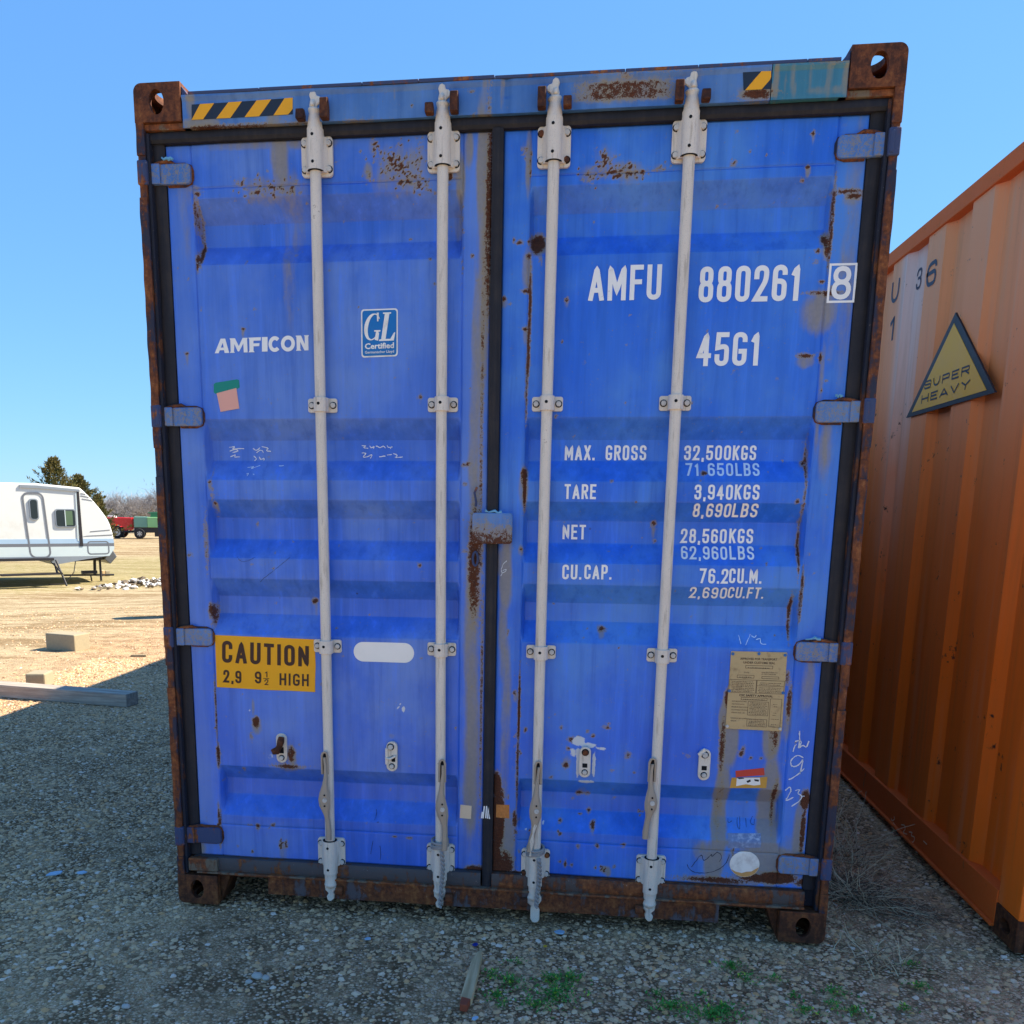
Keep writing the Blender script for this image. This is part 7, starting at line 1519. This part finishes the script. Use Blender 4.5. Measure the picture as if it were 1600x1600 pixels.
# ---------------------------------------------------------------- pickup and compressor trailer
def frame_at(x, y, rz, name, label, cat):
    return empty(name, (x, y, float(gz(x, y))), rz, label, cat)
tx, ty = (-28.98, 52.59)
VU = Vector((math.cos(math.atan2(29.0, 55.9)), math.sin(math.atan2(29.0, 55.9))))   # right, seen from the camera
base = math.atan2(29.04, 55.92)
base = math.atan2(-(-29.04), 55.92)
def wheel(par, x, y, r, wd=.24, rim=.22, mt='cwhite'):
    mb = MB(); mb.tube([(x, y, r), (x, y + .04, r), (x, y + wd - .04, r), (x, y + wd, r)], [r - .03, r, r, r - .03], 24); w_ = mb.build('wheel', M['crubber'], par, smooth=True)
    mb = MB(); mb.tube([(x, y - .012, r), (x, y + .02, r)], rim, 18)
    for k in range(6):
        a = k * math.pi / 3; mb.box(x + .12 * math.cos(a) - .03, x + .12 * math.cos(a) + .03, y - .02, y - .012, r + .12 * math.sin(a) - .03, r + .12 * math.sin(a) + .03, mi=1)
    mb.build('rim', [M['alloy'], M['cdark']], w_)
M['alloy'] = mat_plain('alloy_rim', (.55, .55, .54), .3, .1, 10, None, .5)
M['red'] = mat_plain('red_car_paint', (.78, .02, .015), .25, .08, 4, None, 0, 0, .6); M['chrome'] = mat_plain('chrome_bumper', (.6, .6, .6), .25, .1, 8, None, .8); M['taillight'] = mat_plain('tail_light', (.5, .02, .02), .2, .1, 8)
T = frame_at(tx, ty, base - R_(10), 'pickup_truck', 'red pickup truck parked far off behind the white travel trailer', 'pickup truck')
# x: local right (rear), y away; rear axle at x=0
def arch(xa, r, n=10): return [(xa + r * math.cos(a), .40 + r * math.sin(a)) for a in np.linspace(0, math.pi, n)]
bed = [(.95, .62), (.95, 1.30), (-1.05, 1.33), (-1.05, .50)] + [(p[0], p[1]) for p in arch(0, .50)[::-1]] + [(.6, .5)]
mb = MB(); mb.prism(bed, .0, .14); mb.prism(bed, 1.76, 1.90); mb.box(-1.04, .93, .14, 1.76, .70, .76); mb.box(-1.04, -.98, .14, 1.76, .76, 1.31); mb.build('bed', M['red'], T, bevel=.02)
mb = MB(); mb.box(.951, 1.0, .12, 1.78, .68, 1.31); mb.build('tailgate', M['red'], T, bevel=.015)
cabo = [(-1.08, .5), (-1.08, 1.30), (-1.30, 1.86), (-2.5, 1.90), (-3.15, 1.36), (-4.5, 1.22), (-4.72, 1.05), (-4.75, .55)] + [(p[0], p[1]) for p in arch(-3.7, .48)[::-1]] + [(-3.1, .42), (-1.4, .42)]
mb = MB(); mb.prism(cabo, .0, 1.90); mb.build('cab', M['red'], T, bevel=.04)
mb = MB(); mb.prism([(-1.40, 1.36), (-1.50, 1.78), (-2.45, 1.81), (-2.98, 1.38)], -.012, -.002); mb.build('side_window', M['cglass'], T)
mb = MB(); mb.prism([(.25, 1.36), (1.60, 1.36), (1.5, 1.80), (.35, 1.80)], -1.235, -1.0, axis='x'); mb.build('rear_window', M['cglass'], T)
mb = MB(); mb.box(1.0, 1.14, .08, 1.82, .50, .66); mb.build('bumper', M['chrome'], T, bevel=.02)
for yy in (.0, 1.76): mb = MB(); mb.box(.955, 1.02, yy - .01, yy + .13, .82, 1.22); mb.build('tail_light', M['taillight'], T)
mb = MB(); mb.box(-1.0, -.2, .3, 1.5, 1.1, 1.42); mb.build('tool_chest', M['cwhite'], T, bevel=.03)
for xx in (0, -3.7):
    for yy in (-.02, 1.68): wheel(T, xx, yy, .40)
cx_, cy_ = (-27.59, 52.17)
Kc = frame_at(cx_, cy_, base - R_(4), 'compressor_trailer', 'green towable air compressor on a black trailer behind the red pickup', 'compressor trailer')
M['cgreen'] = mat_plain('pale_green_enamel', (.26, .52, .22), .4, .06, 5); M['cteal'] = mat_plain('grey_green_enamel', (.16, .33, .25), .4, .06, 5); M['dgreen'] = mat_plain('dark_green_enamel', (.03, .16, .08), .4, .1, 5)
kx = .0
mb = MB(); mb.box(kx, kx + .80, 0, 1.5, .72, 1.38); mb.build('hood_end', M['cteal'], Kc, bevel=.03)
mb = MB(); mb.box(kx + .80, kx + 3.2, -.02, 1.5, .72, 1.36); mb.build('hood', M['cgreen'], Kc, bevel=.03)
mb = MB(); mb.box(kx + 1.4, kx + 2.2, -.035, -.021, 1.18, 1.24); mb.build('nameplate', M['dgreen'], Kc)
mb = MB(); mb.box(kx + 1.0, kx + 1.6, .3, 1.0, 1.361, 1.66); mb.tube([(kx + .85, .5, 1.62), (kx + 1.9, .5, 1.66)], .04, 6); mb.tube([(kx + 1.7, .6, 1.6), (kx + 1.7, .6, 1.85)], .06, 8); mb.build('engine_stack', M['dgreen'], Kc)
mb = MB(); mb.box(kx, kx + 3.2, .05, 1.45, .40, .72); mb.box(kx + 1.2, kx + 1.7, .05, .3, .15, .40); mb.build('chassis', M['cdark'], Kc)
mb = MB(); mb.tube([(kx, .75, .48), (kx - .9, .75, .42)], .06, 8); mb.tube([(kx - .7, .75, .5), (kx - .7, .75, .05)], .04, 8); mb.build('drawbar', M['cdark'], Kc)
for xx in (kx + .3, kx + 2.4):
    for yy in (-.05, 1.3): wheel(Kc, xx, yy, .33, .2, .16)

# ---------------------------------------------------------------- trees
M['bark'] = mat_plain('grey_bark', (.20, .175, .15), .9, .25, 8); M['twig'] = mat_plain('bare_twigs', (.30, .275, .265), .9, .25, 2)
def mat_leaf():
    t = NT('cedar_foliage'); P = t.pos(); a = t.noise(P, 1.3, 4, .6); b = t.noise(P, 9, 3, .6)
    oi = t.n('ShaderNodeObjectInfo')
    c = t.mix(t.ss(a, .35, .65), (.05, .07, .022), (.17, .135, .04)); c = t.mix(t.ss(b, .5, .8), c, (.23, .19, .07)); return t.fin(c, .8, 0, .2)
M['cedar'] = mat_leaf()
def cedar(x, y, H, Rr, label, seed, lean=0.0):
    r = random.Random(seed); z = float(gz(x, y))
    e = empty('cedar_tree', (x, y, z), 0, label, 'cedar tree')
    mb = MB(); mb.tube([(0, 0, -.1), (0, 0, H * .4), (lean * .6, 0, H * .8), (lean, 0, H * .99)], [.14, .1, .05, .015], 8); mb.build('trunk', M['bark'], e, smooth=True)
    V_ = []; F_ = []
    nb = 190
    for k in range(nb):
        h = (k / nb) ** .9 * .93 + .04
        rad = Rr * ((1 - h) ** 1.05 * r.uniform(.6, 1.25)) + .05
        a = k * 2.39996 + r.uniform(-.3, .3); zc = H * h
        tip = Vector((math.cos(a) * rad, math.sin(a) * rad, rad * r.uniform(.35, .95)))
        base_ = Vector((lean * h, 0, zc)); nseg = int(34 + 60 * rad / Rr)
        for q in range(nseg):
            t = r.uniform(.12, 1.0) ** .8; c = base_ + tip * t + Vector((r.gauss(0, .07 * (1.3 - t)), r.gauss(0, .07 * (1.3 - t)), r.gauss(.0, .06 * (1.3 - t))))
            L = r.uniform(.06, .15); w_ = L * .45
            d = (tip.normalized() + Vector((r.gauss(0, .5), r.gauss(0, .5), r.uniform(0, .9)))).normalized(); s = d.cross(Vector((r.gauss(0, 1), r.gauss(0, 1), r.gauss(0, 1)))).normalized()
            n0 = len(V_); V_ += [c - s * w_ * .5, c + d * L * .5 + s * w_ * .3, c + d * L * 1.2, c + d * L * .4 - s * w_ * .5]; F_.append((n0, n0 + 1, n0 + 2, n0 + 3))
    o = link('crown', np_mesh('crown', np.array([tuple(v) for v in V_]), np.array(F_), False), M['cedar'], e)
    return e
def at_px(k): return k
CP_ = [(-23.75, 37.18),(-24.3, 40.33),(-24.6, 42.45),(-25.64, 38.37)]
TOPS = [3.73, 3.08, 2.12]
print('cedar', CP_, TOPS)
cedar(CP_[0][0], CP_[0][1], TOPS[0] + .43, 2.1, 'tallest cedar tree rising above the white travel trailer', 1, .0)
cedar(CP_[1][0], CP_[1][1], TOPS[1] + .43, 1.9, 'middle cedar tree of the clump behind the travel trailer', 2, -.1)
cedar(CP_[2][0], CP_[2][1], TOPS[2] + .43, .85, 'lowest cedar tree at the right end of the clump, above the red pickup', 3, 0)
# bare trees: one branching model, turned and scaled for each tree
def bare_model(seed, H=6.5):
    r = random.Random(seed); tr = MB(); cr = MB()
    def grow(p, d, L, rad, lev):
        n = 3; pts = [p.copy()]; dd = d.copy()
        for j in range(n):
            dd = (dd + Vector((r.gauss(0, .16), r.gauss(0, .16), r.gauss(.05, .1)))).normalized(); p = p + dd * L / n; pts.append(p.copy())
        (tr if lev < 2 else cr).tube(pts, [rad, rad * .85, rad * .72, rad * .6], 6 if lev < 2 else 3, cap=False)
        if lev >= 5: return
        nb = (5, 4, 4, 4, 4)[lev]
        for b in range(nb):
            t = r.uniform(.35, 1.0); q = pts[0].lerp(pts[-1], t); a = r.uniform(0, 6.283); sp = r.uniform(.45, 1.05)
            u = dd.orthogonal().normalized(); v = dd.cross(u); nd = (dd * math.cos(sp) + (u * math.cos(a) + v * math.sin(a)) * math.sin(sp) + Vector((0, 0, .15))).normalized()
            grow(q, nd, L * r.uniform(.55, .8), rad * .55, lev + 1)
    for k in range(3):
        a = r.uniform(0, 6.28); grow(Vector((r.uniform(-.3, .3), r.uniform(-.3, .3), -.1)), Vector((math.cos(a) * .25, math.sin(a) * .25, 1)).normalized(), H * .42, .12, 0)
    return tr, cr
mods = []
for s in (21, 22):
    tr, cr = bare_model(s)
    e = empty('bare_tree', (0, 0, 0)); a = tr.build('trunk', M['bark'], e, recalc=False); b_ = cr.build('crown', M['twig'], e, recalc=False)
    mods.append((e, a, b_)); print('bare tris', len(cr.f) * 2)
BT = [(-38.95, 71.07),(-36.3, 67.94),(-39.1, 75.49),(-35.6, 70.53),(-33.15, 67.27),(-44.05, 77.41),(-46.12, 71.56),(-45.42, 67.27)]
BH = [.98, 1.06, .94, 1.0, 1.18, 1.0, 1.2, 1.1]
BL_ = ['bare grey tree just right of the cedar clump', 'second bare tree right of the cedars, above the red pickup', 'third bare tree right of the cedars, above the pickup tailgate', 'fourth bare tree right of the cedars, above the compressor', 'tallest bare tree next to the container edge', 'bare tree hidden behind the cedar clump', 'bare tree behind the travel trailer, left of the tallest cedar', 'bare tree behind the travel trailer at the far left']
rr = random.Random(4)
BEH = 'leafless tree in the thicket hidden behind nearer things'
used = [0, 0]
for k, (p, h) in enumerate(zip(BT, BH)):
    mi_ = k % 2
    e, a, b_ = mods[mi_]
    if used[mi_]:
        e2 = e.copy(); COL.objects.link(e2)
        for c in (a, b_): c2 = c.copy(); COL.objects.link(c2); c2.parent = e2
        e = e2
    used[mi_] = 1
    e.location = (p[0], p[1], float(gz(p[0], p[1]))); e.scale = (h * .62, h * .62, h * .50); e.rotation_euler = (0, 0, rr.uniform(0, 6.28))
    tag(e, BL_[k] or BEH, 'bare tree', 'bare trees along the far edge of the yard')
# low dry brush along the foot of the trees and a far wood line
M['brush'] = mat_plain('dry_brush', (.26, .22, .13), .9, .35, 1.5)
r = random.Random(6); V_ = []; F_ = []
for k in range(26000):
    px = r.uniform(-95, 60); d0 = 78 + r.gauss(0, 4) 
    x = px; y = d0 - .25 * abs(px + 30) * 0 + 2; z = float(gz(x, y)) + abs(r.gauss(0, .8)) + .05
    L = r.uniform(.15, .5); a = r.uniform(0, 6.28); d = Vector((math.cos(a) * .5, math.sin(a) * .5, r.uniform(.4, 1))).normalized(); s = Vector((-math.sin(a), math.cos(a), 0)) * r.uniform(.03, .07)
    c = Vector((x, y, z)); n0 = len(V_); V_ += [c - s, c + s, c + d * L]; F_.append((n0, n0 + 1, n0 + 2))
o = link('brush', np_mesh('brush', np.array([tuple(v) for v in V_]), np.array(F_), False), M['brush']); o['kind'] = 'stuff'
V_ = []; F_ = []
for k in range(60000):
    px = r.uniform(-260, 220); hh = 3.6 + 1.1 * math.sin(px * .11) + .7 * math.sin(px * .37 + 1); x = px; y = 112 + r.gauss(0, 5); z = -.43 + abs(r.gauss(0, 1)) * hh * .48
    if z > hh * 1.25: continue
    L = r.uniform(.3, 1.1); a = r.uniform(0, 6.28); d = Vector((math.cos(a) * .8, math.sin(a) * .8, r.uniform(-.2, 1))).normalized(); s = Vector((-math.sin(a), math.cos(a), .3)) * r.uniform(.02, .05)
    c = Vector((x, y, z)); n0 = len(V_); V_ += [c - s, c + s, c + d * L]; F_.append((n0, n0 + 1, n0 + 2))
o = link('wood_line', np_mesh('wood_line', np.array([tuple(v) for v in V_]), np.array(F_), False), M['twig']); o['kind'] = 'stuff'
